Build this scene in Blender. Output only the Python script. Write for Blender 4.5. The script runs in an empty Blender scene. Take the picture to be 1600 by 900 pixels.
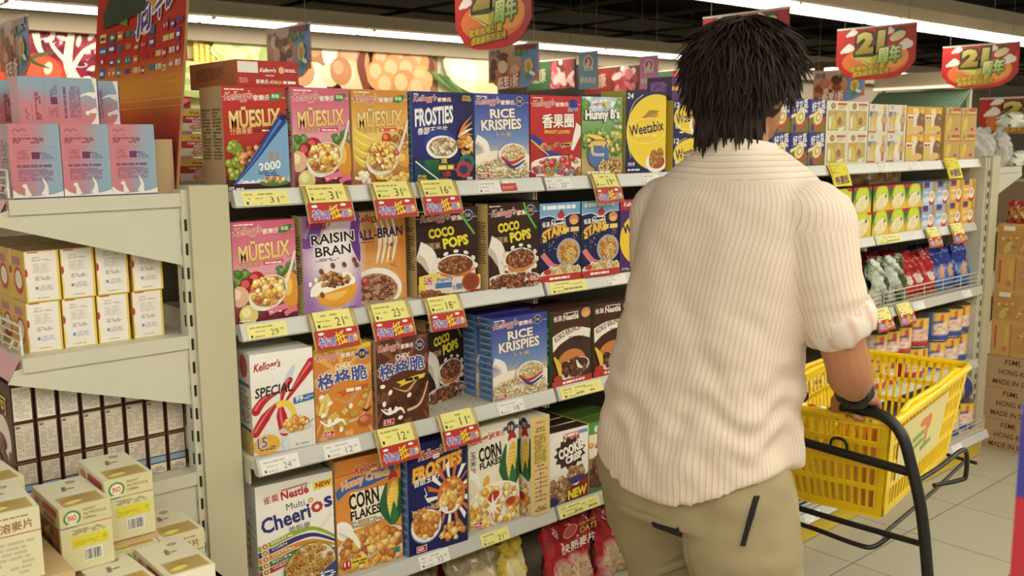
import bpy, bmesh, math, random
from mathutils import Vector, Matrix

# ------------------------------------------------------------------ camera
SC = bpy.context.scene
COL = SC.collection
cam_d = bpy.data.cameras.new('camera')
cam = bpy.data.objects.new('camera', cam_d)
COL.objects.link(cam)
SC.camera = cam
PITCH, ROLL, YAW = -0.15147, -0.00833, 0.71954
fw = Vector((math.sin(YAW)*math.cos(PITCH), math.cos(YAW)*math.cos(PITCH), math.sin(PITCH)))
rt = Vector((math.cos(YAW), -math.sin(YAW), 0))
up = rt.cross(fw)
r2 = rt*math.cos(ROLL) + up*math.sin(ROLL)
u2 = r2.cross(fw)
cam.matrix_world = Matrix(((r2.x, u2.x, -fw.x, -0.8952), (r2.y, u2.y, -fw.y, -1.9186), (r2.z, u2.z, -fw.z, 1.4778), (0, 0, 0, 1)))
cam_d.sensor_width = 36.0
cam_d.lens = 1505.1*36.0/1600.0
cam_d.clip_start = 0.05
cam_d.dof.use_dof = True
cam_d.dof.focus_distance = 2.35
cam_d.dof.aperture_fstop = 7.0

# ------------------------------------------------------------------ world, exposure
W = bpy.data.worlds.new('world')
SC.world = W
W.use_nodes = True
W.node_tree.nodes['Background'].inputs[0].default_value = (1.0, 0.95, 0.84, 1)
W.node_tree.nodes['Background'].inputs[1].default_value = 0.27
SC.view_settings.view_transform = 'Standard'
SC.view_settings.look = 'None'
SC.view_settings.exposure = 0.0
SC.view_settings.gamma = 1.0
SC.view_settings.use_curve_mapping = False
LAMP = 9.6                 # brightness of the fluorescent strips
LAMP_RGB = (1.0, 0.945, 0.79)

# ------------------------------------------------------------------ materials
def lin(c):
    return tuple((x/255/12.92) if x/255 <= 0.04045 else ((x/255+0.055)/1.055)**2.4 for x in c[:3])

def ink(c):
    g = .3*c[0]+.55*c[1]+.15*c[2]
    return lin([x*.87+g*.13 for x in c])

MATS = {}
def mat(name, c=(200,200,200), rough=0.5, metal=0.0, spec=0.4, emit=None, bump=0.0, bscale=40, vary=0.0, vscale=6, alpha=None, sheen=0):
    if name in MATS: return MATS[name]
    m = bpy.data.materials.new(name); m.use_nodes = True
    nt = m.node_tree; b = nt.nodes['Principled BSDF']
    b.inputs['Base Color'].default_value = (*lin(c), 1)
    b.inputs['Roughness'].default_value = rough
    b.inputs['Metallic'].default_value = metal
    b.inputs['Specular IOR Level'].default_value = spec
    if vary:
        tc = nt.nodes.new('ShaderNodeTexCoord'); nz = nt.nodes.new('ShaderNodeTexNoise'); nz.inputs['Scale'].default_value = vscale
        nz.inputs['Detail'].default_value = 4
        mx = nt.nodes.new('ShaderNodeMix'); mx.data_type = 'RGBA'
        mx.inputs[6].default_value = (*[x*(1-vary) for x in lin(c)], 1); mx.inputs[7].default_value = (*[min(1, x*(1+vary)) for x in lin(c)], 1)
        nt.links.new(tc.outputs['Object'], nz.inputs['Vector']); nt.links.new(nz.outputs['Fac'], mx.inputs[0]); nt.links.new(mx.outputs[2], b.inputs['Base Color'])
    if bump:
        tc2 = nt.nodes.new('ShaderNodeTexCoord'); n2 = nt.nodes.new('ShaderNodeTexNoise'); n2.inputs['Scale'].default_value = bscale
        bp = nt.nodes.new('ShaderNodeBump'); bp.inputs['Strength'].default_value = bump; bp.inputs['Distance'].default_value = 0.01
        nt.links.new(tc2.outputs['Object'], n2.inputs['Vector']); nt.links.new(n2.outputs['Fac'], bp.inputs['Height']); nt.links.new(bp.outputs['Normal'], b.inputs['Normal'])
    if emit:
        b.inputs['Emission Color'].default_value = (*emit[0], 1); b.inputs['Emission Strength'].default_value = emit[1]
    if alpha is not None: b.inputs['Alpha'].default_value = alpha
    MATS[name] = m
    return m

def ink_mat(name, rough, spec=0.35, bump=0.0, bscale=30, trans=0.0, metal=0.0):
    m = mat(name, (255,255,255), rough, metal, spec, bump=bump, bscale=bscale)
    nt = m.node_tree; a = nt.nodes.new('ShaderNodeAttribute'); a.attribute_name = 'ink'
    nt.links.new(a.outputs['Color'], nt.nodes['Principled BSDF'].inputs['Base Color'])
    return m
PRINT = ink_mat('printed_card', 0.42)
FILM = ink_mat('printed_film', 0.2, 0.6, 0.6, 22)
TIN = ink_mat('printed_tin', 0.28, 0.6)
PAINT = ink_mat('painted_surface', 0.5)
CLOTHY = ink_mat('matte_surface', 0.8, 0.2)

# ------------------------------------------------------------------ mesh builder with an ink colour per corner
class MB:
    def __init__(s): s.v = []; s.f = []; s.c = []; s.mi = []; s.k = 0; s.sm = []
    def face(s, pts, cols, mi=0, smooth=False):
        n = len(s.v); s.v += [tuple(p) for p in pts]; s.f.append(tuple(range(n, n+len(pts))))
        if not isinstance(cols[0], (tuple, list)): cols = [cols]*len(pts)
        s.c.append([ink(c) for c in cols]); s.mi.append(mi); s.sm.append(smooth)
    def grid(s, rows, col, close=False, mi=0, smooth=True, flip=False):
        """rows of points sharing vertices; col(i,j) or a colour"""
        n = len(s.v); R = len(rows); Cn = len(rows[0])
        for r in rows: s.v += [tuple(p) for p in r]
        for i in range(R-1):
            for j in range(Cn if close else Cn-1):
                j2 = (j+1) % Cn
                q = [(i,j),(i,j2),(i+1,j2),(i+1,j)]
                if flip: q.reverse()
                s.f.append(tuple(n+a*Cn+b for a, b in q))
                s.c.append([ink(col(a, b)) if callable(col) else ink(col) for a, b in q]); s.mi.append(mi); s.sm.append(smooth)
    def box(s, x0, x1, y0, y1, z0, z1, c, mi=0, **kw):
        """colour per side: front(-y) back top bottom left(-x) right"""
        g = lambda k: kw.get(k, c)
        P = lambda a, b, d: ((x0, x1)[a], (y0, y1)[b], (z0, z1)[d])
        s.face([P(0,0,0),P(1,0,0),P(1,0,1),P(0,0,1)], g('front'), mi); s.face([P(1,1,0),P(0,1,0),P(0,1,1),P(1,1,1)], g('back'), mi)
        s.face([P(0,0,1),P(1,0,1),P(1,1,1),P(0,1,1)], g('top'), mi); s.face([P(0,1,0),P(1,1,0),P(1,0,0),P(0,0,0)], g('bottom'), mi)
        s.face([P(0,1,0),P(0,0,0),P(0,0,1),P(0,1,1)], g('left'), mi); s.face([P(1,0,0),P(1,1,0),P(1,1,1),P(1,0,1)], g('right'), mi)
    def tube(s, pts, r, c, n=8, mi=0, cap=True, closed=False):
        pts = [Vector(p) for p in pts]; rows = []; m = len(pts)
        ref = None
        for i, p in enumerate(pts):
            if closed: t = (pts[(i+1) % m]-pts[i-1]).normalized()
            else: t = (pts[min(i+1, m-1)]-pts[max(i-1, 0)]).normalized()
            if ref is None: ref = Vector((0,0,1)) if abs(t.z) < 0.9 else Vector((1,0,0))
            a = (ref - t*ref.dot(t)).normalized(); b = t.cross(a); ref = a
            rr = r[i] if isinstance(r, (list, tuple)) else r
            rows.append([p + (a*math.cos(2*math.pi*k/n)+b*math.sin(2*math.pi*k/n))*rr for k in range(n)])
        if closed: rows.append(rows[0])
        s.grid(rows, c, True, mi, flip=False)
        if cap and not closed:
            s.face(list(reversed(rows[0])), c, mi); s.face(rows[-1], c, mi)
    def lathe(s, prof, c, n=24, mi=0, o=(0,0,0)):
        """profile (r,z) upward, col(i,j) or colour"""
        rows = [[(o[0]+r*math.cos(2*math.pi*k/n), o[1]+r*math.sin(2*math.pi*k/n), o[2]+z) for k in range(n)] for r, z in prof]
        s.grid(rows, c, True, mi)
    def mesh(s, name, mats):
        me = bpy.data.meshes.new(name); me.from_pydata(s.v, [], s.f); 
        at = me.color_attributes.new('ink', 'FLOAT_COLOR', 'CORNER')
        flat = []
        for cs in s.c:
            for c in cs: flat += [c[0], c[1], c[2], 1.0]
        at.data.foreach_set('color', flat)
        for m in (mats if isinstance(mats, (list, tuple)) else [mats]): me.materials.append(m)
        me.polygons.foreach_set('material_index', s.mi); me.polygons.foreach_set('use_smooth', s.sm)
        me.update()
        return me
    def obj(s, name, mats, parent=None, loc=(0,0,0), rz=0):
        o = bpy.data.objects.new(name, s.mesh(name, mats)); COL.objects.link(o); o.location = loc; o.rotation_euler = (0,0,rz)
        if parent: o.parent = parent
        return o

def tag(o, label, cat, group=None):
    o['label'] = label; o['category'] = cat
    if group: o['group'] = group
    return o
def thing(name, label, cat, loc=(0,0,0), rz=0, group=None):
    o = bpy.data.objects.new(name, None); COL.objects.link(o); o.location = loc; o.rotation_euler = (0,0,rz); o.empty_display_size = 0.05
    return tag(o, label, cat, group)
def struct(o):
    o['kind'] = 'structure'; return o
def copy_thing(o, loc, rz, label, group=None):
    c = o.copy(); COL.objects.link(c); c.location = loc; c.rotation_euler = (0,0,rz); c['label'] = label
    if group: c['group'] = group
    for ch in o.children:
        d = ch.copy(); COL.objects.link(d); d.parent = c
        for g in ch.children:
            e = g.copy(); COL.objects.link(e); e.parent = d
    return c

# ------------------------------------------------------------------ flat printed art
GLY = {}
def glyphs(s, off, res=2):
    k = (s, off, res)
    if k in GLY: return GLY[k]
    cu = bpy.data.curves.new('lettering', 'FONT'); cu.body = s; cu.offset = off; cu.resolution_u = res
    ob = bpy.data.objects.new('lettering', cu); COL.objects.link(ob)
    dg = bpy.context.evaluated_depsgraph_get(); dg.update()
    me = bpy.data.meshes.new_from_object(ob.evaluated_get(dg))
    V = [(v.co.x, v.co.y) for v in me.vertices]; F = [tuple(p.vertices) for p in me.polygons]
    bpy.data.objects.remove(ob); bpy.data.curves.remove(cu); bpy.data.meshes.remove(me)
    xs = [v[0] for v in V] or [0, 1]; ys = [v[1] for v in V] or [0, 1]
    GLY[k] = (V, F, (min(xs), min(ys), max(xs), max(ys)))
    return GLY[k]

class Art:
    """drawing on a face: origin o, axes u (right) and v (up), unit length w; every call lies a hair above the last"""
    STEP = 0.00004
    def __init__(s, mb, o, u, v, w, mi=0, seed=1, H=1.5):
        s.m = mb; s.o = Vector(o); s.u = Vector(u).normalized(); s.v = Vector(v).normalized(); s.n = s.u.cross(s.v); s.w = w; s.mi = mi; s.k = 1
        s.rnd = random.Random(seed); s.H = H; s.clip = True; s.ys = 1.0
    def P(s, x, y, k): 
        if s.clip: x = min(max(x, 0), 1); y = min(max(y, 0), s.H)
        return s.o + s.u*(x*s.w) + s.v*(y*s.ys*s.w) + s.n*(s.STEP*k)
    def poly(s, pts, c, up=1):
        s.k += up; s.m.face([s.P(x, y, s.k) for x, y in pts], c, s.mi)
    def rect(s, x, y, w, h, c, rot=0):
        if rot:
            a = math.radians(rot); ca, sa = math.cos(a), math.sin(a); cx, cy = x+w/2, y+h/2
            s.poly([(cx+dx*ca-dy*sa, cy+dx*sa+dy*ca) for dx, dy in ((-w/2,-h/2),(w/2,-h/2),(w/2,h/2),(-w/2,h/2))], c)
        else: s.poly([(x,y),(x+w,y),(x+w,y+h),(x,y+h)], c)
    def grad(s, x, y, w, h, fn, nx=6, ny=8):
        s.k += 1
        for i in range(nx):
            for j in range(ny):
                q = [(x+w*(i+a)/nx, y+h*(j+b)/ny) for a, b in ((0,0),(1,0),(1,1),(0,1))]
                s.m.face([s.P(px, py, s.k) for px, py in q], [fn((px-x)/w, (py-y)/h) for px, py in q], s.mi)
    def ell(s, cx, cy, rx, ry, c, rot=0, n=20, a0=0, a1=360, up=1):
        a = math.radians(rot); ca, sa = math.cos(a), math.sin(a); full = abs(a1-a0) >= 360
        ts = [math.radians(a0+(a1-a0)*i/(n if full else n-1)) for i in range(n)]
        s.poly([(cx+rx*math.cos(t)*ca-ry*math.sin(t)*sa, cy+rx*math.cos(t)*sa+ry*math.sin(t)*ca) for t in ts], c, up)
    def ball(s, cx, cy, r, c, hi, ry=None):
        ry = ry or r
        s.ell(cx, cy, r, ry, c, n=14, up=0.4); s.ell(cx-r*.25, cy+ry*.25, r*.5, ry*.5, hi, n=10, up=0.4)
    def stroke(s, pts, w, c, n=10, up=1):
        """smooth band through the points; w a width or (start, end)"""
        P = [Vector((*p, 0)) for p in pts]; out = []
        for i in range(len(P)-1):
            p0 = P[max(i-1,0)]; p1 = P[i]; p2 = P[i+1]; p3 = P[min(i+2, len(P)-1)]
            for k in range(n):
                t = k/n; out.append(0.5*((2*p1)+(p2-p0)*t+(2*p0-5*p1+4*p2-p3)*t*t+(3*p1-p0-3*p2+p3)*t**3))
        out.append(P[-1]); m = len(out); s.k += up; L = []; R = []
        for i, p in enumerate(out):
            d = (out[min(i+1,m-1)]-out[max(i-1,0)]).normalized(); nn = Vector((-d.y, d.x, 0))
            t = i/(m-1); ww = w if not isinstance(w, (tuple, list)) else (w[0]+(w[1]-w[0])*t if len(w) == 2 else (w[0]+(w[1]-w[0])*2*t if t < .5 else w[1]+(w[2]-w[1])*(2*t-1)))
            L.append(p+nn*ww/2); R.append(p-nn*ww/2)
        for i in range(m-1):
            s.m.face([s.P(q.x, q.y, s.k) for q in (R[i], R[i+1], L[i+1], L[i])], c, s.mi)
    def text(s, t, cx, cy, w, h, c, bold=0.0, sh=0.0, rot=0, out=None, arc=0.0, c2=None, res=2):
        """lettering fitted to w x h about (cx,cy); out=(colour, width) adds a border; arc bends it upward"""
        cjk = any(ord(ch) > 0x2e80 for ch in t)
        a = math.radians(rot); ca, sa = math.cos(a), math.sin(a)
        gb = 0 if cjk else bold
        b = glyphs(t, gb, res)[2]; bw = max(b[2]-b[0], 1e-6); bh = max(b[3]-b[1], 1e-6)
        def put(V, F, col, col2=None, dx=0, dy=0):
            s.k += 1 if dx == dy == 0 else .2
            Q = []
            for x, y in V:
                X = ((x-b[0])/bw-.5)*w; Y = ((y-b[1])/bh-.5)*h; X += sh*Y+dx; Y += arc*(1-(2*X/w)**2)+dy
                Q.append((cx+X*ca-Y*sa, cy+X*sa+Y*ca, (y-b[1])/bh))
            for f in F:
                cc = col if col2 is None else [tuple(col[i]+(col2[i]-col[i])*max(0, min(1, 1-Q[j][2])) for i in range(3)) for j in f]
                s.m.face([s.P(Q[j][0], Q[j][1], s.k) for j in f], cc, s.mi)
        if cjk:                       # strokes are thickened by shifted copies
            V, F, _ = glyphs(t, 0, res); e = h*.75
            if out:
                for q in range(8): put(V, F, out[0], None, e*(bold+out[1])*math.cos(q*.7854), e*(bold+out[1])*math.sin(q*.7854))
            if bold > .008:
                for q in range(4): put(V, F, c, c2, e*bold*math.cos(.785+q*1.5708), e*bold*math.sin(.785+q*1.5708))
            put(V, F, c, c2); return
        if out:
            V, F, _ = glyphs(t, bold+out[1], res); put(V, F, out[0])
        V, F, _ = glyphs(t, bold, res); put(V, F, c, c2)
    def micro(s, x, y, w, h, rows, c, fill=0.6, dense=0.8):
        """rows of print too small to read"""
        s.k += 1; rh = h/rows
        for r in range(rows):
            px = x; yy = y+h-(r+1)*rh
            while px < x+w*(0.75+0.25*s.rnd.random()):
                l = rh*s.rnd.uniform(.8, 3.0)
                l = min(l, x+w-px)
                if l <= 0: break
                if s.rnd.random() < dense: s.m.face([s.P(*q, s.k) for q in ((px,yy),(px+l,yy),(px+l,yy+rh*fill),(px,yy+rh*fill))], c, s.mi)
                px += l+rh*.35
    def flakes(s, cx, cy, rx, ry, n, size, cols, sq=1.0, shape='flake', rot=0):
        for i in range(n):
            t = s.rnd.uniform(0, 6.283); q = math.sqrt(s.rnd.random()); x = cx+rx*q*math.cos(t); y = cy+ry*q*math.sin(t)
            if not (0.01 < x < .99 and 0.01 < y < s.H-.01): continue
            c = s.rnd.choice(cols); z = size*s.rnd.uniform(.7, 1.25); hi = tuple(min(255, int(v*1.12+14)) for v in c); dk = tuple(int(v*.72) for v in c)
            a0 = s.rnd.uniform(0, 6.28)
            if shape == 'ring':
                s.ell(x, y, z, z*sq, dk, n=12, up=.3); s.ell(x, y+z*.08, z*.92, z*.88*sq, c, n=12, up=.3); s.ell(x, y, z*.36, z*.34*sq, tuple(int(v*.55) for v in c), n=8, up=.3)
            elif shape == 'ball':
                s.ell(x, y, z, z*sq, dk, n=10, up=.3); s.ell(x-.1*z, y+.12*z, z*.8, z*.78*sq, c, n=10, up=.3); s.ell(x-.3*z, y+.35*z, z*.28, z*.22, hi, n=7, up=.3)
            elif shape == 'stick':
                s.stroke([(x-z*math.cos(a0), y-z*math.sin(a0)*.6), (x+.2*z, y+.2*z), (x+z*math.cos(a0), y+z*math.sin(a0)*.6)], z*.34, c, n=3, up=.3)
            else:
                k = s.rnd.randint(5, 7); p = [(x+z*s.rnd.uniform(.65, 1.15)*math.cos(a0+6.283*j/k), y+z*sq*s.rnd.uniform(.55, 1.1)*math.sin(a0+6.283*j/k)) for j in range(k)]
                s.poly([(px+.08*z, py-.14*z) for px, py in p], dk, .3); s.poly(p, c, .3)
                s.poly([(x+(px-x)*.5-.1*z, y+(py-y)*.5+.14*z) for px, py in p], hi, .3)
    def logo_k(s, x, y, w, c=(196,24,34), o=(255,250,240), cn=True, line=True, rot=0):
        if line: s.rect(0, y-.004, 1, .008, (250,225,215))
        s.text("Kellogg's", x+w*.5, y, w, w*.36, c, .010, .28, 4, (o, .035))
        if cn: s.text('家樂氏', x+w*1.36, y-.005, w*.62, w*.2, o, .03, 0, 2, (c, .04))
    def logo_n(s, x, y, w, c, rot=0, cn=True):
        if cn: s.text('雀巢', x+w*.17, y, w*.33, w*.17, c, .02, 0, rot)
        s.text('Nestlé', x+w*.68, y+w*.5*math.sin(math.radians(rot)), w*.6, w*.2, c, .035, 0, rot)
        s.rect(x+w*.4, y+w*.115+w*.5*math.sin(math.radians(rot)), w*.57, w*.025, c, rot)
    def medal(s, x, y, r):
        s.ell(x, y, r, r*1.15, (190,200,225)); s.ell(x, y, r*.85, r, (40,60,120)); s.rect(x-r*1.5, y-r*.28, r*3, r*.56, (60,85,150)); s.ell(x, y, r*.62, r*.75, (30,40,95))
        s.text('10', x, y, r*.95, r*.85, (250,200,50), .03)
    def grams(s, t, x, y, w):
        s.rect(x, y, w, w*.5, (250,240,230)); s.rect(x+.008, y+.008, w-.016, w*.5-.016, (205,35,40)); s.text(t, x+w*.4, y+w*.25, w*.6, w*.26, (255,250,245), .02); s.micro(x+w*.76, y+w*.12, w*.18, w*.12, 1, (255,240,235))

def carton(name, w, h, d, art, c, seed=1, **sides):
    """a printed folding carton standing on its base, front at local -y; art(A) prints the front"""
    mb = MB(); mb.box(-w/2, w/2, -d/2, d/2, 0, h, c, **sides)
    if art:
        A = Art(mb, (-w/2, -d/2, 0), (1,0,0), (0,0,1), w, 0, seed, h/w)
        if 1.12 < h/w < 1.7: A.H = 1.5; A.ys = h/w/1.5      # designs are drawn on a 2:3 sheet
        art(A)
    t = sides.get('top', c); dk = tuple(int(v*.6) for v in t)
    A = Art(mb, (-w/2, -d/2, h), (1,0,0), (0,1,0), w, 0, seed, d/w)      # closing flap of the lid
    A.rect(0, d/w*.62, 1, .008, dk); A.rect(.35, d/w*.40, .3, .006, dk)
    sc = sides.get('left', c)
    for sgn in (-1, 1):
        S = Art(mb, (sgn*w/2, d/2 if sgn < 0 else -d/2, 0), (0, 1 if sgn > 0 else -1, 0), (0,0,1), d, 0, seed, h/d)
        fn = sides.get('side_art')
        if fn: fn(S)
        else: S.micro(.14, h/d*.3, .7, h/d*.5, 16, tuple(int(v*.55) for v in sc) if sum(sc) > 300 else tuple(min(255, int(v*1.8+40)) for v in sc))
    return mb.mesh(name, PRINT)
def place(mesh, name, loc, rz, label, cat='cereal box', group=None):
    o = bpy.data.objects.new(name, mesh); COL.objects.link(o); o.location = loc; o.rotation_euler = (0,0,math.radians(rz))
    return tag(o, label, cat, group)

# ------------------------------------------------------------------ the room
STEEL = mat('shelf_enamel', (206,203,184), 0.42, 0.0, 0.4, vary=0.05, vscale=9)
POST = mat('post_enamel', (196,190,160), 0.5, 0.0, 0.35, vary=0.05, vscale=7)
DARK = mat('dark_slot', (38,36,32), 0.8)
RAIL = mat('price_rail_plastic', (200,200,194), 0.22, 0.0, 0.6)
YKICK = mat('yellow_kick_plate', (206,176,52), 0.5)
WIRE = mat('white_wire', (216,212,194), 0.35, 0.1, 0.5)
B = 0.9
SX0, SX1 = 0.0, 3.62
SHELF_Z = [1.3777, 1.0895, 0.7989, 0.4546, 0.1325]
SHELF_Y = [0.0, 0.0, -0.046, -0.048, -0.115]

def floor_mat():
    m = mat('floor_tiles', (206,196,165), 0.28, 0, 0.5); nt = m.node_tree; b = nt.nodes['Principled BSDF']
    tc = nt.nodes.new('ShaderNodeTexCoord'); mp = nt.nodes.new('ShaderNodeMapping'); br = nt.nodes.new('ShaderNodeTexBrick')
    mp.inputs['Location'].default_value = (-2.1117, 0.295, 0)
    br.offset = 0; br.inputs['Scale'].default_value = 1; br.inputs['Brick Width'].default_value = 0.406; br.inputs['Row Height'].default_value = 0.406
    br.inputs['Mortar Size'].default_value = 0.0022; br.inputs['Color1'].default_value = (*lin((190,184,162)), 1); br.inputs['Color2'].default_value = (*lin((183,176,153)), 1); br.inputs['Mortar'].default_value = (*lin((92,80,62)), 1)
    nt.links.new(tc.outputs['Object'], mp.inputs['Vector']); nt.links.new(mp.outputs['Vector'], br.inputs['Vector'])
    nz = nt.nodes.new('ShaderNodeTexNoise'); nz.inputs['Scale'].default_value = 160
    mx = nt.nodes.new('ShaderNodeMix'); mx.data_type = 'RGBA'; mx.blend_type = 'MULTIPLY'; mx.inputs[0].default_value = 0.12
    nt.links.new(tc.outputs['Object'], nz.inputs['Vector']); nt.links.new(br.outputs['Color'], mx.inputs[6]); nt.links.new(nz.outputs['Color'], mx.inputs[7])
    nt.links.new(mx.outputs[2], b.inputs['Base Color'])
    return m
mb = MB(); mb.face([(-9,-9,0),(22,-9,0),(22,6.2,0),(-9,6.2,0)], (200,190,160)); struct(mb.obj('floor', floor_mat()))
BLACK = mat('ceiling_black', (9,9,9), 0.9, 0, 0.1)
mb = MB(); mb.face([(-9,6.2,2.95),(22,6.2,2.95),(22,-9,2.95),(-9,-9,2.95)], (20,20,20)); struct(mb.obj('ceiling', BLACK))
mb = MB()
for k in range(24): x = -5+k*1.05; mb.box(x, x+.014, -6, 6.1, 2.66, 2.69, (60,50,40))
for k in range(12): y = -6+k*1.05; mb.box(-6, 20, y, y+.014, 2.66, 2.69, (60,50,40))
struct(mb.obj('trim_1', mat('ceiling_bar', (38,33,29), 0.8)))
mb = MB(); mb.box(-9, 22, 6.2, 6.32, 0, 2.95, (150,138,118)); struct(mb.obj('wall_back', mat('back_wall_paint', (150,138,120), 0.8)))
mb = MB(); mb.box(-9, 22, 6.06, 6.2, 2.335, 2.47, (150,138,118)); struct(mb.obj('trim_2', mat('soffit_board', (168,152,130), 0.7)))

# the fluorescent troughs along the aisles
GLOW = mat('fluorescent_louvre', (255,255,255), 0.5, emit=(LAMP_RGB, LAMP))
TROUGH = mat('light_trough', (186,174,150), 0.5)
def light_row(y0, y1, x0, x1, z, label, body):
    t = thing('ceiling_light', label, 'light', ((x0+x1)/2, (y0+y1)/2, z))
    cx, cy = (x0+x1)/2, (y0+y1)/2
    mb = MB(); L = x1-x0
    mb.box(-L/2, L/2, y0-body-cy, y1+.05-cy, .012, .12, (186,174,150)); mb.obj('trough', TROUGH, t)
    m2 = MB(); m3 = MB(); x = -L/2+.04
    while x < L/2-.2:
        x2 = min(x+1.46, L/2-.04)
        m2.box(x, x2, y0-cy, y1-cy, .004, .011, (255,255,255)); 
        m4 = MB(); m4.box(x2, x2+.035, y0-cy, y1-cy, .0, .011, (150,140,125)); m4.obj('end_bracket', TROUGH, t)
        x = x2+.04
    m2.obj('diffuser', GLOW, t)
light_row(2.16, 2.50, -8.0, 17.0, 2.45, 'long fluorescent light strip under the black ceiling at upper right', .40)
light_row(5.52, 5.84, -8.0, 17.0, 2.45, 'long fluorescent light strip running above the vegetable mural', .16)
light_row(-1.70, -1.48, -8.0, 12.0, 2.62, 'fluorescent light strip above the cereal aisle', .10)
light_row(-3.5, -2.7, -8.0, 12.0, 2.62, 'unseen fluorescent light strip added behind the camera to light the shelf fronts', .10)  # added out of view, wide and close, for frontal light on the shelves

# ------------------------------------------------------------------ the gondola
gond = t = thing('gondola', 'pale metal shop gondola with slotted posts and yellow kick plate', 'shelving', (1.8, .45, 0))
o = (-1.8, -.45, 0)
def off(mb): return mb
mb = MB(); mb.box(-1.8, 1.84, -.015, .015, .1, 1.36, (190,185,165)); mb.obj('back_panel', mat('back_panel', (150,146,130), 0.6), t)
mb = MB(); mb.box(-1.8, 1.82, -.535, -.52, .005, .088, (206,176,52)); mb.obj('kick_plate', YKICK, t)
for k in range(1, 4):
    mb = MB(); mb.box(-1.8+k*B-.02, -1.8+k*B+.02, -.03, .03, 0, 1.36, (160,156,140)); mb.obj('upright', POST, t)
def post(x0, x1, y, label, slots_side):
    t = thing('end_post', label, 'post', ((x0+x1)/2, y, 0))
    w = x1-x0
    mb = MB(); mb.box(-w/2, w/2, 0, .055, 0, 1.392, (190,185,160)); p = mb.obj('post_cover', POST, t)
    bv = p.modifiers.new('bevel', 'BEVEL'); bv.width = .006; bv.segments = 2
    mb = MB(); xa = -w/2-.014 if slots_side < 0 else w/2
    mb.box(xa, xa+.014, .012, .05, 0, 1.385, (160,155,138))
    for k in range(26):
        z = .05+k*.05; g = .0025 if x0 > 3 else 0
        mb.box(xa+.0045-g, xa+.0095+g, .0108, .014, z, z+.024+g, (30,30,28), 1); mb.box(xa-.001, xa+.001, .02, .026+2*g, z, z+.024+g, (30,30,28), 1)
    mb.obj('slotted_upright', [STEEL, DARK], t)
post(-.088, -.004, 0.0, 'wide cream end post between the stepped side shelves and the cereal boxes', -1)
post(3.672, 3.752, -.04, 'cream slotted end post at the far end of the cereal shelves', -1)
mb = MB(); mb.box(1.845, 1.857, -.47, .45, .02, 1.385, (200,196,176)); mb.obj('end_panel', STEEL, gond)

BAYN = ['nearest', 'second', 'third', 'farthest']
LEVN = ['top', 'second', 'third', 'fourth', 'bottom']
def shelf(x0, x1, y0, y1, z, label, name='gondola_shelf'):
    cx = (x0+x1)/2; t = thing(name, label, 'shelf', (cx, y0, z)); L = x1-x0; d = y1-y0
    mb = MB(); mb.box(-L/2, L/2, .012, d, -.022, -.001, (206,203,184))
    mb.box(-L/2, -L/2+.004, .03, d, -.06, -.022, (206,203,184)); mb.box(L/2-.004, L/2, .03, d, -.06, -.022, (206,203,184))
    A = Art(mb, (-L/2, 0, -.001), (1,0,0), (0,1,0), 1.0, 1, 3, d); A.clip = False
    A.k = 4
    for i in range(int(L/.03)):
        for j in range(2): A.ell(.015+i*.03, .05+j*.02, .0025, .0025, (60,58,52), n=6, up=.01)
    mb.obj('shelf_panel', [STEEL, DARK], t)
    mb = MB(); pr = [(.012, -.001), (.004, .003), (0, .002), (-.0135, -.031), (-.0115, -.035), (.006, -.0345), (.012, -.028)]
    e = .003
    rows = [[(-L/2+e, y, z_) for y, z_ in pr], [(L/2-e, y, z_) for y, z_ in pr]]
    mb.grid(rows, (214,214,208), True, 0, False, flip=True); mb.face(rows[0], (200,198,188)); mb.face(list(reversed(rows[1])), (200,198,188))
    mb.obj('price_rail', RAIL, t)
    return t
for b in range(4):
    for l in range(5):
        x0, x1 = b*B, (b+1)*B
        if b == 3: x1 = 3.62
        shelf(x0+.003, x1-.003, SHELF_Y[l], .88 if l == 0 else .43, SHELF_Z[l], f'{LEVN[l]} grey metal shelf of the {BAYN[b]} bay')

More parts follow.
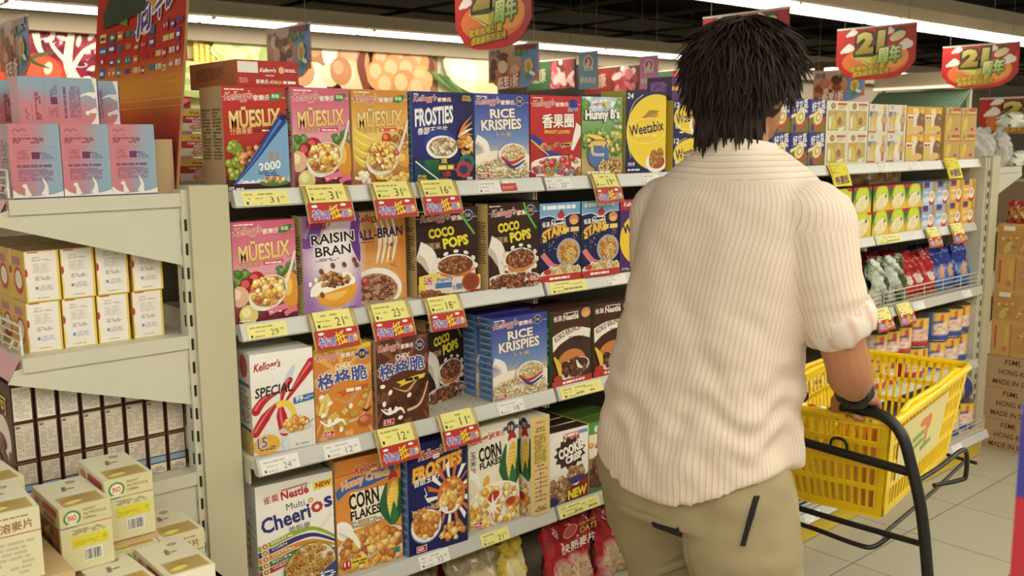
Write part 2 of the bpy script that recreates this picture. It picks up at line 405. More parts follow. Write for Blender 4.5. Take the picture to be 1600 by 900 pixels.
# stepped side shelves at both ends of the gondola
def end_shelf(x_post, dirn, z, y0, y1, label, depth=.335):
    t = thing('end_shelf', label, 'shelf', (x_post, y0, z))
    X = lambda a: a*dirn
    mb = MB(); xa, xb = sorted((X(0), X(depth))); mb.box(xa, xb, .004, y1-y0, -.024, 0, (206,203,184)); mb.obj('shelf_panel', STEEL, t)
    for yy in (0.0, y1-y0-.004):
        mb = MB(); fr = [(0, -.014), (depth-.015, -.014), (depth+.012, -.022), (depth+.024, -.045), (0, -.152)]
        pts = [(X(a), yy, b) for a, b in fr]; p2 = [(x, y+.004, z_) for x, y, z_ in pts]
        if dirn > 0: pts = pts[::-1]; p2 = p2[::-1]
        n = len(pts)
        mb.face(list(reversed(pts)) if False else pts, (200,195,172)); mb.face(list(reversed(p2)), (200,195,172))
        for i in range(n): j = (i+1) % n; mb.face([pts[j], pts[i], p2[i], p2[j]], (190,185,160))
        mb.obj('bracket', STEEL, t)
    mb = MB(); xa, xb = sorted((X(.001), X(depth-.002))); mb.box(xa, xb, -.006, .008, -.027, 0.001, (212,208,190)); ob = mb.obj('side_lip', STEEL, t)
    bv = ob.modifiers.new('bevel', 'BEVEL'); bv.width = .003; bv.segments = 2
    mb = MB(); q = [(X(depth), 0, 0), (X(depth), y1-y0, 0), (X(depth+.022), y1-y0, -.04), (X(depth+.022), 0, -.04)]
    q2 = [(x-.004*dirn, y, z_-.002) for x, y, z_ in q]
    mb.face(q if dirn < 0 else q[::-1], (224,160,170)); mb.face(q2[::-1] if dirn < 0 else q2, (224,160,170))
    A = Art(mb, q[1] if dirn < 0 else q[0], Vector(q[0])-Vector(q[1]) if dirn < 0 else Vector(q[1])-Vector(q[0]), Vector(q[0])-Vector(q[3]), 1.0, 0, 4, .046); A.clip = False
    A.flakes(.45, .023, .42, .016, 60, .012, [(236,120,150),(250,200,205),(240,236,200)])
    mb.obj('price_strip', PRINT, t)
    return t
EZ = [1.377, 1.080, .783, .462]
for i, z in enumerate(EZ): end_shelf(-.09, -1, z, .02, .90, f'{LEVN[i]} stepped side shelf with sloping bracket left of the cream post')
for i, z in enumerate([1.335, 1.03, .72]): end_shelf(3.757, 1, z, .0, .88, f'{LEVN[i]} side shelf with sloping bracket beyond the far post')

# ------------------------------------------------------------------ cereal cartons: the printed fronts
WHT = (250,246,236)
def mix(a, b, t): return tuple(a[i]+(b[i]-a[i])*t for i in range(3))
FLK = [(226,158,62),(236,178,86),(205,128,44),(244,200,120),(190,104,40)]

def a_mueslix(kind):
    top = {'red': (206,42,30), 'pink': (222,96,128), 'gold': (222,142,44)}[kind]; mid = {'red': (188,38,26), 'pink': (236,160,178), 'gold': (244,206,110)}[kind]; low = {'red': (96,28,18), 'pink': (110,24,30), 'gold': (176,92,26)}[kind]
    tilt = 4
    def f(A):
        H = A.H
        A.grad(0, 0, 1, H, lambda u, v: mix(mid, top, min(1, max(0, (v-.5)*2.4))) if v > .5 else mix(low, mid, min(1, v*2.2)), 4, 10)
        A.micro(.04, H-.055, .3, .03, 1, WHT)
        A.logo_k(.04, H-.15, .42)
        A.poly([(.72,H-.19),(.76,H-.1),(.9,H-.07),(.95,H-.075),(.93,H-.15),(.84,H-.2)], (58,140,50)); A.text('新裝', .835, H-.13, .12, .06, (240,250,230), .02)
        c = (250,226,150) if kind != 'gold' else (240,226,160)
        A.text('MÜESLIX', .5, H*.715, .82, .31, c, .035, 0.05, tilt, ((150,30,20) if kind == 'red' else (190,60,90) if kind == 'pink' else (190,110,40), .03), c2=(232,190,100))
        A.text('什錦果麥', .27, H*.575, .34, .1, (246,214,140) if kind == 'red' else (190,150,70), .0, 0, 3)
        A.rect(.47, H*.565, .32, .055, (150,30,24) if kind == 'red' else (226,70,110) if kind == 'pink' else (226,96,60), 3); A.micro(.5, H*.572, .26, .035, 1, WHT)
        if kind == 'red':
            for k in range(34):
                x = .03+.24*A.rnd.random(); y = .1+.58*A.rnd.random()
                A.ball(x, y, .06, (126,148,36), (186,200,84))
            A.flakes(.42, .38, .22, .26, 70, .05, [(200,120,60),(176,92,44),(224,160,96),(150,70,36)])
            A.grad(0, 0, 1, .16, lambda u, v: (70,20,14), 2, 2)
            A.poly([(.12,.10),(.5,.6),(.86,1.06),(.97,1.06),(1,1.0),(1,.1)], (120,170,216))
            for i in range(9): A.poly([(.12+.1*i,.1),(.2+.1*i,.1+.09*A.rnd.random()+.05),(.3+.1*i,.1)], mix((120,170,216), (236,244,250), A.rnd.random()))
            A.stroke([(.1,.08),(.45,.46),(.72,.8),(.93,1.05)], (.03,.1,.16), (32,64,150)); A.stroke([(.12,.1),(.47,.48),(.73,.82),(.93,1.07)], (.006,.03,.05), (84,124,200)); A.ell(.93, 1.06, .06, .05, (20,36,96))
            A.text('2000', .68, .35, .36, .13, WHT, .03, .1, 8, ((90,130,190), .03)); A.micro(.5,.2,.34,.1,3,(60,90,150)); A.text('旅游', .76, .5, .18,.1,(206,150,90), .02)
            A.ell(.74,.1,.24,.05,(70,130,60)); A.flakes(.74,.15,.2,.04,20,.03,FLK)
            A.text('375', .06, .035, .09, .05, WHT, .03); A.micro(.13,.02,.12,.035,1,WHT)
        else:
            if kind == 'pink':
                A.flakes(.13,.62,.16,.15,26,.07,[(70,120,40),(104,150,60),(60,100,36)]); A.flakes(.84,.72,.16,.13,26,.06,[(70,120,40),(110,156,66)])
                A.ball(.34,.62,.14,(186,30,40),(226,96,96)); A.ball(.2,.55,.13,(166,24,34),(220,90,90)); A.ball(.06,.4,.16,(230,180,140),(246,222,190)); A.ball(.88,.42,.15,(230,150,40),(246,196,90),.3)
                A.ball(.2,.12,.15,(222,206,120),(240,232,170))
            else:
                for k in range(4): A.stroke([(.02,.86-.13*k),(.18,.76-.14*k),(.44,.68-.11*k)], (.05,.11,.03), (240,204,60)); A.stroke([(.03,.88-.13*k),(.18,.79-.14*k),(.42,.7-.11*k)], (.01,.03,.01), (250,230,120))
                A.ball(.6,.74,.09,(206,60,40),(236,130,90)); A.flakes(.86,.7,.14,.14,24,.05,[(206,140,50),(170,110,40)]); A.ball(.9,.4,.13,(226,160,60),(246,206,110))
                A.flakes(.16,.13,.13,.08,16,.05,[(246,236,206),(236,216,170)]); A.flakes(.7,.12,.28,.1,26,.07,[(236,180,70),(244,206,110)])
            A.stroke([(.62,.3),(.84,.62),(.98,1.02)], (.07,.05,.03), (236,228,214))
            A.ell(.52,.42,.33,.25,(236,228,216),28); A.ell(.53,.44,.29,.21,(190,150,90),28)
            A.flakes(.52,.46,.27,.2,95,.05,[(240,186,70),(246,206,110),(226,160,50),(200,96,70),(250,224,150)])
            if kind == 'pink':
                A.stroke([(.5,.12),(.66,.17),(.82,.2)], .09, (236,120,150)); A.stroke([(.76,.07),(.86,.12),(.97,.14)], .08, (230,110,140)); A.micro(.53,.12,.2,.03,1,WHT)
            A.micro(.04,.03,.3,.025,1,WHT)
    return f

def a_frosties_star(A):
    H = A.H
    A.grad(0,0,1,H,lambda u,v: mix((28,30,92),(44,44,132),.5+.5*math.sin(u*3+v*2)),4,6)
    A.micro(.03,H-.055,.24,.03,1,WHT); A.logo_k(.03,H-.12,.36,line=False); A.text('STAR', .89,H-.07,.14,.045,(236,190,40),.04); A.text('WARS', .89,H-.12,.16,.045,(236,190,40),.04)
    A.text('FROSTIES', .35, H*.735, .62, .29, WHT, .03, .12, 7, ((120,130,180), .03)); A.text('香甜玉米片', .32, H*.58, .48, .11, WHT, .03, .2, 6); A.micro(.18,H*.535,.32,.02,1,WHT)
    A.ell(.44,.66,.27,.23,(44,60,160),n=26); A.ell(.47,.58,.26,.2,WHT,n=26); A.ell(.48,.59,.22,.155,(170,140,110),n=24); A.flakes(.48,.59,.2,.14,80,.035,[(206,176,140),(226,204,176),(180,140,100),(240,226,206)])
    for k in range(7): A.stroke([(.72,.75),(.82+.02*k,.95-.05*k),(.97,1.12-.11*k)], (.01,.045,.005), [(226,120,40),(240,160,70),(246,240,230)][k % 3])
    A.flakes(.84,.62,.12,.16,26,.05,FLK)
    A.grad(0,0,1,.4,lambda u,v: mix((20,70,90),(24,24,70),min(1,u*1.3)),5,3); A.grad(.17,.02,.23,.36,lambda u,v: mix((22,60,40),(40,110,70),v),3,3)
    A.stroke([(.02,.36),(.2,.2),(.38,.05)], .022, (230,240,250)); A.text('STAR',.12,.11,.14,.05,(236,190,40),.04); A.text('WARS',.12,.05,.16,.05,(236,190,40),.04)
    A.text('送',.48,.37,.1,.1,(246,220,60),.04); A.rect(.38,.2,.27,.1,(120,110,40)); A.micro(.39,.215,.25,.07,1,(250,226,90),.9,1); A.text('2款',.52,.14,.14,.09,(220,60,50),.03)
    for cx, cy, c in ((.86,.32,(40,120,96)),(.8,.2,(206,54,50))):
        for k in range(8): A.ell(cx+.1*math.cos(k*.785), cy+.105*math.sin(k*.785), .045, .045, c, n=10, up=.2)
        A.ell(cx,cy,.11,.115,c); A.ell(cx,cy,.075,.08,(40,60,110))
    A.text('200',.9,.05,.1,.05,WHT,.03); A.micro(.4,.05,.18,.03,1,(230,90,80))

def a_rice(A):
    H = A.H
    A.grad(0,0,1,H,lambda u,v: mix((226,206,170),mix((110,140,206),(56,72,168),min(1,max(0,(v-.5)*2.2))),min(1,max(0,(v-.28)*6))),4,12)
    A.micro(.03,H-.06,.22,.028,1,WHT); A.logo_k(.03,H-.14,.42); A.medal(.82,H-.12,.075)
    A.text('RICE',.5,H*.775,.46,.165,(250,240,214),.035,0,3,((40,50,120),.03)); A.text('KRISPIES',.48,H*.645,.74,.19,(250,240,214),.035,0,3,((40,50,120),.03)); A.text('卜卜米',.52,H*.53,.28,.085,(244,204,80),.03,0,3,((50,60,130),.03))
    A.stroke([(.0,.72),(.16,.62),(.2,.36),(.22,.14)], (.16,.14,.07), (246,242,232)); A.stroke([(.02,.66),(.13,.55),(.17,.34)], (.05,.04,.02), (214,206,196))
    A.ell(.5,.3,.62,.22,(250,240,220),n=30); A.flakes(.5,.17,.56,.19,170,.03,[(236,206,150),(246,226,180),(222,184,120),(250,238,206)],shape='ball',sq=.8)
    A.ell(.66,.44,.26,.2,(246,240,228),n=26); A.ell(.66,.46,.22,.15,(224,196,146),n=24); A.flakes(.66,.47,.2,.13,60,.03,[(240,212,156),(250,232,190),(226,188,124)],shape='ball',sq=.8)
    A.stroke([(.44,.4),(.62,.29),(.88,.4)],(.03,.06,.02),(206,44,50)); A.stroke([(.5,.33),(.66,.22),(.88,.33)],(.02,.05,.02),(44,60,150))
    A.grams('200',.06,.04,.16)

def a_loops(A):
    H = A.H
    A.grad(0,0,1,H,lambda u,v: mix((190,36,44),(216,40,40),v),2,4)
    A.micro(.04,H-.055,.24,.028,1,WHT); A.logo_k(.05,H-.15,.42); A.poly([(.72,H-.1),(.85,H-.05),(.97,H-.1),(.85,H-.15)],(40,60,150)); A.ell(.85,H-.17,.1,.045,(40,60,150)); A.text('Smart',.84,H-.24,.2,.07,(60,90,180),.03,.2,6,(WHT,.05))
    A.text('香果圈',.54,H*.695,.62,.25,WHT,.045,0,2,((150,20,30),.05)); A.text('FROOT LOOPS',.52,H*.56,.5,.065,(246,214,80),.03)
    A.stroke([(1,.98),(.9,.72),(.82,.5)],(.2,.12,.05),(246,240,232)); A.poly([(.57,.62),(.84,.66),(.82,.58),(.6,.54)],(226,160,70)); A.micro(.6,.585,.2,.04,1,(60,40,90),.8,1)
    A.stroke([(.0,.78),(.18,.62),(.36,.44),(.62,.42)],(.10,.15,.03),(44,64,166)); A.stroke([(.0,.70),(.18,.55),(.36,.40)],(.02,.04,.01),(240,190,70)); A.flakes(.42,.58,.2,.08,12,.05,[(236,160,70),(224,90,100),(150,180,70)],shape='ring')
    A.ell(.55,.2,.6,.2,(250,238,226),n=28); A.flakes(.55,.18,.5,.18,90,.05,[(236,160,70),(224,90,100),(150,180,70),(240,190,120),(206,70,80),(170,130,190)],shape='ring',sq=.85)
    for x,y in ((.4,.27),(.62,.32),(.72,.24),(.8,.36)): A.ball(x,y,.07,(206,40,60),(240,120,130))
    A.micro(.08,.03,.2,.04,1,WHT,.9,1)

def a_hunny(A):
    H = A.H
    A.grad(0,0,1,H,lambda u,v: mix((206,170,110),mix((120,166,84),(176,206,226),min(1,max(0,(v-.62)*4))),min(1,max(0,(v-.2)*6))),4,12)
    A.flakes(.5,H-.12,.5,.1,18,.14,[(206,224,236),(190,214,232)]); A.flakes(.9,H-.2,.12,.3,30,.08,[(104,150,70),(126,170,84)]); A.flakes(.06,H-.25,.08,.2,14,.08,[(104,150,70)])
    A.flakes(.5,H*.42,.5,.3,70,.07,[(96,150,64),(134,176,86),(180,200,110),(90,130,60),(226,190,90)])
    A.text("Kellogg's",.36,H-.14,.22,.07,(206,40,50),.03,.25,4,(WHT,.04)); A.ell(.58,H-.14,.06,.06,(240,206,80))
    A.text("Hunny B's",.48,H*.765,.86,.25,WHT,.05,0,2,((50,70,60),.05)); A.rect(.76,H*.6,.2,.06,(236,230,210)); A.micro(.77,H*.605,.18,.045,2,(90,90,80))
    A.stroke([(.1,.78),(.4,.7),(.56,.5),(.5,.3)],(.03,.16,.1),(246,206,80)); A.ell(.38,.40,.26,.27,(84,116,176),0,26); A.ell(.38,.62,.23,.07,(70,98,156)); A.ell(.38,.62,.2,.05,(240,196,70)); A.stroke([(.2,.62),(.22,.5),(.21,.42)],(.07,.06,.04),(244,204,80)); A.stroke([(.5,.62),(.5,.54)],(.08,.04),(244,204,80)); A.text('Hunny',.38,.40,.3,.1,(230,230,236),.03,.1)
    A.flakes(.66,.16,.33,.15,130,.032,[(206,166,96),(226,190,120),(176,130,66)]); A.micro(.08,.04,.56,.05,1,WHT,.9,1)

def a_weeta(num, big=True):
    def f(A):
        H = A.H
        A.rect(0,0,1,H,(36,36,96)); A.ell(.78,H*.5,.76,H*.47,(248,214,40),n=48)
        A.stroke([(.13,H*.2),(.04,H*.5),(.16,H*.82),(.42,H*.96)],.012,(250,226,120)); A.text(num,.11,H-.09,.15,.1,WHT,.02,.15)
        A.ell(.6,H*.7,.2,.06,(200,150,50),10); A.stroke([(.42,H*.66),(.6,H*.74),(.82,H*.76)],(.02,.1,.01),(176,130,36))
        A.ell(.53,H*.525,.485,.235,(250,232,130),6,30); A.ell(.53,H*.525,.47,.22,(246,208,36),6,30)
        A.text('Weetabix',.51,H*.555,.86,.2,(36,34,92),.02,0,8)
        for k in range(3): A.micro(.22+.22*k,H*.455,.17,.045,2,(250,240,180))
        A.ell(.75,.2,.26,.19,(250,246,236)); A.ell(.78,.22,.2,.14,(206,60,40))
        for x, y in ((.68,.27),(.84,.3)):
            A.ell(x,y,.1,.17,(176,116,44),-12,16); A.flakes(x,y,.07,.14,24,.025,[(206,150,70),(160,100,36)])
        A.text('維他麥',.13,.18,.17,.07,WHT); A.micro(.04,.06,.34,.05,1,WHT)
    return f

def a_raisin(A):
    H = A.H
    A.grad(0,0,1,H,lambda u,v: mix((160,110,180),(240,232,236),min(1,max(0,1.6-abs(u-.55)*2.2-abs(v-.55)*1.5))),8,10)
    A.stroke([(-.1,H*.78),(.12,H*.72),(.3,H*.95),(.5,H*1.05)],(.1,.2,.14),(120,66,160)); A.stroke([(.98,H*1.02),(.9,H*.75),(1.02,H*.5)],(.18,.16,.1),(104,50,146)); A.stroke([(-.02,H*.66),(.2,H*.68),(.4,H*.9)],(.02,.05,.02),(196,160,216))
    A.text("Kellogg's",.28,H-.13,.42,.17,(196,30,50),.02,.25,4); A.text('RAISIN',.52,H*.765,.74,.16,(30,26,34),.02,0,3,(WHT,.05)); A.text('BRAN',.52,H*.635,.62,.15,(30,26,34),.02,0,3,(WHT,.05)); A.micro(.22,H*.53,.4,.05,2,(110,90,110))
    A.ell(.5,.4,.4,.16,WHT,10,26); A.ell(.56,.34,.36,.28,(240,160,40),12,26,180,360); A.ell(.53,.36,.24,.18,(250,190,80),12,20,190,330)
    A.ell(.5,.47,.34,.1,WHT,14,26); A.flakes(.5,.5,.28,.1,60,.04,[(150,90,40),(190,130,70),(110,60,36),(206,150,90)])
    for x,y in ((.5,.72),(.7,.72),(.88,.78),(.3,.64),(.3,.28),(.92,.7)): A.ell(x,y,.035,.05,(130,70,40),30); 
    for x,y in ((.1,.46),(.16,.36),(.2,.52),(.12,.3)): A.ell(x,y,.03,.04,WHT)
    A.micro(.6,.04,.34,.02,1,(90,70,100))

def a_allbran(A):
    H = A.H
    A.grad(0,0,1,H,lambda u,v: mix(mix((226,140,40),(246,226,190),min(1,abs(v-.66)*2)) if u > .2 else (240,220,190),(226,130,40),u*.75),8,10)
    for k in range(4): A.stroke([(.35+.12*k,H*.98),(.5+.1*k,H*.7),(.42+.1*k,H*.42)],(.01,.08,.02),(250,236,206))
    A.text("Kellogg's",.3,H-.12,.46,.16,(190,30,40),.02,.25,4); A.text('ALL-BRAN',.5,H*.755,.88,.17,(50,40,96),.03,0,3)
    A.micro(.06,H*.66,.4,.03,1,(110,80,60)); A.stroke([(.6,H*.64),(.72,H*.6),(.8,H*.68)],.008,(80,60,40)); A.stroke([(.7,H*.58),(.68,H*.48),(.78,H*.4),(.68,H*.4),(.82,H*.36)],.008,(110,80,50)); A.ell(.72,H*.62,.03,.03,(196,50,40))
    A.ell(.42,.22,.48,.34,(250,244,232),-6,30); A.ell(.4,.2,.42,.27,(200,150,110),-6,28); A.flakes(.4,.2,.38,.24,150,.05,[(120,60,40),(150,80,50),(176,110,76),(96,50,34)],shape='stick'); A.ball(.2,.36,.07,(196,70,60),(226,130,110))

def a_coco(promo):
    def f(A):
        H = A.H
        A.rect(0,0,1,H,(58,34,24)); A.micro(.03,H-.055,.22,.028,1,WHT); A.logo_k(.08,H-.17,.46,line=True); A.medal(.84,H-.14,.085)
        A.stroke([(.7,H),(.78,H*.86),(.95,H*.68)],.045,(72,150,50)); A.stroke([(.69,H),(.77,H*.87),(.93,H*.7)],.012,(150,206,90))
        A.text('COCO',.4,H*.725,.42,.17,(238,220,40),.055,0,6,((40,20,14),.04)); A.text('POPS',.63,H*.61,.42,.19,(238,220,40),.055,0,8,((40,20,14),.04)); A.text('可可米',.24,H*.575,.28,.11,(206,176,110),.04,0,2)
        A.stroke([(.0,.82),(.16,.72),(.24,.5),(.28,.2)],(.3,.24,.06),(240,234,224)); A.stroke([(.0,.7),(.1,.6),(.18,.42)],(.12,.1,.03),(206,190,176))
        A.ell(.62,.46,.34,.24,(244,240,232),n=28); A.ell(.62,.5,.29,.17,(150,84,50),n=26); A.flakes(.62,.51,.26,.15,90,.032,[(170,100,60),(130,70,40),(196,130,86)],shape='ball')
        A.stroke([(.3,.4),(.6,.29),(.95,.44)],(.03,.08,.02),(226,130,50))
        for q in range(12): A.ell(.62+.33*math.cos(q*.5236),.48+.27*math.sin(q*.5236),.03,.045,(240,234,226),q*30)
        A.ell(.45,.08,.66,.2,(236,220,206),n=26); A.flakes(.5,.1,.5,.14,170,.034,[(150,80,46),(176,104,62),(120,60,36),(206,140,96)],shape='ball')
        if promo:
            A.poly([(0,.02),(0,.36),(.2,.4),(.5,.3),(1,.32),(1,.06),(.6,.06)],(240,212,60)); A.ell(.6,.17,.5,.14,(226,216,200),n=26); A.ell(.84,.2,.15,.16,(176,80,40)); A.ell(.84,.2,.12,.13,(150,60,30)); A.flakes(.16,.05,.18,.06,40,.03,[(150,80,46),(176,104,62)],shape='ball')
            A.text('Fancy',.42,.28,.26,.1,(60,110,180),.03,.1,6,(WHT,.04)); A.text('1個',.62,.14,.14,.1,(60,110,180),.03,0,4); A.text('送',.14,.28,.14,.13,(206,50,50),.04,0,0,(WHT,.04)); A.micro(.26,.14,.26,.1,1,(70,120,180),.9,1)
        else: A.grams('275',.78,.1,.16)
    return f

def a_star(A):
    H = A.H
    A.rect(0,0,1,H,(28,32,84)); A.poly([(0,H),(0,H*.82),(.25,H*.84),(.5,H*.79),(.75,H*.85),(1,H*.85),(1,H)],(120,176,226)); A.stroke([(0,H*.82),(.25,H*.84),(.5,H*.79),(.75,H*.85),(1,H*.85)],.015,WHT)
    A.micro(.08,H-.12,.8,.08,1,(250,250,250),.9,1); A.ell(.52,H*.845,.09,.07,(206,46,44)); A.stroke([(.52,H*.88),(.54,H*.92)],.03,(60,50,40))
    A.logo_n(.05,H*.735,.6,WHT); A.ell(.84,H*.775,.12,.1,(226,130,110)); A.ell(.84,H*.75,.09,.05,(236,190,80))
    for i in range(70): A.ell(A.rnd.random(),H*(.3+.33*A.rnd.random()),.012,.012,(230,200,150),n=5,up=.1)
    A.text('STARS',.36,H*.61,.62,.2,(246,196,60),.05,.1,14,((150,80,30),.05),.05); A.micro(.56,H*.62,.4,.1,1,(246,206,110),.9,1)
    A.stroke([(.06,H*.36),(.3,H*.2),(.5,H*.17)],.12,(226,120,130)); A.ell(.7,H*.36,.3,.27,(150,176,206),n=26); A.ell(.7,H*.36,.26,.23,(226,160,90),n=26); A.flakes(.7,H*.36,.22,.2,60,.05,[(236,180,90),(246,206,120),(206,130,60)],shape='ring')
    A.ell(.55,.12,.6,.17,(236,230,220)); A.flakes(.55,.17,.42,.12,60,.045,[(226,180,90),(240,206,120),(236,226,200)],shape='ring'); A.ell(.16,.2,.09,.05,(206,50,44))
    A.rect(0,0,1,.13,(206,48,48)); A.micro(.2,.04,.62,.05,1,WHT,.9,1)

def a_wpurple(A):
    H = A.H
    A.rect(0,0,1,H,(84,40,110)); A.rect(0,H*.86,1,H*.14,(196,40,60)); A.ell(.7,H*.45,.7,H*.4,(246,206,40),n=40); A.text('W',.2,H*.6,.24,.2,(50,34,80),.04,0,6); A.text("Kellogg's",.3,H*.93,.4,.12,WHT,.02,.2); A.flakes(.6,.5,.3,.24,40,.07,[(150,90,40),(180,120,60)],shape='ring'); A.text('375g',.14,.06,.2,.06,WHT)

def a_special(A):
    H = A.H
    A.grad(0,0,1,H,lambda u,v: mix((226,222,214),(246,244,238),v),2,3)
    A.text("Kellogg's",.27,H*.865,.42,.16,(196,34,36),.03,.25,5)
    R = (200,30,38); D = (130,16,26)
    A.ell(.6,H*.73,.05,.2,(196,214,232),-30)
    for pts, w in (([(.98,H*.84),(.82,H*.72),(.55,H*.5)],(.17,.13,.03)), ([(.62,H*.7),(.52,H*.62),(.46,H*.48)],(.09,.1,.03)), ([(.06,H*.44),(.2,H*.54),(.44,H*.6)],(.14,.12,.02)), ([(.04,H*.22),(.2,H*.36),(.4,H*.49)],(.13,.15,.03)), ([(.5,H*.2),(.46,H*.36),(.46,H*.48)],(.17,.16,.03))):
        A.stroke(pts, w, R); A.ell(pts[0][0], pts[0][1], w[0]/2, w[0]/2, R, n=14); q = [(x-.015, y+.015) for x, y in pts]; A.stroke(q, (w[0]*.3, w[1]*.2, .004), (232,110,110))
    A.text('SPECIAL',.36,H*.625,.6,.15,(40,34,34),.02,.15,4); A.micro(.06,H*.565,.34,.03,1,(120,110,110))
    A.stroke([(.38,H*.47),(.54,H*.47),(.64,H*.4),(.68,H*.28)],(.1,.1,.07),(244,206,70)); A.ell(.68,.3,.28,.06,(206,200,190)); A.flakes(.68,.38,.2,.1,60,.045,FLK); A.stroke([(.9,.36),(.98,.42)],.012,(120,120,120))
    A.poly([(.66,H*.52),(1,H*.545),(1,H*.48),(.66,H*.455)],(56,110,176)); A.text('99',.75,H*.5,.13,.08,WHT,.03,.1,3); A.micro(.83,H*.49,.15,.05,2,(220,232,244))
    A.ell(.2,.14,.21,.15,(236,176,40),n=26); A.text('15',.13,.18,.16,.16,(110,96,176),.03,.1,6,((240,236,220),.03)); A.micro(.08,.06,.26,.06,2,(90,80,140)); A.micro(.66,.06,.28,.02,1,(120,110,110)); A.ell(.5,.1,.05,.12,(206,220,232))

def a_chex(choc):
    def f(A):
        H = A.H; b = (96,50,34) if choc else (224,134,44); b2 = (140,84,56) if choc else (240,176,84)
        A.rect(0,0,1,H,b)
        for k in range(16):
            a = k*.3927; A.poly([(.5,H*.68),(.5+1.2*math.cos(a),H*.68+1.2*math.sin(a)),(.5+1.2*math.cos(a+.12),H*.68+1.2*math.sin(a+.12))],b2)
        if not choc: A.rect(.0,H*.955,1,H*.045,(240,206,40))
        A.logo_k(.05,H*.9,.4,line=False); A.medal(.84,H*.885,.085)
        A.ell(.5,H*.66,.46,.2,b2,3,24); A.text('CHEX',.5,H*.785,.28,.1,(244,236,220),.03,0,3); A.text('格格脆',.48,H*.66,.86,.25,(72,84,160),.05,0,6,((240,236,240),.06))
        A.ell(.55,H*.34,.5,.42,b,0,28); A.stroke([(.12,H*.22),(.4,H*.16),(.8,H*.2),(.98,H*.45)],(.02,.05,.02),(226,190,150)); A.stroke([(.3,H*.45),(.55,H*.38),(.7,H*.45),(.8,H*.53)],(.01,.05,.02),(206,160,110))
        A.poly([(.36,H*.5),(.72,H*.54),(.94,H*.55),(.9,H*.5),(.74,H*.49),(.42,H*.44),(.46,H*.47)],(236,206,50) if choc else (206,96,36)); A.micro(.54,H*.49,.26,.06,1,(60,40,30) if choc else WHT,.9,1)
        sq = [(104,56,36),(80,40,26),(130,78,52)] if choc else [(236,196,80),(246,216,110),(220,170,60)]
        for x, y, s, r in ((.16,.66,.2,20),(.14,.5,.22,70),(.3,.34,.2,30),(.5,.42,.12,40),(.66,.36,.15,10),(.78,.5,.12,50),(.86,.62,.1,20),(.94,.74,.09,60),(.46,.24,.2,0),(.2,.2,.18,15),(.88,.72,.08,0)):
            c = A.rnd.choice(sq); A.rect(x-s/2,y-s*.4,s,s*.8,tuple(int(v*.7) for v in c),r); A.rect(x-s/2+.01,y-s*.4+.015,s-.02,s*.8-.02,c,r)
            for q in range(3): A.rect(x-s*.38,y-s*.25+q*s*.2,s*.76,.012,tuple(int(v*.8) for v in c),r)
        for x, y in ((.1,.72),(.24,.6),(.12,.42),(.34,.3),(.42,.14),(.6,.5),(.22,.3)): A.ell(x,y,.05,.035,WHT,A.rnd.uniform(0,90),10)
        A.stroke([(.06,.34),(.2,.24),(.42,.3),(.5,.2)],(.02,.06,.02),WHT)
        if not choc: A.ball(.86,.22,.15,(190,90,40),(226,140,80),.1); A.stroke([(.8,.42),(.88,.38),(.97,.44)],(.01,.05,.01),(90,50,30))
        A.grams('175' if choc else '120',.1,.05,.2)
    return f

def a_koko(A):
    H = A.H
    A.rect(0,0,1,H,(74,42,30)); A.logo_n(.05,H-.15,.64,(244,236,222)); A.ell(.86,H-.12,.12,.1,(226,140,120)); A.ell(.86,H-.15,.1,.055,(226,186,80))
    L = [(.04,H*.47)]; 
    for i in range(13): t = i/12; L.append((.03+.95*t, H*.6+.2*math.sin(math.pi*(.18+.7*t))+.06*t))
    for i in range(9): t = 1-i/8; L.append((.2+.76*t, H*.52+.16*math.sin(math.pi*(.1+.75*t))))
    A.poly(L,(246,240,226)); A.text('KOKO KRUNCH',.4,H*.685,.66,.12,(120,44,36),.03,0,16,None,.03); A.text('可可脆片',.62,H*.6,.4,.1,(50,34,30),.03,0,-4)
    A.ell(.5,.42,.36,.28,(214,130,60),n=26); A.ell(.56,.3,.4,.2,(240,234,224),10,26); A.ell(.58,.34,.33,.14,(110,66,44),10,24); A.flakes(.56,.33,.34,.16,80,.05,[(110,60,36),(140,84,52),(90,48,30)],shape='ball'); A.stroke([(.6,.46),(.66,.34),(.76,.28)],(.02,.08,.02),(240,236,226))
    A.stroke([(.04,.62),(.16,.42),(.2,.2)],(.03,.12,.06),(236,196,50)); A.ell(.14,.17,.11,.06,(206,50,44))
    A.rect(0,0,1,.12,(206,50,50)); A.micro(.26,.035,.56,.05,1,WHT,.9,1)

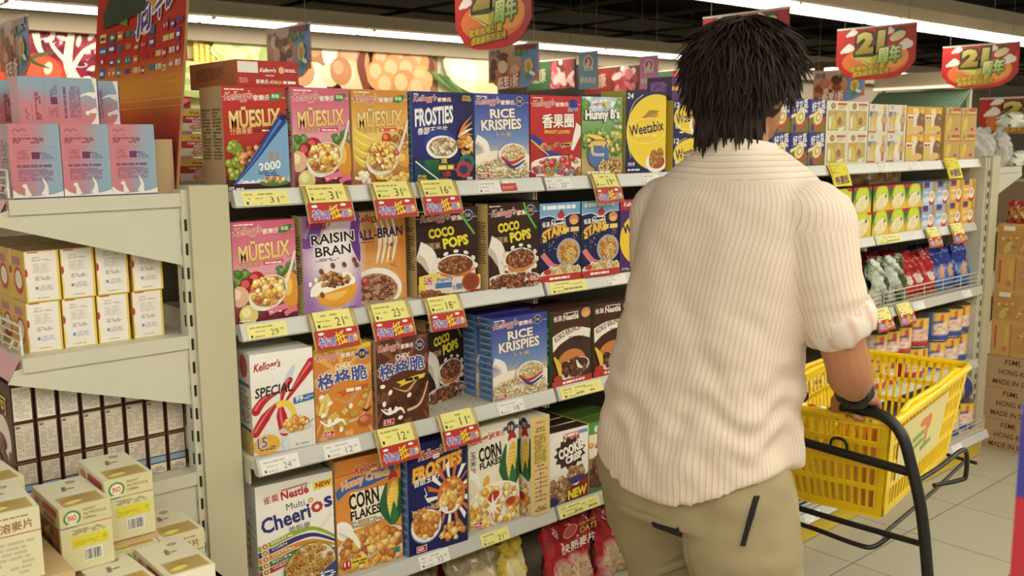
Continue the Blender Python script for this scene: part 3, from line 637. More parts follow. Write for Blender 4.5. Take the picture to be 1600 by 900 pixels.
def a_cheerios(A):
    H = A.H
    A.grad(0,0,1,H,lambda u,v: (244,240,232),2,2)
    A.logo_n(.09,H*.865,.6,(196,40,50),4); A.rect(.74,H*.86,.26,.11,(240,214,40),4); A.text('NEW',.875,H*.9,.2,.07,(170,30,36),.04,0,4)
    A.text('Multi',.5,H*.765,.24,.09,(70,66,100),.0,0,3); A.ell(.7,H*.775,.035,.035,(220,160,50)); A.ell(.7,H*.775,.015,.015,(246,240,230))
    A.text('Cheeri',.37,H*.66,.64,.22,(48,52,130),.03,0,8); A.text('o',.78,H*.7,.16,.155,(206,50,50),.03,0,8); A.text('s',.93,H*.725,.11,.155,(48,52,130),.03,0,8)
    A.text('脆穀樂',.54,H*.55,.28,.095,(60,60,80),.0,0,4); A.stroke([(.62,H*.3),(.78,H*.46),(.97,H*.62)],(.12,.06,.05),(236,232,226))
    names = ['BARLEY','CORN','OATS','RICE','WHEAT']; cols = [(150,180,50),(60,56,130),(224,140,50),(60,120,60),(196,44,50)]
    for k in range(5):
        y = H*(.445-.058*k); A.stroke([(0,y-.01),(.22,y+.035),(.5,y+.1),(.74,y+.09),(1.02,y-.1+.03*k)],(.075,.07,.03),cols[k]); A.ell(.09,y+.01,.05,.05,(240,220,180)); A.ell(.09,y+.01,.035,.035,(190,120,50)); A.ell(.09,y+.01,.014,.014,(240,230,210)); A.text(names[k],.27,y+.055,.2,.036,(246,240,226),.01,0,13); A.micro(.38,y+.07,.08,.03,1,(246,240,226))
    A.ell(.66,.24,.36,.34,(110,140,70),20,30); A.ell(.67,.25,.33,.31,(236,222,196),20,30); A.flakes(.66,.27,.32,.3,110,.042,[(214,160,70),(226,180,90),(196,130,50)],shape='ring')
    A.poly([(.76,.1),(1,.26),(1,0),(.7,0)],(60,70,140)); A.micro(.78,.04,.2,.1,3,WHT); A.ell(.2,.06,.13,.05,(206,40,40),14)

def husk(A, x, y, s):
    """a ripe corn cob in its green husk"""
    A.ell(x, y, .1*s, .34*s, (242,196,60), -8, 22)
    for i in range(9):
        for j in range(4): A.ell(x-.06*s+.04*s*j+.02*s*math.sin(i), y-.24*s+.055*s*i, .018*s, .024*s, (250,222,110), n=7, up=.05)
    A.stroke([(x-.02*s,y-.36*s),(x-.17*s,y-.05*s),(x-.1*s,y+.32*s)],(.03*s,.16*s,.02*s),(34,104,60)); A.stroke([(x+.02*s,y-.36*s),(x+.18*s,y-.02*s),(x+.14*s,y+.36*s)],(.03*s,.18*s,.02*s),(28,92,54)); A.stroke([(x,y-.36*s),(x+.03*s,y-.2*s),(x+.02*s,y+.0*s)],(.06*s,.16*s,.01*s),(48,124,66))
    A.stroke([(x-.06*s,y+.36*s),(x+.02*s,y+.44*s),(x+.1*s,y+.38*s)],(.02*s,.12*s,.02*s),(196,40,40))

def a_honey(A):
    H = A.H
    A.grad(0,0,1,H,lambda u,v: mix((236,160,60),(224,130,44),v),2,4); A.rect(0,H*.865,.36,.012,(206,60,40),4)
    A.text("Kellogg's",.5,H*.885,.4,.15,(186,30,40),.03,.25,5,((250,226,190),.03))
    A.poly([(.22,H*.7),(.22,H*.36),(.74,H*.4),(.74,H*.7)],(246,236,206))
    A.stroke([(.0,H*.68),(.2,H*.77),(.5,H*.78),(.9,H*.83)],(.1,.17,.12),(60,100,180)); A.text('Honey Crunch',.46,H*.785,.74,.14,(240,160,70),.03,.1,6,((250,236,214),.04),.02)
    husk(A,.86,.80,.86)
    A.text('CORN',.42,H*.625,.46,.22,(28,24,22),.03,0,4); A.text('FLAKES',.44,H*.5,.46,.13,(28,24,22),.03,0,4); A.micro(.22,H*.38,.5,.1,5,(120,100,70))
    A.ell(.1,.56,.16,.12,(250,246,236),-40); A.ell(.55,.24,.62,.28,(240,226,200),n=30); A.flakes(.52,.25,.5,.25,130,.075,FLK); A.stroke([(.06,.62),(.24,.46),(.32,.3)],(.12,.08,.03),(250,246,238))
    A.rect(.06,.06,.11,.11,(196,40,44)); A.text('11',.115,.125,.08,.06,WHT,.04); A.rect(.19,.07,.24,.1,(240,214,50)); A.micro(.2,.08,.22,.08,2,(120,100,40)); A.rect(.84,.1,.1,.08,(70,130,110))

def a_frost420(A):
    H = A.H
    A.grad(0,0,1,H,lambda u,v: mix((26,28,86),(40,44,120),max(0,1-abs(u-.6)-abs(v-.45))),6,8)
    A.text("Kellogg's",.4,H*.885,.42,.15,(206,40,50),.03,.25,5,(WHT,.05)); A.text('家樂氏',.74,H*.9,.26,.09,WHT,.03)
    A.text('FROSTIES',.5,H*.76,.84,.19,(244,190,60),.05,.2,8,((206,80,40),.04)); A.text('香甜玉米片',.34,H*.665,.48,.1,WHT,.03,.2,6)
    for k in range(18):
        a = .2+k*.36; A.poly([(.72,.72),(.72+.44*math.cos(a),.72+.46*math.sin(a)),(.72+.4*math.cos(a+.16),.72+.42*math.sin(a+.16))],(224,110,40) if k % 2 else (246,240,232))
    A.ell(.72,.7,.24,.26,(226,120,44),n=26); A.ell(.7,.62,.19,.17,(244,240,236),n=24); A.flakes(.71,.74,.18,.2,40,.06,FLK)
    A.stroke([(.26,H*.6),(.3,H*.53),(.27,H*.52),(.37,H*.44)],(.01,.02,.006),(230,236,246)); A.stroke([(.04,H*.42),(.16,H*.38)],(.004,.02),(230,236,246))
    A.flakes(.74,.2,.2,.12,24,.06,FLK)
    A.text('超級活力能量',.28,.6,.46,.09,(240,190,90),.02,0,6); A.ell(.28,.38,.27,.24,(90,110,180),n=26); A.ell(.28,.38,.25,.22,(246,240,230),n=26); A.ell(.28,.4,.22,.18,(226,160,60),n=24); A.flakes(.28,.42,.2,.17,70,.06,FLK)
    A.grams('420',.1,.05,.17)

def a_corn(A):
    H = A.H
    A.grad(0,0,1,H,lambda u,v: mix((236,200,140),(244,236,212),min(1,v*1.8)),3,6)
    A.text("Kellogg's",.24,H*.875,.42,.15,(196,34,44),.03,.25,4); A.text('家樂氏',.58,H*.895,.28,.09,(196,34,44),.03); A.medal(.84,H*.925,.1)
    husk(A,.84,.84,1.0)
    A.text('CORN',.42,H*.735,.44,.22,(26,22,20),.035,0,5); A.text('FLAKES',.43,H*.625,.43,.1,(26,22,20),.035,0,5)
    for i, ch in enumerate('玉米片'): A.text(ch,.09,H*(.74-.075*i),.11,.1,(40,34,30),.02)
    A.stroke([(.0,.86),(.14,.76),(.22,.6)],(.14,.1,.03),(250,248,242)); A.ell(.34,H*.45,.06,.09,(240,180,70),-20)
    A.ell(.52,.3,.56,.34,(250,244,230),n=30); A.flakes(.5,.28,.5,.3,120,.07,[(240,176,60),(232,150,44),(248,206,110),(250,230,180)]); A.ell(.46,.44,.12,.07,(206,50,40),20); A.ell(.8,.3,.1,.06,(206,60,40))
    for k in range(8): A.stroke([(.44,.28),(.44+.16*math.cos(k*.8),.28+.2*math.sin(k*.8))],(.06,.012),(250,248,240))
    A.grams('340',.06,.04,.17)

def a_corn_side(S):
    H = S.H
    S.rect(0,0,1,H,(232,200,120)); S.text('家樂氏',.5,H*.945,.5,H*.022,(206,60,40),.02); S.text('玉米片',.5,H*.885,.5,H*.035,(50,36,26),.03)
    S.micro(.25,H*.85,.5,H*.018,1,(110,80,40)); S.rect(.17,H*.53,.66,H*.3,(222,196,90)); S.micro(.19,H*.535,.62,H*.29,20,(130,100,40)); S.micro(.3,H*.5,.4,H*.02,1,(110,70,40))
    for k in range(8): S.micro(.2,H*(.46-.045*k),.24,H*.02,1,(110,110,150)); S.rect(.44,H*(.455-.045*k),.12,H*.026,(130,110,170) if k % 2 else (200,120,80)); S.micro(.6,H*(.46-.045*k),.26,H*.02,1,(150,120,60))
    S.micro(.2,H*.04,.64,H*.06,4,(120,90,50))

def a_cookie(A):
    H = A.H
    A.rect(0,0,1,H,(240,236,228)); A.logo_n(.08,H*.885,.7,(190,40,50),0,False); A.rect(.74,H*.91,.24,.07,(110,150,190))
    P = []
    for k in range(26): a = k*6.283/26; r = .42 if k % 2 else .33; P.append((.52+r*math.cos(a), H*.67+r*.82*math.sin(a)))
    A.poly(P,(60,36,34)); A.text('COOKiE',.54,H*.72,.64,.22,(246,240,230),.06,0,14); A.text('CRiSP',.62,H*.6,.44,.16,(246,240,230),.06,0,12)
    A.poly([(.3,.02),(.4,.36),(.7,.3),(1,.52),(1,0),(.3,0)],(150,34,40)); A.ell(.66,.56,.22,.16,(196,150,110)); A.flakes(.66,.58,.2,.15,26,.06,[(176,124,80),(150,96,60),(206,160,116)],shape='ball'); A.ell(.6,.42,.36,.08,(60,50,110),6)
    A.ell(.2,.3,.3,.3,(236,226,214)); A.flakes(.22,.28,.26,.26,60,.065,[(176,120,76),(150,96,60),(206,160,116)],shape='ball'); A.ell(.05,.08,.16,.1,(50,40,100)); A.text('NEW',.7,.16,.5,.2,(240,214,30),.06,.1,5,((110,20,30),.03))

def a_greenballs(A):
    H = A.H
    A.rect(0,0,1,H,(236,226,196)); A.rect(0,H*.83,1,H*.17,(70,150,60)); A.logo_n(.12,H*.9,.8,(250,246,230)); A.flakes(.5,H*.7,.5,.1,16,.08,[(200,80,60),(220,160,60)]); A.rect(0,0,1,H*.5,(150,110,76)); A.flakes(.5,H*.28,.5,H*.24,60,.1,[(110,60,40),(140,84,56),(90,50,34)],shape='ball'); A.rect(0,0,1,.1,(60,130,60))

# ------------------------------------------------------------------ the cartons on the shelves: name, size, art, sides
M_RED = carton('carton_red', .147, .219, .058, a_mueslix('red'), (190,40,28), 2, left=(206,176,130), right=(206,176,130), top=(196,120,80), back=(200,60,40))
M_PINK = carton('carton_pink', .146, .221, .055, a_mueslix('pink'), (214,90,120), 3, left=(236,190,190), right=(236,200,190), top=(200,80,90))
M_GOLD = carton('carton_gold', .156, .221, .055, a_mueslix('gold'), (214,140,50), 4, left=(226,190,130), right=(226,190,130), top=(190,110,40))
def blue_side(S):
    S.rect(0,0,1,S.H,(96,140,196))
    for k in range(12): S.rect(.08,S.H*(.06+.078*k),.84,S.H*.004,(240,240,250)); S.micro(.1,S.H*(.075+.078*k),.8,S.H*.045,3,(40,60,120))
M_FROS = carton('carton_navy', .19, .221, .056, a_frosties_star, (34,34,100), 5, left=(96,140,196), right=(96,140,196), side_art=blue_side)
M_RICE = carton('carton_blue', .186, .221, .057, a_rice, (56,70,170), 6, left=(96,140,196), right=(96,140,196), top=(60,40,140), side_art=blue_side)
M_LOOP = carton('carton_loops', .19, .221, .056, a_loops, (196,36,40), 7, left=(200,60,60))
M_HUN = carton('carton_hunny', .166, .222, .055, a_hunny, (170,190,90), 8, top=(150,176,90))
M_WEE = carton('carton_yellow', .182, .243, .1, a_weeta('24'), (36,36,96), 9, left=(190,176,60), right=(190,176,60), top=(150,140,60))
M_WEE12 = carton('carton_yellow_small', .16, .11, .1, a_weeta('12'), (36,36,96), 10, left=(226,190,50), right=(226,190,50), top=(40,40,100))
M_RAI = carton('carton_purple', .145, .224, .052, a_raisin, (140,80,170), 11, left=(226,214,150), top=(120,70,150))
M_ALL = carton('carton_bran', .15, .222, .055, a_allbran, (230,190,130), 12, top=(226,190,140))
M_COC1 = carton('carton_brown_promo', .178, .222, .056, a_coco(True), (58,34,24), 13, left=(226,196,130), right=(226,196,130))
M_COC = carton('carton_brown', .17, .226, .056, a_coco(False), (58,34,24), 14, left=(226,196,130), right=(226,196,130))
M_STAR = carton('carton_stars', .151, .218, .055, a_star, (28,32,84), 15, left=(60,90,60))
M_WPUR = carton('carton_purple_rings', .16, .214, .055, a_wpurple, (84,40,110), 16)
M_SPK = carton('carton_white', .144, .226, .086, a_special, (240,236,226), 17, left=(226,220,206), side_art=lambda S: (S.ell(.5,S.H*.86,.3,.3,(206,50,50)), S.rect(.1,S.H*.66,.8,S.H*.04,(60,100,170)), S.micro(.12,S.H*.3,.74,S.H*.34,16,(110,110,120)), S.rect(0,0,1,S.H*.22,(214,190,90)), S.rect(.1,S.H*.22,.8,S.H*.03,(50,60,120))))
M_CHX1 = carton('carton_orange', .145, .216, .056, a_chex(False), (224,134,44), 18, top=(240,206,30), left=(236,190,110))
M_CHX2 = carton('carton_chocolate', .145, .216, .056, a_chex(True), (96,50,34), 19, top=(110,60,40), left=(206,180,150))
M_KOKO = carton('carton_koko', .165, .214, .055, a_koko, (74,42,30), 20, left=(70,120,60), right=(70,120,60), top=(80,46,34))
M_CHE = carton('carton_cheerio', .188, .262, .066, a_cheerios, (240,236,226), 21, left=(196,196,190), top=(190,184,170), side_art=lambda S: [S.rect(0,0,1,S.H,(206,204,200)), S.micro(.4,S.H*.1,.5,S.H*.7,30,(150,150,160))]+[(S.ell(.25,S.H*(.62-.075*k),.16,.16,(190,150,90)), S.ell(.25,S.H*(.62-.075*k),.07,.07,(120,50,40))) for k in range(6)])
M_HON = carton('carton_honey', .174, .281, .055, a_honey, (224,134,44), 22, left=(230,190,120))
M_F420 = carton('carton_navy_big', .178, .288, .058, a_frost420, (28,30,90), 23, left=(96,140,196), right=(96,140,196), side_art=blue_side)
M_CORN = carton('carton_corn', .172, .279, .068, a_corn, (240,230,200), 24, left=(232,200,120), right=(232,200,120), side_art=a_corn_side)
M_COOK = carton('carton_cookie', .146, .2135, .05, a_cookie, (240,236,228), 25, top=(70,44,40), left=(226,220,206))
M_GRN = carton('carton_green', .15, .215, .055, a_greenballs, (70,150,60), 26, left=(226,206,70), top=(90,120,50))

def put(m, x0, x1, y0, y1, lev, name, label, d, cat='cereal box'):
    """stand a carton on a shelf with its front edge running from (x0,y0) to (x1,y1)"""
    a = math.atan2(y1-y0, x1-x0); cx, cy = (x0+x1)/2, (y0+y1)/2
    return place(m, name, (cx-math.sin(a)*d/2, cy+math.cos(a)*d/2, SHELF_Z[lev]), math.degrees(a), label, cat)
def row(m, n, x0, x1, y0, y1, lev, d, name, label, grp):
    for k in range(1, n+1):
        o = put(m, x0+(.004 if k % 2 else -.003), x1+(.004 if k % 2 else -.003), y0+k*(d+.003), y1+k*(d+.003), lev, name, label, d)
        if grp: o['group'] = grp
Y1 = .014
put(M_RED,-.001,.146,Y1,Y1,0,'cereal_box','red cereal box with green grapes and peeled blue corner, leftmost on top shelf',.058)
row(M_RED,1,-.001,.146,Y1,Y1,0,.058,'cereal_box','red cereal box lined up behind the one with the peeled blue corner','red boxes behind the front one')
put(M_PINK,.160,.306,Y1,Y1,0,'cereal_box','pink muesli box with a spoon of flakes on the top shelf',.055)
put(M_GOLD,.313,.469,Y1,Y1,0,'cereal_box','golden yellow muesli box with bananas and a spoon of flakes',.055)
row(M_PINK,1,.160,.306,Y1,Y1,0,.055,'cereal_box','pink muesli box behind the pink box of the top shelf',None)
put(M_FROS,.482,.672,Y1,Y1,0,'cereal_box','navy frosted flakes box with a dark film strip along its foot, top shelf',.056)
put(M_RICE,.677,.863,Y1,Y1,0,'cereal_box','blue rice cereal box between the navy box and the red fruit ring box, top shelf',.057)
put(M_LOOP,.869,1.059,Y1,Y1,0,'cereal_box','red fruit ring cereal box with big white Chinese lettering',.056)
put(M_HUN,1.065,1.231,Y1,Y1,0,'cereal_box','green and sky blue honey cereal box next to the big yellow wheat biscuit box',.055)
put(M_WEE,1.247,1.429,Y1,Y1,0,'cereal_box','large yellow and navy wheat biscuit box marked 24',.1)
z = SHELF_Z[0]
o = place(M_WEE12,'cereal_box',(1.545,.065,z),0,'small yellow and navy wheat biscuit box at the bottom of the pair marked 12'); o = place(M_WEE12,'cereal_box',(1.545,.065,z+.1105),0,'small yellow and navy wheat biscuit box marked 12, upper one of the pair')
M_LIE1 = carton('carton_low_purple', .09, .07, .1, lambda A: (A.rect(0,0,1,A.H,(90,50,110)), A.rect(0,A.H*.4,1,A.H*.18,(226,170,60)), A.text('12',.3,A.H*.8,.2,.14,WHT)), (96,60,120), 27)
M_LIE2 = carton('carton_low_orange', .13, .075, .1, lambda A: (A.rect(0,0,1,A.H,(222,150,40)), A.rect(.3,.05,.3,A.H*.8,(236,176,60)), A.micro(.64,.1,.3,.3,4,(150,80,30))), (226,150,40), 28)
place(M_LIE1,'food_box',(1.505,.068,z+.2212),0,'small purple box lying on the yellow 12-piece boxes','box'); place(M_LIE2,'food_box',(1.625,.068,z+.2212),0,'small orange box lying beside the purple one on the yellow 12-piece boxes','box')
M_W3 = M_WEE12
place(M_WEE12,'cereal_box',(1.712,.065,z),0,'lower small wheat biscuit box half hidden behind the shopper'); place(M_WEE12,'cereal_box',(1.712,.065,z+.1105),0,'upper small wheat biscuit box half hidden behind the shopper')
# a red carton laid flat on top of the row of red ones
M_FLAT = carton('carton_red_flat', .148, .055, .218, lambda A: (A.rect(0,0,1,A.H,(190,40,34)), A.rect(.02,A.H*.52,.32,A.H*.42,(236,232,222)), A.text("Kellogg's",.5,A.H*.62,.26,.08,WHT,.03,.25), A.micro(.42,A.H*.42,.18,.02,1,WHT), A.ell(.72,A.H*.66,.05,.05,(226,190,120)), A.micro(.78,A.H*.6,.18,.05,2,WHT), A.micro(.04,A.H*.14,.14,.08,3,(230,150,130)), A.text('家樂氏',.4,A.H*.2,.2,.06,WHT,.03), A.text('MÜESLIX',.62,A.H*.2,.2,.055,(246,220,130),.03), A.micro(.74,A.H*.14,.22,.05,1,WHT,.8,1)), (196,44,36), 29, left=(200,120,80), top=(190,60,44))
place(M_FLAT,'cereal_box',(.106,.128,z+.2195),2,'red cereal box laid flat across the tops of the red boxes')
# second shelf
put(M_PINK,.009,.153,.022,.012,1,'cereal_box','pink muesli box with a spoon of flakes, leftmost on the second shelf',.055)
put(M_RAI,.176,.320,.021,.008,1,'cereal_box','purple and white raisin bran box with an orange bowl',.052)
put(M_ALL,.340,.489,.069,.064,1,'cereal_box','cream and orange bran box with a white bowl of dark sticks',.055)
put(M_COC1,.503,.681,.040,.012,1,'cereal_box','dark brown chocolate puffs box with a yellow promotion band at its foot',.056)
put(M_COC,.711,.880,.008,-.004,1,'cereal_box','dark brown chocolate puffs box with a milk stream beside the navy star boxes',.056)
put(M_STAR,.894,1.044,.006,.000,1,'cereal_box','left of the two navy and light blue star cereal boxes',.055)
put(M_STAR,1.048,1.199,-.002,-.006,1,'cereal_box','right of the two navy and light blue star cereal boxes',.055)
put(M_WPUR,1.206,1.366,-.004,-.008,1,'cereal_box','purple and yellow ring cereal box half hidden by the shopper on the second shelf',.055)
row(M_COC,1,.711,.880,.010,.0,1,.06,'cereal_box','dark brown chocolate puffs box behind the milk stream one',None)
# third shelf
put(M_SPK,.018,.161,-.013,-.031,2,'cereal_box','white cereal box with a big red K',.086)
row(M_SPK,2,.018,.161,-.013,-.031,2,.086,'cereal_box','white cereal box standing behind the one with the big red K','white boxes behind the front one')
put(M_CHX1,.170,.314,-.019,-.033,2,'cereal_box','orange square cereal box with blue Chinese lettering',.056)
put(M_CHX2,.327,.471,-.034,-.044,2,'cereal_box','chocolate brown square cereal box with blue Chinese lettering',.056)
put(M_COC,.537,.702,.054,.105,2,'cereal_box','dark chocolate puffs box turned askew deep in the third shelf',.056)
put(M_RICE,.692,.876,.040,.032,2,'cereal_box','blue rice cereal box pushed back behind the front one on the third shelf',.057)
put(M_RICE,.689,.873,-.032,-.043,2,'cereal_box','blue rice cereal box at the front edge of the third shelf',.057)
put(M_KOKO,.892,1.062,-.038,-.030,2,'cereal_box','left of the two brown chocolate crisp boxes with a white speech band',.055)
put(M_KOKO,1.069,1.233,-.028,-.036,2,'cereal_box','right of the two brown chocolate crisp boxes, partly behind the shopper',.055)
row(M_KOKO,2,.892,1.062,-.036,-.030,2,.055,'cereal_box','brown chocolate crisp box in the row behind the front pair','brown boxes behind the front pair')
# fourth shelf
put(M_CHE,.027,.215,.012,-.006,3,'cereal_box','large white multi ring cereal box with five coloured stripes',.066)
row(M_CHE,2,.027,.215,.012,-.006,3,.066,'cereal_box','white ring cereal box behind the front one on the fourth shelf','white ring boxes behind the front one')
put(M_HON,.221,.395,-.006,-.025,3,'cereal_box','orange honey flakes box with a blue ribbon',.055)
put(M_F420,.402,.580,-.043,-.053,3,'cereal_box','tall navy frosted flakes box with yellow lettering on the fourth shelf',.058)
put(M_CORN,.613,.785,-.018,-.024,3,'cereal_box','cream corn flakes box facing forward with a green husked cob',.068)
o = put(M_CORN,.801,.871,-.053,-.056,3,'cereal_box','cream corn flakes box turned sideways showing its yellow side panel',.172); o.rotation_euler.z = math.radians(-90-2)
put(M_COOK,.891,1.037,-.034,-.042,3,'cereal_box','white cookie cereal box with a dark burst and yellow NEW',.05)
for k in range(4): put(M_COOK,.892+.002*k,1.038+.002*k,-.038+.054*(k+1),-.040+.054*(k+1),3,'cereal_box','white cookie cereal box in the row behind the front one',.05)['group'] = 'cookie boxes behind the front one'
put(M_GRN,1.043,1.193,-.040,-.044,3,'cereal_box','green topped box of brown cereal balls beside the cookie cereal box',.055)
for k in range(3): put(M_GRN,1.045,1.195,-.040+.057*(k+1),-.044+.057*(k+1),3,'cereal_box','green topped cereal box in the row behind the front one',.055)['group'] = 'green boxes behind the front one'
# stock on the stretch of shelf that the shopper stands in front of
g = 'cereal stock out of sight behind the shopper'
for m, lev, xs, d in ((M_ALL,1,(1.46,1.62,1.78),.055),(M_PINK,1,(1.95,2.11,2.27),.055),(M_GOLD,2,(1.34,1.51,1.68,1.85),.055),(M_CHE,3,(1.30,1.50,1.70,1.90),.066),(M_LOOP,4,(1.42,1.63,1.84),.056)):
    for x in xs: put(m, x-.075, x+.075, SHELF_Y[lev]+.012, SHELF_Y[lev]+.008, lev, 'cereal_box', 'cereal box in the stretch of shelf hidden by the shopper', d)['group'] = g

# ------------------------------------------------------------------ goods in the far bays
def a_tonic(A):
    H = A.H
    A.rect(0,0,1,H,(128,116,44)); A.poly([(0,H),(0,.55),(.5,.7),(1,.35),(1,H)],(52,48,140)); A.stroke([(0,.5),(.4,.62),(.9,.9)],(.1,.1,.06),(240,226,150)); A.stroke([(.2,.3),(.5,.16),(.98,.5)],(.06,.14,.05),(206,70,50))
    A.ell(.52,.5,.28,.22,(236,220,140),30,24); A.ell(.54,.5,.17,.13,(206,170,80),30,20); A.ell(.55,.5,.1,.08,(240,230,180),30,16)
    A.text('好立克',.54,H*.82,.78,.3,WHT,.04,.1,10,((60,40,130),.04)); A.micro(.62,H*.6,.3,.12,3,WHT,.8,1); A.ell(.2,.14,.09,.15,(50,60,140)); A.rect(0,0,1,.05,(110,100,40))
def a_oatbeige(A):
    H = A.H
    A.rect(0,0,1,H,(232,228,196)); A.rect(.06,.06,.88,H*.63,(206,176,96)); 
    for k in range(10): A.stroke([(.1,.1+.05*k),(.5,.16+.045*k),(.92,.1+.05*k)],(.004,.01,.004),(176,140,64))
    A.ell(.3,.28,.13,.2,(220,196,80),30); A.ell(.17,.26,.06,.17,(236,230,206)); A.ell(.62,.4,.16,.14,(214,186,100)); A.ell(.62,.3,.1,.1,(170,110,70)); A.poly([(.56,.12),(.86,.18),(.84,.08),(.58,.05)],(220,236,216))
    A.text('即溶麥片',.7,H*.8,.34,.07,(190,150,110)); A.rect(.5,H*.87,.44,.06,(206,90,70)); A.ell(.3,H*.85,.11,.08,(96,140,90)); A.ell(.3,H*.85,.08,.055,(224,130,90))
def a_wheat(A):
    H = A.H
    A.rect(0,0,1,H,(226,220,206)); A.rect(.02,H*.58,.4,.14,(110,140,206)); A.text('麥片',.2,H*.66,.34,.15,(80,110,190),.03)
    for k in range(7): A.stroke([(.08+.07*k,.08),(.12+.07*k,.4),(.2+.06*k,.58)],(.03,.07,.02),[(214,170,70),(226,190,90),(236,200,60)][k%3])
    A.ell(.64,.3,.26,.22,(236,228,212)); A.ell(.8,.38,.16,.16,(216,170,100)); A.rect(.72,.06,.16,.24,(190,130,90)); A.rect(0,.03,.4,.05,(206,110,70)); A.ell(.83,H*.85,.11,.1,(236,180,80)); A.micro(.74,H*.6,.18,.14,3,(190,110,70)); A.ell(.2,H*.9,.08,.06,(200,180,140))
def a_orange(A):
    H = A.H
    A.rect(0,0,1,H,(226,190,140)); A.rect(0,H*.7,1,H*.3,(240,172,40)); A.ell(.4,H*.84,.1,.08,(250,220,140)); A.rect(.0,H*.54,.4,.12,(246,240,230)); A.micro(.04,H*.56,.3,.07,1,(190,60,50),.9,1); A.rect(.06,.05,.28,.36,(226,196,80)); A.ell(.5,.38,.12,.34,(236,226,200),-10); A.ell(.8,.3,.26,.3,(150,90,60)); A.ell(.66,.14,.3,.1,(236,190,110)); A.poly([(.74,.62),(.84,.68),(.95,.62),(.86,.55)],(240,214,60)); A.ell(.86,.44,.1,.05,(110,160,120))
def a_goldoat(A):
    H = A.H
    A.rect(0,0,1,H,(214,176,90)); A.rect(0,H*.75,1,H*.25,(224,180,100)); A.rect(.42,H*.86,.54,.09,(206,80,60)); A.micro(.42,H*.78,.5,.05,1,(240,214,90),.9,1); A.ell(.24,H*.88,.12,.07,(176,150,70))
    for k in range(12): A.stroke([(.04,.06+.045*k),(.5,.1+.045*k),(.96,.05+.05*k)],(.004,.012,.004),(186,140,60))
    A.ell(.26,.28,.13,.22,(232,200,70),-30); A.ell(.72,.14,.15,.08,(226,140,150)); A.ell(.72,.14,.1,.05,(206,60,80)); A.rect(0,H*.73,1,.02,(200,90,60))
def a_soup(bg):
    def f(A):
        H = A.H
        A.grad(0,0,1,H,lambda u,v: mix((240,196,50),bg,min(1,max(0,v*2.2-.6))),3,8); A.rect(0,H*.88,1,H*.12,(206,44,44)); A.micro(.3,H*.91,.4,.05,1,WHT,.9,1)
        A.ell(.5,H*.62,.38,.34,(200,220,50)); A.ell(.5,H*.78,.24,.12,(214,226,60)); A.poly([(.14,H*.5),(.8,H*.62),(.84,H*.47),(.2,H*.36)],(70,150,60)); A.text('康寶湯',.48,H*.49,.5,.14,(240,246,220),.03,0,10)
        A.ell(.5,.26,.38,.22,(244,232,200),14,24); A.ell(.5,.22,.32,.17,(240,222,160),20,24); A.ell(.72,.42,.06,.05,(120,90,160)); A.flakes(.5,.22,.24,.1,10,.04,[(250,240,200)])
    return f
def a_cup(bg, lo):
    def f(A):
        H = A.H
        A.rect(0,0,1,H,bg); A.rect(.06,H*.8,.4,.16,(60,70,150)); A.rect(.06,H*.74,.4,.06,(206,50,50)); A.rect(.72,H*.52,.22,.44,(200,150,70)); A.poly([(0,0),(0,H*.3),(.6,H*.5),(1,H*.4),(1,0)],lo); A.ell(.68,.24,.24,.28,(206,60,44)); A.ell(.68,.3,.2,.2,(246,238,226)); A.ell(.68,.34,.14,.1,(226,190,130)); A.micro(.08,H*.52,.5,.08,2,(240,240,250)); A.ell(.3,.2,.22,.1,mix(lo,(255,255,255),.4))
    return f
M_TON = carton('carton_tonic', .112, .1195, .075, a_tonic, (60,54,140), 40)
M_OAT = carton('carton_oat', .148, .118, .088, a_oatbeige, (228,224,190), 41, top=(220,214,180))
M_WHT = carton('carton_wheat', .146, .115, .07, a_wheat, (222,216,200), 42)
M_ORG = carton('carton_orange_oat', .15, .113, .07, a_orange, (226,190,130), 43)
M_GLD = carton('carton_gold_oat', .149, .114, .07, a_goldoat, (210,170,86), 44)
M_SPG = carton('carton_soup_green', .135, .0985, .05, a_soup((50,120,60)), (50,120,60), 45, top=(200,50,46))
M_SPY = carton('carton_soup_yellow', .152, .0985, .05, a_soup((236,206,70)), (226,190,60), 46, top=(200,50,46))
M_CPB = carton('carton_cup_blue', .124, .1, .05, a_cup((150,186,224),(190,210,232)), (140,176,216), 47)
M_CPY = carton('carton_cup_yellow', .127, .1, .05, a_cup((240,190,60),(236,176,50)), (236,180,60), 48)
zt = SHELF_Z[0]
def stack(mesh, name, xs, h, d, y, z, what, rows=2, cat='food box', back=1, rown=('lower','upper')):
    for i, x in enumerate(xs):
        for r in range(rows):
            pos = ('leftmost' if i == 0 else 'rightmost' if i == len(xs)-1 else 'middle') if len(xs) != 2 else ('left', 'right')[i]
            rr = rown[r] if rows > 1 else ''
            place(mesh, name, (x, y+d/2, z+r*(h+.0006)), 0, f'{pos} {what} in the {rr} layer' if rows > 1 else f'{pos} {what}', cat)
            for k in range(1, back+1):
                place(mesh, name, (x, y+d/2+k*(d+.004), z+r*(h+.0006)), 0, f'{what} standing behind the front pair', cat, what+' behind')
stack(M_TON, 'food_box', [2.048, 2.164, 2.2795], .1195, .075, .014, zt, 'purple and olive malt drink box')
stack(M_OAT, 'food_box', [2.412, 2.562], .118, .088, .014, zt, 'beige oat box on the top shelf')
stack(M_WHT, 'food_box', [2.718, 2.868], .115, .07, .014, zt, 'white wheat sheaf box')
stack(M_ORG, 'food_box', [3.026, 3.182], .113, .07, .014, zt, 'orange topped oat drink box')
stack(M_GLD, 'food_box', [3.367, 3.522], .114, .07, .014, zt, 'golden brown oat box')
z2 = SHELF_Z[1]
stack(M_SPY, 'soup_box', [2.462], .0985, .05, .012, z2, 'yellow soup box half behind the arm', rown=('bottom','top'))
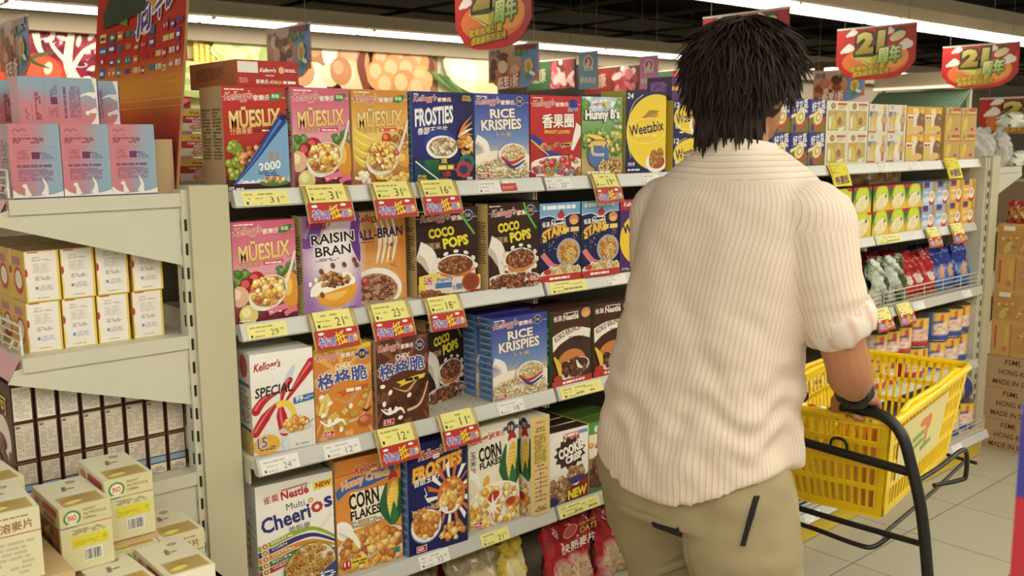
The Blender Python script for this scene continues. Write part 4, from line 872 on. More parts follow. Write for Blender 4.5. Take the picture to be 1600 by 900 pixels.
for r, m in ((0, M_SPY), (1, M_SPG)): place(m, 'soup_box', (2.620, .037, z2+r*.099), 0, ('yellow soup box under a green one' if r == 0 else 'green soup box on top of a yellow one')+', left of the green pile', 'soup box')
stack(M_SPG, 'soup_box', [2.772, 2.909, 3.046], .0985, .05, .012, z2, 'green and red soup box')
stack(M_CPB, 'soup_box', [3.179, 3.305], .1, .05, .012, z2, 'light blue soup box')
stack(M_CPY, 'soup_box', [3.435, 3.564], .1, .05, .012, z2, 'yellow soup box at the end of the second shelf')
for i, x in enumerate((2.80, 2.945, 3.065)): place(M_SPG if i == 0 else M_OAT, 'soup_box', (x, .17, z2+.198), 0, ['dim green soup box on the back row under the top shelf','left dim brown box on the back row under the top shelf','right dim brown box on the back row under the top shelf'][i], 'soup box')
for i, x in enumerate((2.80, 2.945, 3.065)):
    for r in range(2): place(M_SPG, 'soup_box', (x, .17, z2+r*.099), 0, 'soup box buried behind the green and red pile', 'soup box', 'soup boxes buried behind the front pile')

# soft bags: a pillow of film, gathered at the top
def bag(name, w, h, d, base, art, seed, top=None, crimp=.1, loose=0.0):
    rnd = random.Random(seed); n, m = 16, 20; mb = MB()
    ph = [rnd.uniform(0, 6) for _ in range(6)]
    def P(i, j, side):
        u = i/n*2-1; v = j/m
        prof = max(0, (1-abs(u)**2.4))**.6*max(0.04, (math.sin(math.pi*min(1, v*1.02+.02)))**.5)*(1-.35*v)
        wid = w/2*(1-.1*math.sin(math.pi*v)+crimp*(v**4)*-1+.03*math.sin(v*9+ph[0]))
        x = u*wid+loose*.02*math.sin(v*7+ph[1]); z = h*v+.006*math.sin(u*7+ph[2])*v
        y = side*d/2*prof+.008*math.sin(u*8+v*11+ph[3])*side+.006*math.sin(u*19-v*15+ph[4])+.003*math.sin(u*31+v*37+ph[5])
        return (x, y, z)
    for side in (-1, 1):
        rows = [[P(i, j, side) for i in range(n+1)] for j in range(m+1)]
        mb.grid(rows, (lambda a, b: art((b/n), (a/m), rnd)) if art else base, False, 0, True, flip=(side > 0))
    return mb.mesh(name, FILM)
def art_oat(u, v, r):
    if v > .93: return (150,20,30)
    d = ((u-.5)/.46)**2+((v-.25)/.3)**2
    if d < .75: return r.choice([(222,196,150),(206,176,126),(232,210,170),(206,60,60) if r.random() < .5 else (214,186,140)])
    if d < 1: return (236,130,150)
    return (196,28,36)
def art_plain(c, c2, lo=.2, hi=.7, c3=None):
    def f(u, v, r):
        if lo < v < hi and .12 < u < .88: return c2 if (c3 is None or (u-.5)**2+(v-.45)**2 > .04) else c3
        k = r.uniform(.85, 1.1); return tuple(min(255, x*k) for x in c)
    return f
B_OAT = bag('bag_oat', .2, .245, .09, None, art_oat, 51)
B_GRN = bag('bag_green', .16, .2, .07, None, art_plain((52,74,36),(140,150,110),.1,.6), 52)
B_SIL = bag('bag_silver', .17, .19, .08, None, lambda u, v, r: mix((60,76,40),(210,212,196),max(0,min(1,.45+.9*math.sin(u*9+v*4)*math.sin(v*7+u*3)+r.uniform(-.25,.25)))), 53)  # highlights of the crumpled film are painted in as pale waves over green
B_RED = bag('bag_red', .13, .19, .07, None, art_plain((196,30,34),(206,50,50),.1,.5,(236,220,210)), 54)
B_BLU = bag('bag_blue', .13, .19, .07, None, art_plain((40,60,160),(60,120,206),.05,.6,(226,170,130)), 55)
B_CRM = bag('bag_cream', .19, .235, .11, None, art_plain((176,160,120),(216,196,150),.1,.8), 56)
B_OLV = bag('bag_olive', .23, .28, .12, None, art_plain((96,84,50),(140,120,76),.1,.8), 57)
B_YEL = bag('bag_yellow', .12, .24, .06, None, art_plain((220,190,60),(236,220,150),.15,.8), 58)
def lean(mesh, name, loc, rz, rx, label, cat='bag', group=None):
    o = place(mesh, name, loc, rz, label, cat, group); o.rotation_euler.x = math.radians(rx); return o
z3 = SHELF_Z[2]; z5 = SHELF_Z[4]
def oat_letter(o):
    mb = MB(); A = Art(mb, (-.085,-.052,.135), (1,0,.03), (0,-.18,1), .2, 0, 3, .6); A.clip = False
    A.text('快熟麥片',.44,.16,.66,.16,WHT,.02,.05,6); A.text('OATS',.62,.36,.34,.1,(226,206,60),.0,0,4); A.text('QUICK',.6,.46,.34,.05,(226,206,60),.0,0,4); A.ell(.26,.4,.14,.1,(230,150,150),20); A.ell(.26,.4,.125,.085,(196,60,60),20)
    p = mb.obj('lettering', FILM, o)
o = lean(B_OAT, 'oat_bag', (1.02,.02,z5), -3, -6, 'large red bag of quick oats with white Chinese lettering on the bottom shelf'); oat_letter(o)
o = lean(B_OAT, 'oat_bag', (.84,.15,z5), 8, -8, 'red oat bag leaning behind the yellow bag on the bottom shelf'); oat_letter(o)
o = lean(B_OAT, 'oat_bag', (1.23,.03,z5), 4, -6, 'red oat bag on the bottom shelf behind the shopper'); oat_letter(o)
lean(B_YEL, 'snack_bag', (.80,-.01,z5), 14, -12, 'slim yellow bag leaning on the bottom shelf')
lean(B_CRM, 'grain_bag', (.665,.01,z5), -6, -10, 'cream grain bag slumped beside the slim yellow bag')
lean(B_OLV, 'grain_bag', (.47,.03,z5), 4, -10, 'large olive and cream grain bag slumped on the bottom shelf')
lean(B_CRM, 'grain_bag', (.26,.03,z5), 6, -10, 'cream grain bag nearest the cream end post on the bottom shelf')
lean(B_RED, 'grain_bag', (.62,.14,z5), 4, -12, 'dark red grain bag standing at the back of the bottom shelf')
lean(B_YEL, 'snack_bag', (.70,.15,z5), -8, -14, 'yellow and red bag standing at the back of the bottom shelf')
lean(B_GRN, 'grain_bag', (.40,.16,z5), 5, -12, 'olive green bag standing at the back of the bottom shelf')
for i, (m, x, y, rz, lab) in enumerate([(B_GRN,2.66,.05,-5,'dark green glossy bag partly behind the sleeve'), (B_SIL,2.80,.0,8,'left silver and green glossy bag behind the wire fence'), (B_SIL,2.95,.01,-6,'right silver and green glossy bag behind the wire fence'), (B_RED,3.06,.02,4,'leftmost red bag behind the wire fence'), (B_RED,3.17,.03,-7,'middle red bag behind the wire fence'), (B_RED,3.26,.02,5,'rightmost red bag behind the wire fence'), (B_BLU,3.37,.02,-4,'leftmost blue bag behind the wire fence'), (B_BLU,3.47,.03,6,'middle blue bag behind the wire fence'), (B_BLU,3.57,.01,-3,'rightmost blue bag behind the wire fence')]):
    lean(m, 'snack_bag', (x, y+.02, z3), rz, -10, lab)
for i, (m, x, lab) in enumerate([(B_RED,2.98,'dark red bag in the back row over the silver bags'), (B_RED,3.12,'red bag in the back row of the red bags'), (B_BLU,3.38,'left blue bag in the back row of the blue bags'), (B_BLU,3.52,'right blue bag in the back row of the blue bags')]):
    lean(m, 'snack_bag', (x, .15, z3), 3, -4, lab)
# wire fences
def fence(x0, x1, y, z, h, label, n, along='x'):
    t = thing('wire_fence', label, 'fence', ((x0+x1)/2 if along == 'x' else y, y if along == 'x' else (x0+x1)/2, z)); L = x1-x0
    if along != 'x': t.rotation_euler.z = math.pi/2
    mb = MB(); mb.tube([(-L/2,0,.004),(-L/2,0,h),(L/2,0,h),(L/2,0,.004)], .0026, (216,212,194), 8); mb.obj('frame_wire', WIRE, t)
    for k in range(3): mb = MB(); mb.tube([(-L/2,0,.012+k*(h-.012)/3),(L/2,0,.012+k*(h-.012)/3)], .0018, (216,212,194), 6); mb.obj('rail_wire', WIRE, t)
    for k in range(1, n): mb = MB(); mb.tube([(-L/2+L*k/n,0,.006),(-L/2+L*k/n,0,h)], .0018, (216,212,194), 6); mb.obj('cross_wire', WIRE, t)
fence(2.735, 3.595, -.036, z3, .066, 'white wire fence along the shelf in front of the red and blue bags', 5)
fence(1.85, 2.715, -.036, z3, .066, 'white wire fence on the third shelf behind the shopper', 5)
fence(2.735, 3.595, -.108, z5, .07, 'white wire fence along the bottom shelf before the cans at the far end', 5)
fence(1.85, 2.715, -.108, z5, .07, 'white wire fence along the bottom shelf before the blue packs', 5)
def a_blueband(A):
    H = A.H; A.rect(0,0,1,H,(60,90,180)); A.rect(0,H*.55,1,H*.25,(236,236,240)); A.micro(.1,H*.58,.8,H*.18,1,(50,70,150),.9,1); A.rect(0,0,1,H*.2,(40,50,120))
M_BLP = carton('pack_blue', .14, .075, .07, a_blueband, (60,90,180), 60)
for i, x in enumerate((2.05, 2.2, 2.35)): place(M_BLP, 'milk_pack', (x, -.02, z5), 0, ['leftmost','middle','rightmost'][i]+' blue and white pack behind the bottom shelf wire fence', 'pack'); place(M_BLP, 'milk_pack', (x, -.02, z5+.0755), 0, ['leftmost','middle','rightmost'][i]+' blue and white pack in the upper layer over the wire fence', 'pack')
def a_gran(A):
    H = A.H; A.rect(0,0,1,H,(232,222,190)); A.rect(0,0,1,H*.2,(40,110,60)); A.rect(0,H*.8,1,H*.2,(40,90,46)); A.ell(.5,H*.84,.16,.14,(236,220,200)); A.rect(.22,H*.62,.5,.16,(50,60,110)); A.flakes(.5,H*.42,.4,H*.2,30,.08,[(196,50,50),(220,190,150),(170,40,44)]); A.stroke([(0,H*.22),(.5,H*.26),(1,H*.22)],.04,(226,140,140))
M_GRA = carton('carton_granola', .108, .16, .06, a_gran, (226,216,180), 61)
z4 = SHELF_Z[3]
for i, x in enumerate((2.08, 2.205, 2.33)): place(M_GRA, 'cereal_box', (x, .03, z4), 0, ['leftmost','middle','rightmost'][i]+' small green and cream oat box seen over the basket', 'cereal box')
def a_yell(A): A.rect(0,0,1,A.H,(206,180,90)); A.flakes(.5,A.H*.5,.4,A.H*.4,30,.1,[(226,200,110),(180,140,60)]); A.rect(0,A.H*.85,1,A.H*.15,(196,60,40))
M_YEB = carton('carton_tan', .1, .11, .06, a_yell, (206,180,90), 62)
for i, x in enumerate((2.06, 2.17, 2.28)): place(M_YEB, 'food_box', (x, .05, z3), 0, ['leftmost','middle','rightmost'][i]+' tan box behind the wire fence beside the elbow', 'box')

# tins
def tin(name, r, h, art, seed):
    rnd = random.Random(seed); n = 28; mb = MB(); t = thing(name, '', 'can'); m = 12
    rows = [[(r*math.cos(2*math.pi*k/n-math.pi/2), r*math.sin(2*math.pi*k/n-math.pi/2), h*(.03+.94*j/m)) for k in range(n)] for j in range(m+1)]
    cols = {}
    def col(i, k):
        a = ((k/n+.5) % 1)-.5
        return art(a*2*math.pi*r/h, i/m, rnd)
    mb.grid(rows, lambda a, b: cols.setdefault((a, b), col(a, b)), True); mb.obj('wrapper', TIN, t)
    mb = MB(); mb.lathe([(r*.9,h*.985),(r*.97,h*.99),(r*1.012,h),(r*1.012,h*.975),(r,h*.965)], (190,180,150), n); mb.lathe([(0.0001,h*.985),(r*.9,h*.985)], (176,166,140), n); mb.obj('lid', mat('tin_lid', (150,140,112), .3, .7), t)
    mb = MB(); mb.lathe([(r*.9,.003),(r*1.012,0),(r*1.012,h*.028),(r,h*.035)], (190,180,150), n); mb.lathe([(0.0001,.003),(r*.9,.003)], (176,166,140), n); mb.obj('base_rim', mat('tin_rim', (176,166,140), .3, .7), t)
    return t
def t_art(side, main):
    def f(u, v, r):
        if v < .24: return main if v > .06 else mix(main, (20,20,60), .4)
        if u < -.14 and u > -.62: return side
        if v > .74: return (206,60,46) if abs(u-.12) < .09 and v < .95 else (240,190,60)
        if .62 < v: return (60,70,150) if abs(u) < .2 else (240,206,120)
        return r.choice([(236,206,196),(226,176,166),(240,226,210),(214,140,130),(240,206,150)])
    return f
TB = tin('oat_tin', .066, .13, t_art((60,110,190),(50,80,170)), 71); TR = tin('oat_tin', .066, .13, t_art((200,40,40),(200,44,40)), 72); TW = tin('oat_tin', .05, .115, t_art((230,210,200),(206,60,60)), 73)
def tins(src, lst):
    first = True
    for x, y, z, lab in lst:
        if first and not src.get('used'):
            src.location = (x, y, z); src.rotation_euler.z = -.75; src['label'] = lab; src['used'] = 1; first = False
        else: copy_thing(src, (x, y, z), -.75, lab)
tins(TR, [(3.125,.03,z4+.1305,'red oat tin standing on the lower tins'), (3.09,.03,z4,'red oat tin in the lower row under the other red tin')])
tins(TB, [(3.32,.03,z4+.1305,'left blue oat tin in the upper row'), (3.455,.03,z4+.1305,'middle blue oat tin in the upper row'), (3.575,.05,z4+.1305,'right blue oat tin in the upper row'), (3.30,.03,z4,'left blue oat tin in the lower row'), (3.435,.03,z4,'middle blue oat tin in the lower row'), (3.565,.05,z4,'right blue oat tin in the lower row')])
tins(TB, [(3.39+.135*k,.17,z4+.1305,['left','right'][k]+' blue oat tin in the second row behind') for k in range(2)]); tins(TB, [(3.39+.135*k,.17,z4,['left','right'][k]+' blue oat tin at the bottom of the second row') for k in range(2)])
tins(TW, [(2.80,.03,z4+.1155,'leftmost small white oat tin in the upper row'), (2.905,.03,z4+.1155,'middle small white oat tin in the upper row'), (3.01,.03,z4+.1155,'small white oat tin next to the red tin'), (2.80,.03,z4,'leftmost small white oat tin in the lower row'), (2.905,.03,z4,'middle small white oat tin in the lower row'), (2.99,.14,z4,'small white oat tin set back in the lower row'), (3.19,.04,z4,'small white oat tin before the blue tins')])
tins(TB, [(3.42,.0,z5,'left oat tin on the bottom shelf at the far end'), (3.565,.0,z5,'right oat tin on the bottom shelf at the far end')])
TL = tin('milk_tin', .062, .12, lambda u, v, r: (40,56,140) if .15 < v < .85 else (190,180,150), 74)
TL['label'] = 'dark blue tin lying on its side on the bottom shelf tins'; TL['used'] = 1; TL.rotation_euler = (0, math.radians(90), 0); TL.location = (3.46, .0, z5+.195)

# ------------------------------------------------------------------ price cards and promotion holders on the rails
PAPER = ink_mat('printed_paper', .55); GOLDP = mat('gold_plastic', (190,166,104), .25, .0, .6)
def price(x0, lev, w, colr, num, label, cents='90', dbl=False):
    """a card slid into the price rail"""
    y = SHELF_Y[lev]; z = SHELF_Z[lev]; c = {'y': (240,232,132), 'w': (236,234,228)}[colr]
    mb = MB(); u = Vector((1,0,0)); v = Vector((0, .0135, .033)).normalized(); h = .0325
    o = Vector((-w/2, -.0008, -.0165))-v*h/2
    A = Art(mb, o, u, v, w, 0, int(x0*1000) % 997, h/w); A.clip = False; A.STEP = .00006
    q = [A.P(*p, -8) for p in ((0,0),(1,0),(1,A.H),(0,A.H))]; f = [A.P(*p, 0) for p in ((0,0),(1,0),(1,A.H),(0,A.H))]
    mb.face(q[::-1], c); mb.face(f, c)
    for a in range(4): b = (a+1) % 4; mb.face([q[a], q[b], f[b], f[a]], c)
    H = A.H; A.k = 1; g = (176,166,96) if colr == 'y' else (190,186,180)
    A.micro(.08,H*.72,.6,H*.18,1,g,.6); A.micro(.08,H*.45,.36,H*.12,1,g); A.rect(.08,H*.1,.045,H*.18,(50,46,30)); A.micro(.17,H*.1,.24,H*.16,1,g)
    if num: A.text(num,.68 if not dbl else .8,H*.34,.2 if not dbl else .1,H*.42,(90,84,50) if colr == 'y' else (110,106,100),-.005); A.text(cents,.87,H*.5,.09,H*.16,(120,112,70))
    if dbl: A.micro(.36,H*.18,.56,H*.2,1,(160,150,80),.9,.9); A.micro(.55,H*.6,.36,H*.14,1,g)
    ob = mb.obj('price_card', PAPER); ob.location = (x0+w/2, y-.0062-.0015, z); tag(ob, label, 'price card'); return ob
def promo(x0, lev, num, label, cents='90', w=.118, yellow=False, tilt=0.0, lean_=.0):
    """clear gold-edged holder hooked over the rail: price card above, promotion card hanging below"""
    y = SHELF_Y[lev]; z = SHELF_Z[lev]
    t = thing('promo_holder', label, 'price holder', (x0+w/2, y-.003, z+.004), tilt)
    prof = [(0,.0),(-.010,-.014),(-.020,-.037),(-.026-lean_*.3,-.055),(-.034-lean_,-.080)]
    ks = (240,220,50) if yellow else (214,188,104)
    mb = MB(); rows = [[(-w/2,a,b),(w/2,a,b)] for a, b in prof]; mb.grid(rows, ks, False, 0, True, flip=True); rows2 = [[(-w/2,a+.0012,b),(w/2,a+.0012,b)] for a, b in prof]; mb.grid(rows2, ks, False, 0, True)
    for xx in (-w/2, w/2): mb.tube([(xx,a,b) for a, b in prof], .0014, ks, 6)
    mb.obj('gold_frame', GOLDP if not yellow else PAPER, t)
    mb = MB(); v = Vector((0,.020,.037)).normalized(); c = (240,232,126) if not yellow else (240,222,40)
    A = Art(mb, Vector((-w*.42,-.0198,-.0358))+Vector((0,-.0042,0)), (1,0,0), v, w*.82, 0, int(abs(x0)*977) % 991, .46); A.clip = False
    A.rect(0,0,1,.46,c); g = (176,164,90); A.micro(.06,.33,.62,.07,1,g); A.micro(.06,.2,.34,.05,1,g); A.rect(.06,.06,.06,.08,(50,46,30)); A.micro(.16,.06,.26,.06,1,g); A.text(num,.66,.17,.22,.21,(80,74,40),0); A.text(cents,.86,.22,.1,.08,(110,104,60)); mb.obj('price_card', PAPER, t)
    mb = MB(); v = Vector((0,.014+lean_,.043)).normalized()
    A = Art(mb, Vector((-w*.47,prof[-1][0]-.0020,-.0785)), (1,0,0), v, w*.94, 0, int(abs(x0)*701) % 991, .40); A.clip = False
    if yellow:
        A.rect(0,0,1,.4,(240,222,40)); A.text('特選抵',.5,.2,.8,.26,(120,60,90),.02,.1,4,((40,36,20),.04))
    else:
        A.rect(0,0,1,.4,(206,40,42)); A.stroke([(0,.12),(.4,.2),(1,.26)],(.02,.06,.02),(236,110,50)); A.ell(.14,.33,.07,.03,WHT); A.ell(.8,.34,.07,.03,WHT)
        A.text('特',.16,.16,.2,.19,(90,84,190),.04,.1,4,(WHT,.05)); A.text('選',.36,.14,.17,.16,(90,84,190),.04,.1,0,(WHT,.05)); A.text('抵',.58,.2,.24,.27,(246,206,40),.05,0,8,((150,30,40),.06)); A.text('價',.8,.15,.15,.14,(90,84,190),.03,.1,0,(WHT,.05)); A.ell(.92,.16,.06,.08,(214,180,110)); A.ell(.92,.2,.04,.03,(236,220,180))
    mb.obj('promo_card', PAPER, t); return t
price(.022,0,.108,'y','31','yellow price card reading 31 under the red box with the peeled corner')
promo(.164,0,'31','gold edged promotion holder under the pink muesli box on the top shelf')
promo(.340,0,'31','gold edged promotion holder under the golden muesli box on the top shelf')
promo(.477,0,'16','gold edged promotion holder under the navy frosted flakes box on the top shelf')
price(.665,0,.085,'w','','white price card under the blue rice cereal box')
o = price(.742,0,.055,'w','','small red and white shelf strip beside the white card under the blue box'); 
mb = MB(); A = Art(mb, Vector((-.027,-.0012,-.0165))-Vector((0,.0135,.033)).normalized()*.014, (1,0,0), (0,.0135,.033), .054, 0, 5, .5); A.k = 6; A.rect(0,.0,1,.4,(206,60,50)); A.micro(.1,.12,.8,.16,2,(240,150,140),.7,1); mb.obj('red_strip', PAPER, o)
price(.904,0,.096,'w','23','white price card at the start of the second bay top rail')
promo(1.075,0,'19','gold edged promotion holder under the green honey cereal box',w=.112)
price(1.300,0,.075,'w','','white price card under the large yellow wheat biscuit box')
promo(2.325,0,'','bright yellow tag holder under the beige oat boxes on the top shelf',yellow=True,w=.125)
price(2.69,0,.1,'w','','white price card under the white wheat sheaf boxes'); price(2.94,0,.1,'w','','white price card under the orange topped boxes')
promo(3.25,0,'','bright yellow tag holder under the golden brown oat boxes on the top shelf',yellow=True,w=.13)
price(.018,1,.095,'y','29','yellow price card reading 29 at the left end of the second rail')
promo(.168,1,'21','gold edged promotion holder hanging under the purple raisin bran box')
promo(.325,1,'23','gold edged promotion holder hanging under the cream bran box')
promo(.489,1,'18','gold edged promotion holder hanging under the left brown chocolate puffs box',w=.112)
price(.917,1,.145,'y','','long yellow price card under the two navy star cereal boxes',dbl=True); price(1.15,1,.08,'w','','white price card on the second rail beside the shopper')
price(2.72,1,.185,'y','','long yellow price card under the green soup boxes',dbl=True)
promo(3.112,1,'','red and gold promotion holder under the light blue soup boxes',w=.12); promo(3.342,1,'','red and gold promotion holder under the yellow soup boxes',w=.13)
price(.012,2,.092,'w','24','white price card reading 24 at the left end of the third rail'); price(.168,2,.095,'w','12','white price card reading 12 under the orange square cereal box','50')
promo(.302,2,'12','gold edged promotion holder hanging under the chocolate square cereal box',w=.116); promo(.488,2,'11','gold edged promotion holder hanging under the empty gap of the third shelf',w=.118)
price(.688,2,.09,'w','18','white price card under the front blue rice cereal box')
price(.915,2,.165,'y','','long yellow price card under the brown chocolate crisp boxes',dbl=True)
promo(2.622,2,'','red and gold promotion holder hanging from the third rail beside the sleeve',w=.13); promo(2.80,2,'','red and gold promotion holder hanging before the red oat tin',w=.13)
promo(2.30,2,'','red and gold promotion holder half hidden behind the rolled sleeve',w=.11)
price(2.96,2,.09,'w','','left white price card on the third rail under the blue bags'); price(3.41,2,.09,'w','','right white price card on the third rail under the blue bags')
price(.423,3,.092,'w','32','white price card reading 32 under the tall navy box'); price(.622,3,.096,'y','21','yellow price card reading 21 under the cream corn flakes box')
price(.905,3,.165,'y','','long yellow price card under the cookie cereal box',dbl=True); price(1.085,3,.12,'y','','yellow price card beside the long one, behind the shopper',dbl=True)
price(2.075,4,.1,'w','28','white price card on the bottom rail under the blue packs'); price(3.25,4,.09,'w','','white price card on the bottom rail before the far tins')

# ------------------------------------------------------------------ side shelves at the near end
def a_milk(A):
    H = A.H
    A.grad(0,0,1,H,lambda u,v: mix((214,126,136),(146,172,196),min(1,max(0,(u*1.5+(H-v)*.12-.55)*1.6+(.25-v)*.3))) if True else 0,8,8)
    A.stroke([(.09,H*.90),(.15,H*.93),(.2,H*.90),(.26,H*.93),(.34,H*.91)],.022,(150,90,110)); A.micro(.1,H*.85,.34,.015,1,(120,70,90)); A.micro(.08,H*.74,.62,.12,3,(160,80,96),.9,.9); A.rect(.08,H*.5,.4,.0,(0,0,0)) if False else None
    for x0,y0,w,h in ((.12,H*.5,.78,.004),(.12,H*.69,.78,.004),(.12,H*.5,.004,H*.19),(.896,H*.5,.004,H*.19)): A.rect(x0,y0,w,h,(150,100,130))
    A.micro(.15,H*.53,.22,.2,6,(176,90,110)); A.rect(.42,H*.53,.16,.14,(120,50,100)); A.rect(.42,H*.6,.3,.02,(110,50,100)); A.micro(.62,H*.53,.24,.14,4,(110,120,160)); A.micro(.12,H*.42,.76,.06,1,(130,90,130),.9,.9); A.micro(.14,H*.24,.72,.24,8,(150,100,140))
    A.poly([(0,0),(0,.2),(.12,.1),(.3,.04),(.6,.06),(.8,.08),(1,.14),(1,0)],(240,236,226)); A.stroke([(.3,.05),(.27,.2),(.24,.3)],(.14,.06,.04),(240,236,226)); A.ell(.24,.26,.05,.04,(240,236,226)); A.stroke([(.62,.06),(.66,.24),(.6,.4)],(.16,.06,.02),(240,236,226)); A.rect(0,0,1,.025,(84,50,130))
M_MILK = carton('carton_milk', .09, .14, .06, a_milk, (226,150,160), 80, left=(206,170,190), top=(226,190,196), right=(110,110,170))
n = 0
for k, x in enumerate((-.36, -.2685, -.178)):
    place(M_MILK, 'milk_powder_box', (x, .082, EZ[0]), 0, ['left','middle','right'][k]+' upright pink and blue box of the front three on the top side shelf', 'box')
    for r in range(1, 4): place(M_MILK, 'milk_powder_box', (x, .082+.064*r, EZ[0]), 0, 'pink and blue box standing behind the front three', 'box', 'pink and blue boxes behind')
M_MILKL = carton('carton_milk_lying', .145, .088, .06, None, (226,150,160), 81, right=(90,60,140), top=(216,190,200), left=(226,170,180))
mbx = MB(); mbx.box(-.0725,.0725,-.03,.03,0,.088,(226,150,160), right=(90,60,140), top=(216,190,200), left=(226,170,180))
A = Art(mbx, (.0725,-.03,0), (0,0,1), (-1,0,0), .088, 0, 80, .145/.088); a_milk(A)
M_MILKL = mbx.mesh('carton_milk_lying', PRINT)
z = EZ[0]+.1405
place(M_MILKL, 'milk_powder_box', (-.304, .10, z), 0, 'pink and blue box lying on its side on top of the upright ones', 'box')
place(M_MILKL, 'milk_powder_box', (-.240, .165, z), 0, 'pink and blue box lying behind, its end showing beside the red sign', 'box')
for k, (x, y) in enumerate(((-.325,.23),(-.340,.295))): place(M_MILKL, 'milk_powder_box', (x, y, z), 0, ['second','third'][k]+' pink and blue box lying in the row behind the top one', 'box')
M_KRAFT = carton('carton_kraft', .05, .11, .05, None, (190,160,112), 82)
place(M_KRAFT, 'brown_carton', (-.112,.10,EZ[0]), 0, 'small brown carton squeezed between the pink boxes and the red sign', 'carton')
fence(.03, .86, -.418, EZ[0], .055, 'white wire fence along the front of the top side shelf', 6, 'y')
fence(.03, .86, -.418, EZ[1], .06, 'white wire fence along the front of the second side shelf', 6, 'y')
def a_white(A):
    H = A.H
    A.rect(0,0,1,H,(232,200,70)); A.rect(.03,.03,.9,H-.06,(238,232,222)); A.rect(.1,H-.06,.3,.03,(206,60,50)); A.ell(.03,H*.58,.05,.12,(200,60,50)); A.rect(0,.1,.05,.4,(240,200,60))
    A.text('使用方法',.34,H*.87,.2,.04,(90,80,140)); A.micro(.22,H*.8,.6,.06,2,(170,160,180)); A.micro(.24,H*.56,.5,.3,14,(206,196,196)); A.micro(.28,H*.42,.5,.12,4,(180,170,170),.8,.9); A.rect(.27,H*.24,.08,.09,(110,140,206)); A.micro(.38,H*.22,.4,.16,6,(186,186,206)); A.micro(.3,.1,.4,.05,1,(186,176,180))
M_WB = carton('carton_white_back', .0625, .0985, .09, a_white, (226,196,70), 83, left=(214,170,80), top=(170,140,96), right=(190,110,70), side_art=lambda S: (S.rect(0,0,1,S.H,(220,176,84)), S.ell(.5,S.H*.4,.35,.3,(206,70,50)), S.ell(.5,S.H*.42,.25,.2,(240,226,200)), S.rect(.1,S.H*.7,.6,S.H*.16,(190,120,130))))
cn = ['leftmost','second','third','rightmost']
for k, x in enumerate((-.366, -.3005, -.2345, -.1645)):
    for r in range(2):
        place(M_WB, 'food_box', (x+.002*r, .107-.004*r, EZ[1]+r*.099), .5 if r else -.5, f'{cn[k]} white backed box of the {["lower","upper"][r]} row on the second side shelf', 'box')
        for q in range(1, 4): place(M_WB, 'food_box', (x, .107+.093*q, EZ[1]+r*.099), 0, 'white and yellow box in the rows behind on the second side shelf', 'box', 'white and yellow boxes behind')
def a_brown(A):
    H = A.H
    A.rect(0,0,1,H,(72,40,28)); A.rect(.08,H*.7,.84,H*.28,(232,224,206)); A.micro(.14,H*.72,.7,H*.24,15,(196,184,170)); A.rect(.08,H*.955,.84,.03,(214,190,120))
    A.rect(.08,H*.37,.84,H*.3,(214,202,180)); A.micro(.14,H*.4,.3,H*.22,16,(176,162,146)); A.micro(.5,H*.4,.38,H*.22,16,(180,166,150)); A.rect(.12,H*.635,.2,H*.02,(120,108,100)); A.rect(0,H*.66,1,.02,(176,140,70)); A.rect(0,H*.345,1,.02,(176,140,70))
    A.rect(.08,H*.16,.84,H*.17,(206,192,170)); A.micro(.14,H*.17,.72,H*.15,12,(166,150,136)); A.rect(.08,H*.1,.84,H*.05,(130,160,196)); A.rect(.08,.02,.84,H*.085,(226,214,190)); A.micro(.14,.04,.7,H*.06,4,(140,120,110))
M_BR = carton('carton_brown_tall', .0395, .238, .15, a_brown, (70,40,30), 84, left=(90,50,34), top=(60,36,28), side_art=lambda S: (S.rect(0,0,1,S.H,(84,44,30)), S.ell(.5,S.H*.5,.36,S.H*.2,(240,226,206)), S.flakes(.5,S.H*.3,.4,.3,40,.08,[(140,84,56),(110,60,40)],shape='ball'), S.text('可可',.5,S.H*.8,.6,.24,(240,200,70),.03)))
for k in range(8): place(M_BR, 'cereal_box', (-.4175+.0425*k, .142, EZ[2]), 0, f'{["first","second","third","fourth","fifth","sixth","seventh","last"][k]} from the left of the tall brown boxes showing their nutrition panels, third side shelf', 'cereal box')
for k in range(3): place(M_WB, 'food_box', (-.18+.066*(k-1), .09, EZ[3]), 0, ['left','middle','right'][k]+' white backed box on the lowest side shelf under the brown ones', 'box'); place(M_WB, 'food_box', (-.18+.066*(k-1), .09, EZ[3]+.099), 0, ['left','middle','right'][k]+' white backed box stacked in the upper row of the lowest side shelf', 'box')

# red cardboard sign standing on the top side shelf
t = thing('promotion_board', 'tall red and orange cardboard sign with rows of small logos on the top side shelf', 'sign', (-.082, .335, EZ[0]))
mb = MB(); W2, HB = .54, .72
def bp(u, v, k=0): return Vector((.085*v*HB/.72+.02*math.sin(u*3.1)-.008-k, W2*(.5-u)+0, HB*v))
NB = 14
rows = [[bp(i/NB, j/10) for i in range(NB+1)] for j in range(11)]; rb = [[p+Vector((.006,0,0)) for p in r] for r in rows]
mb.grid(rows, (214,60,36), False, 0, True); mb.grid(rb, (190,150,96), False, 0, True, flip=True)
for a, b in ((0, 1),):
    for j in range(10):
        mb.face([rows[j][-1], rb[j][-1], rb[j+1][-1], rows[j+1][-1]], (160,116,70)); mb.face([rb[j][0], rows[j][0], rows[j+1][0], rb[j+1][0]], (160,116,70))
bd = mb.obj('board', PRINT, t)
mb = MB()
class Bent(Art):
    def P(s, x, y, k): return bp(min(max(x,0),1), min(max(y/s.H,0),1), .0004+s.STEP*k)
A = Bent(mb, (0,0,0), (0,-1,0), (0,0,1), W2, 0, 90, HB/W2); H = A.H
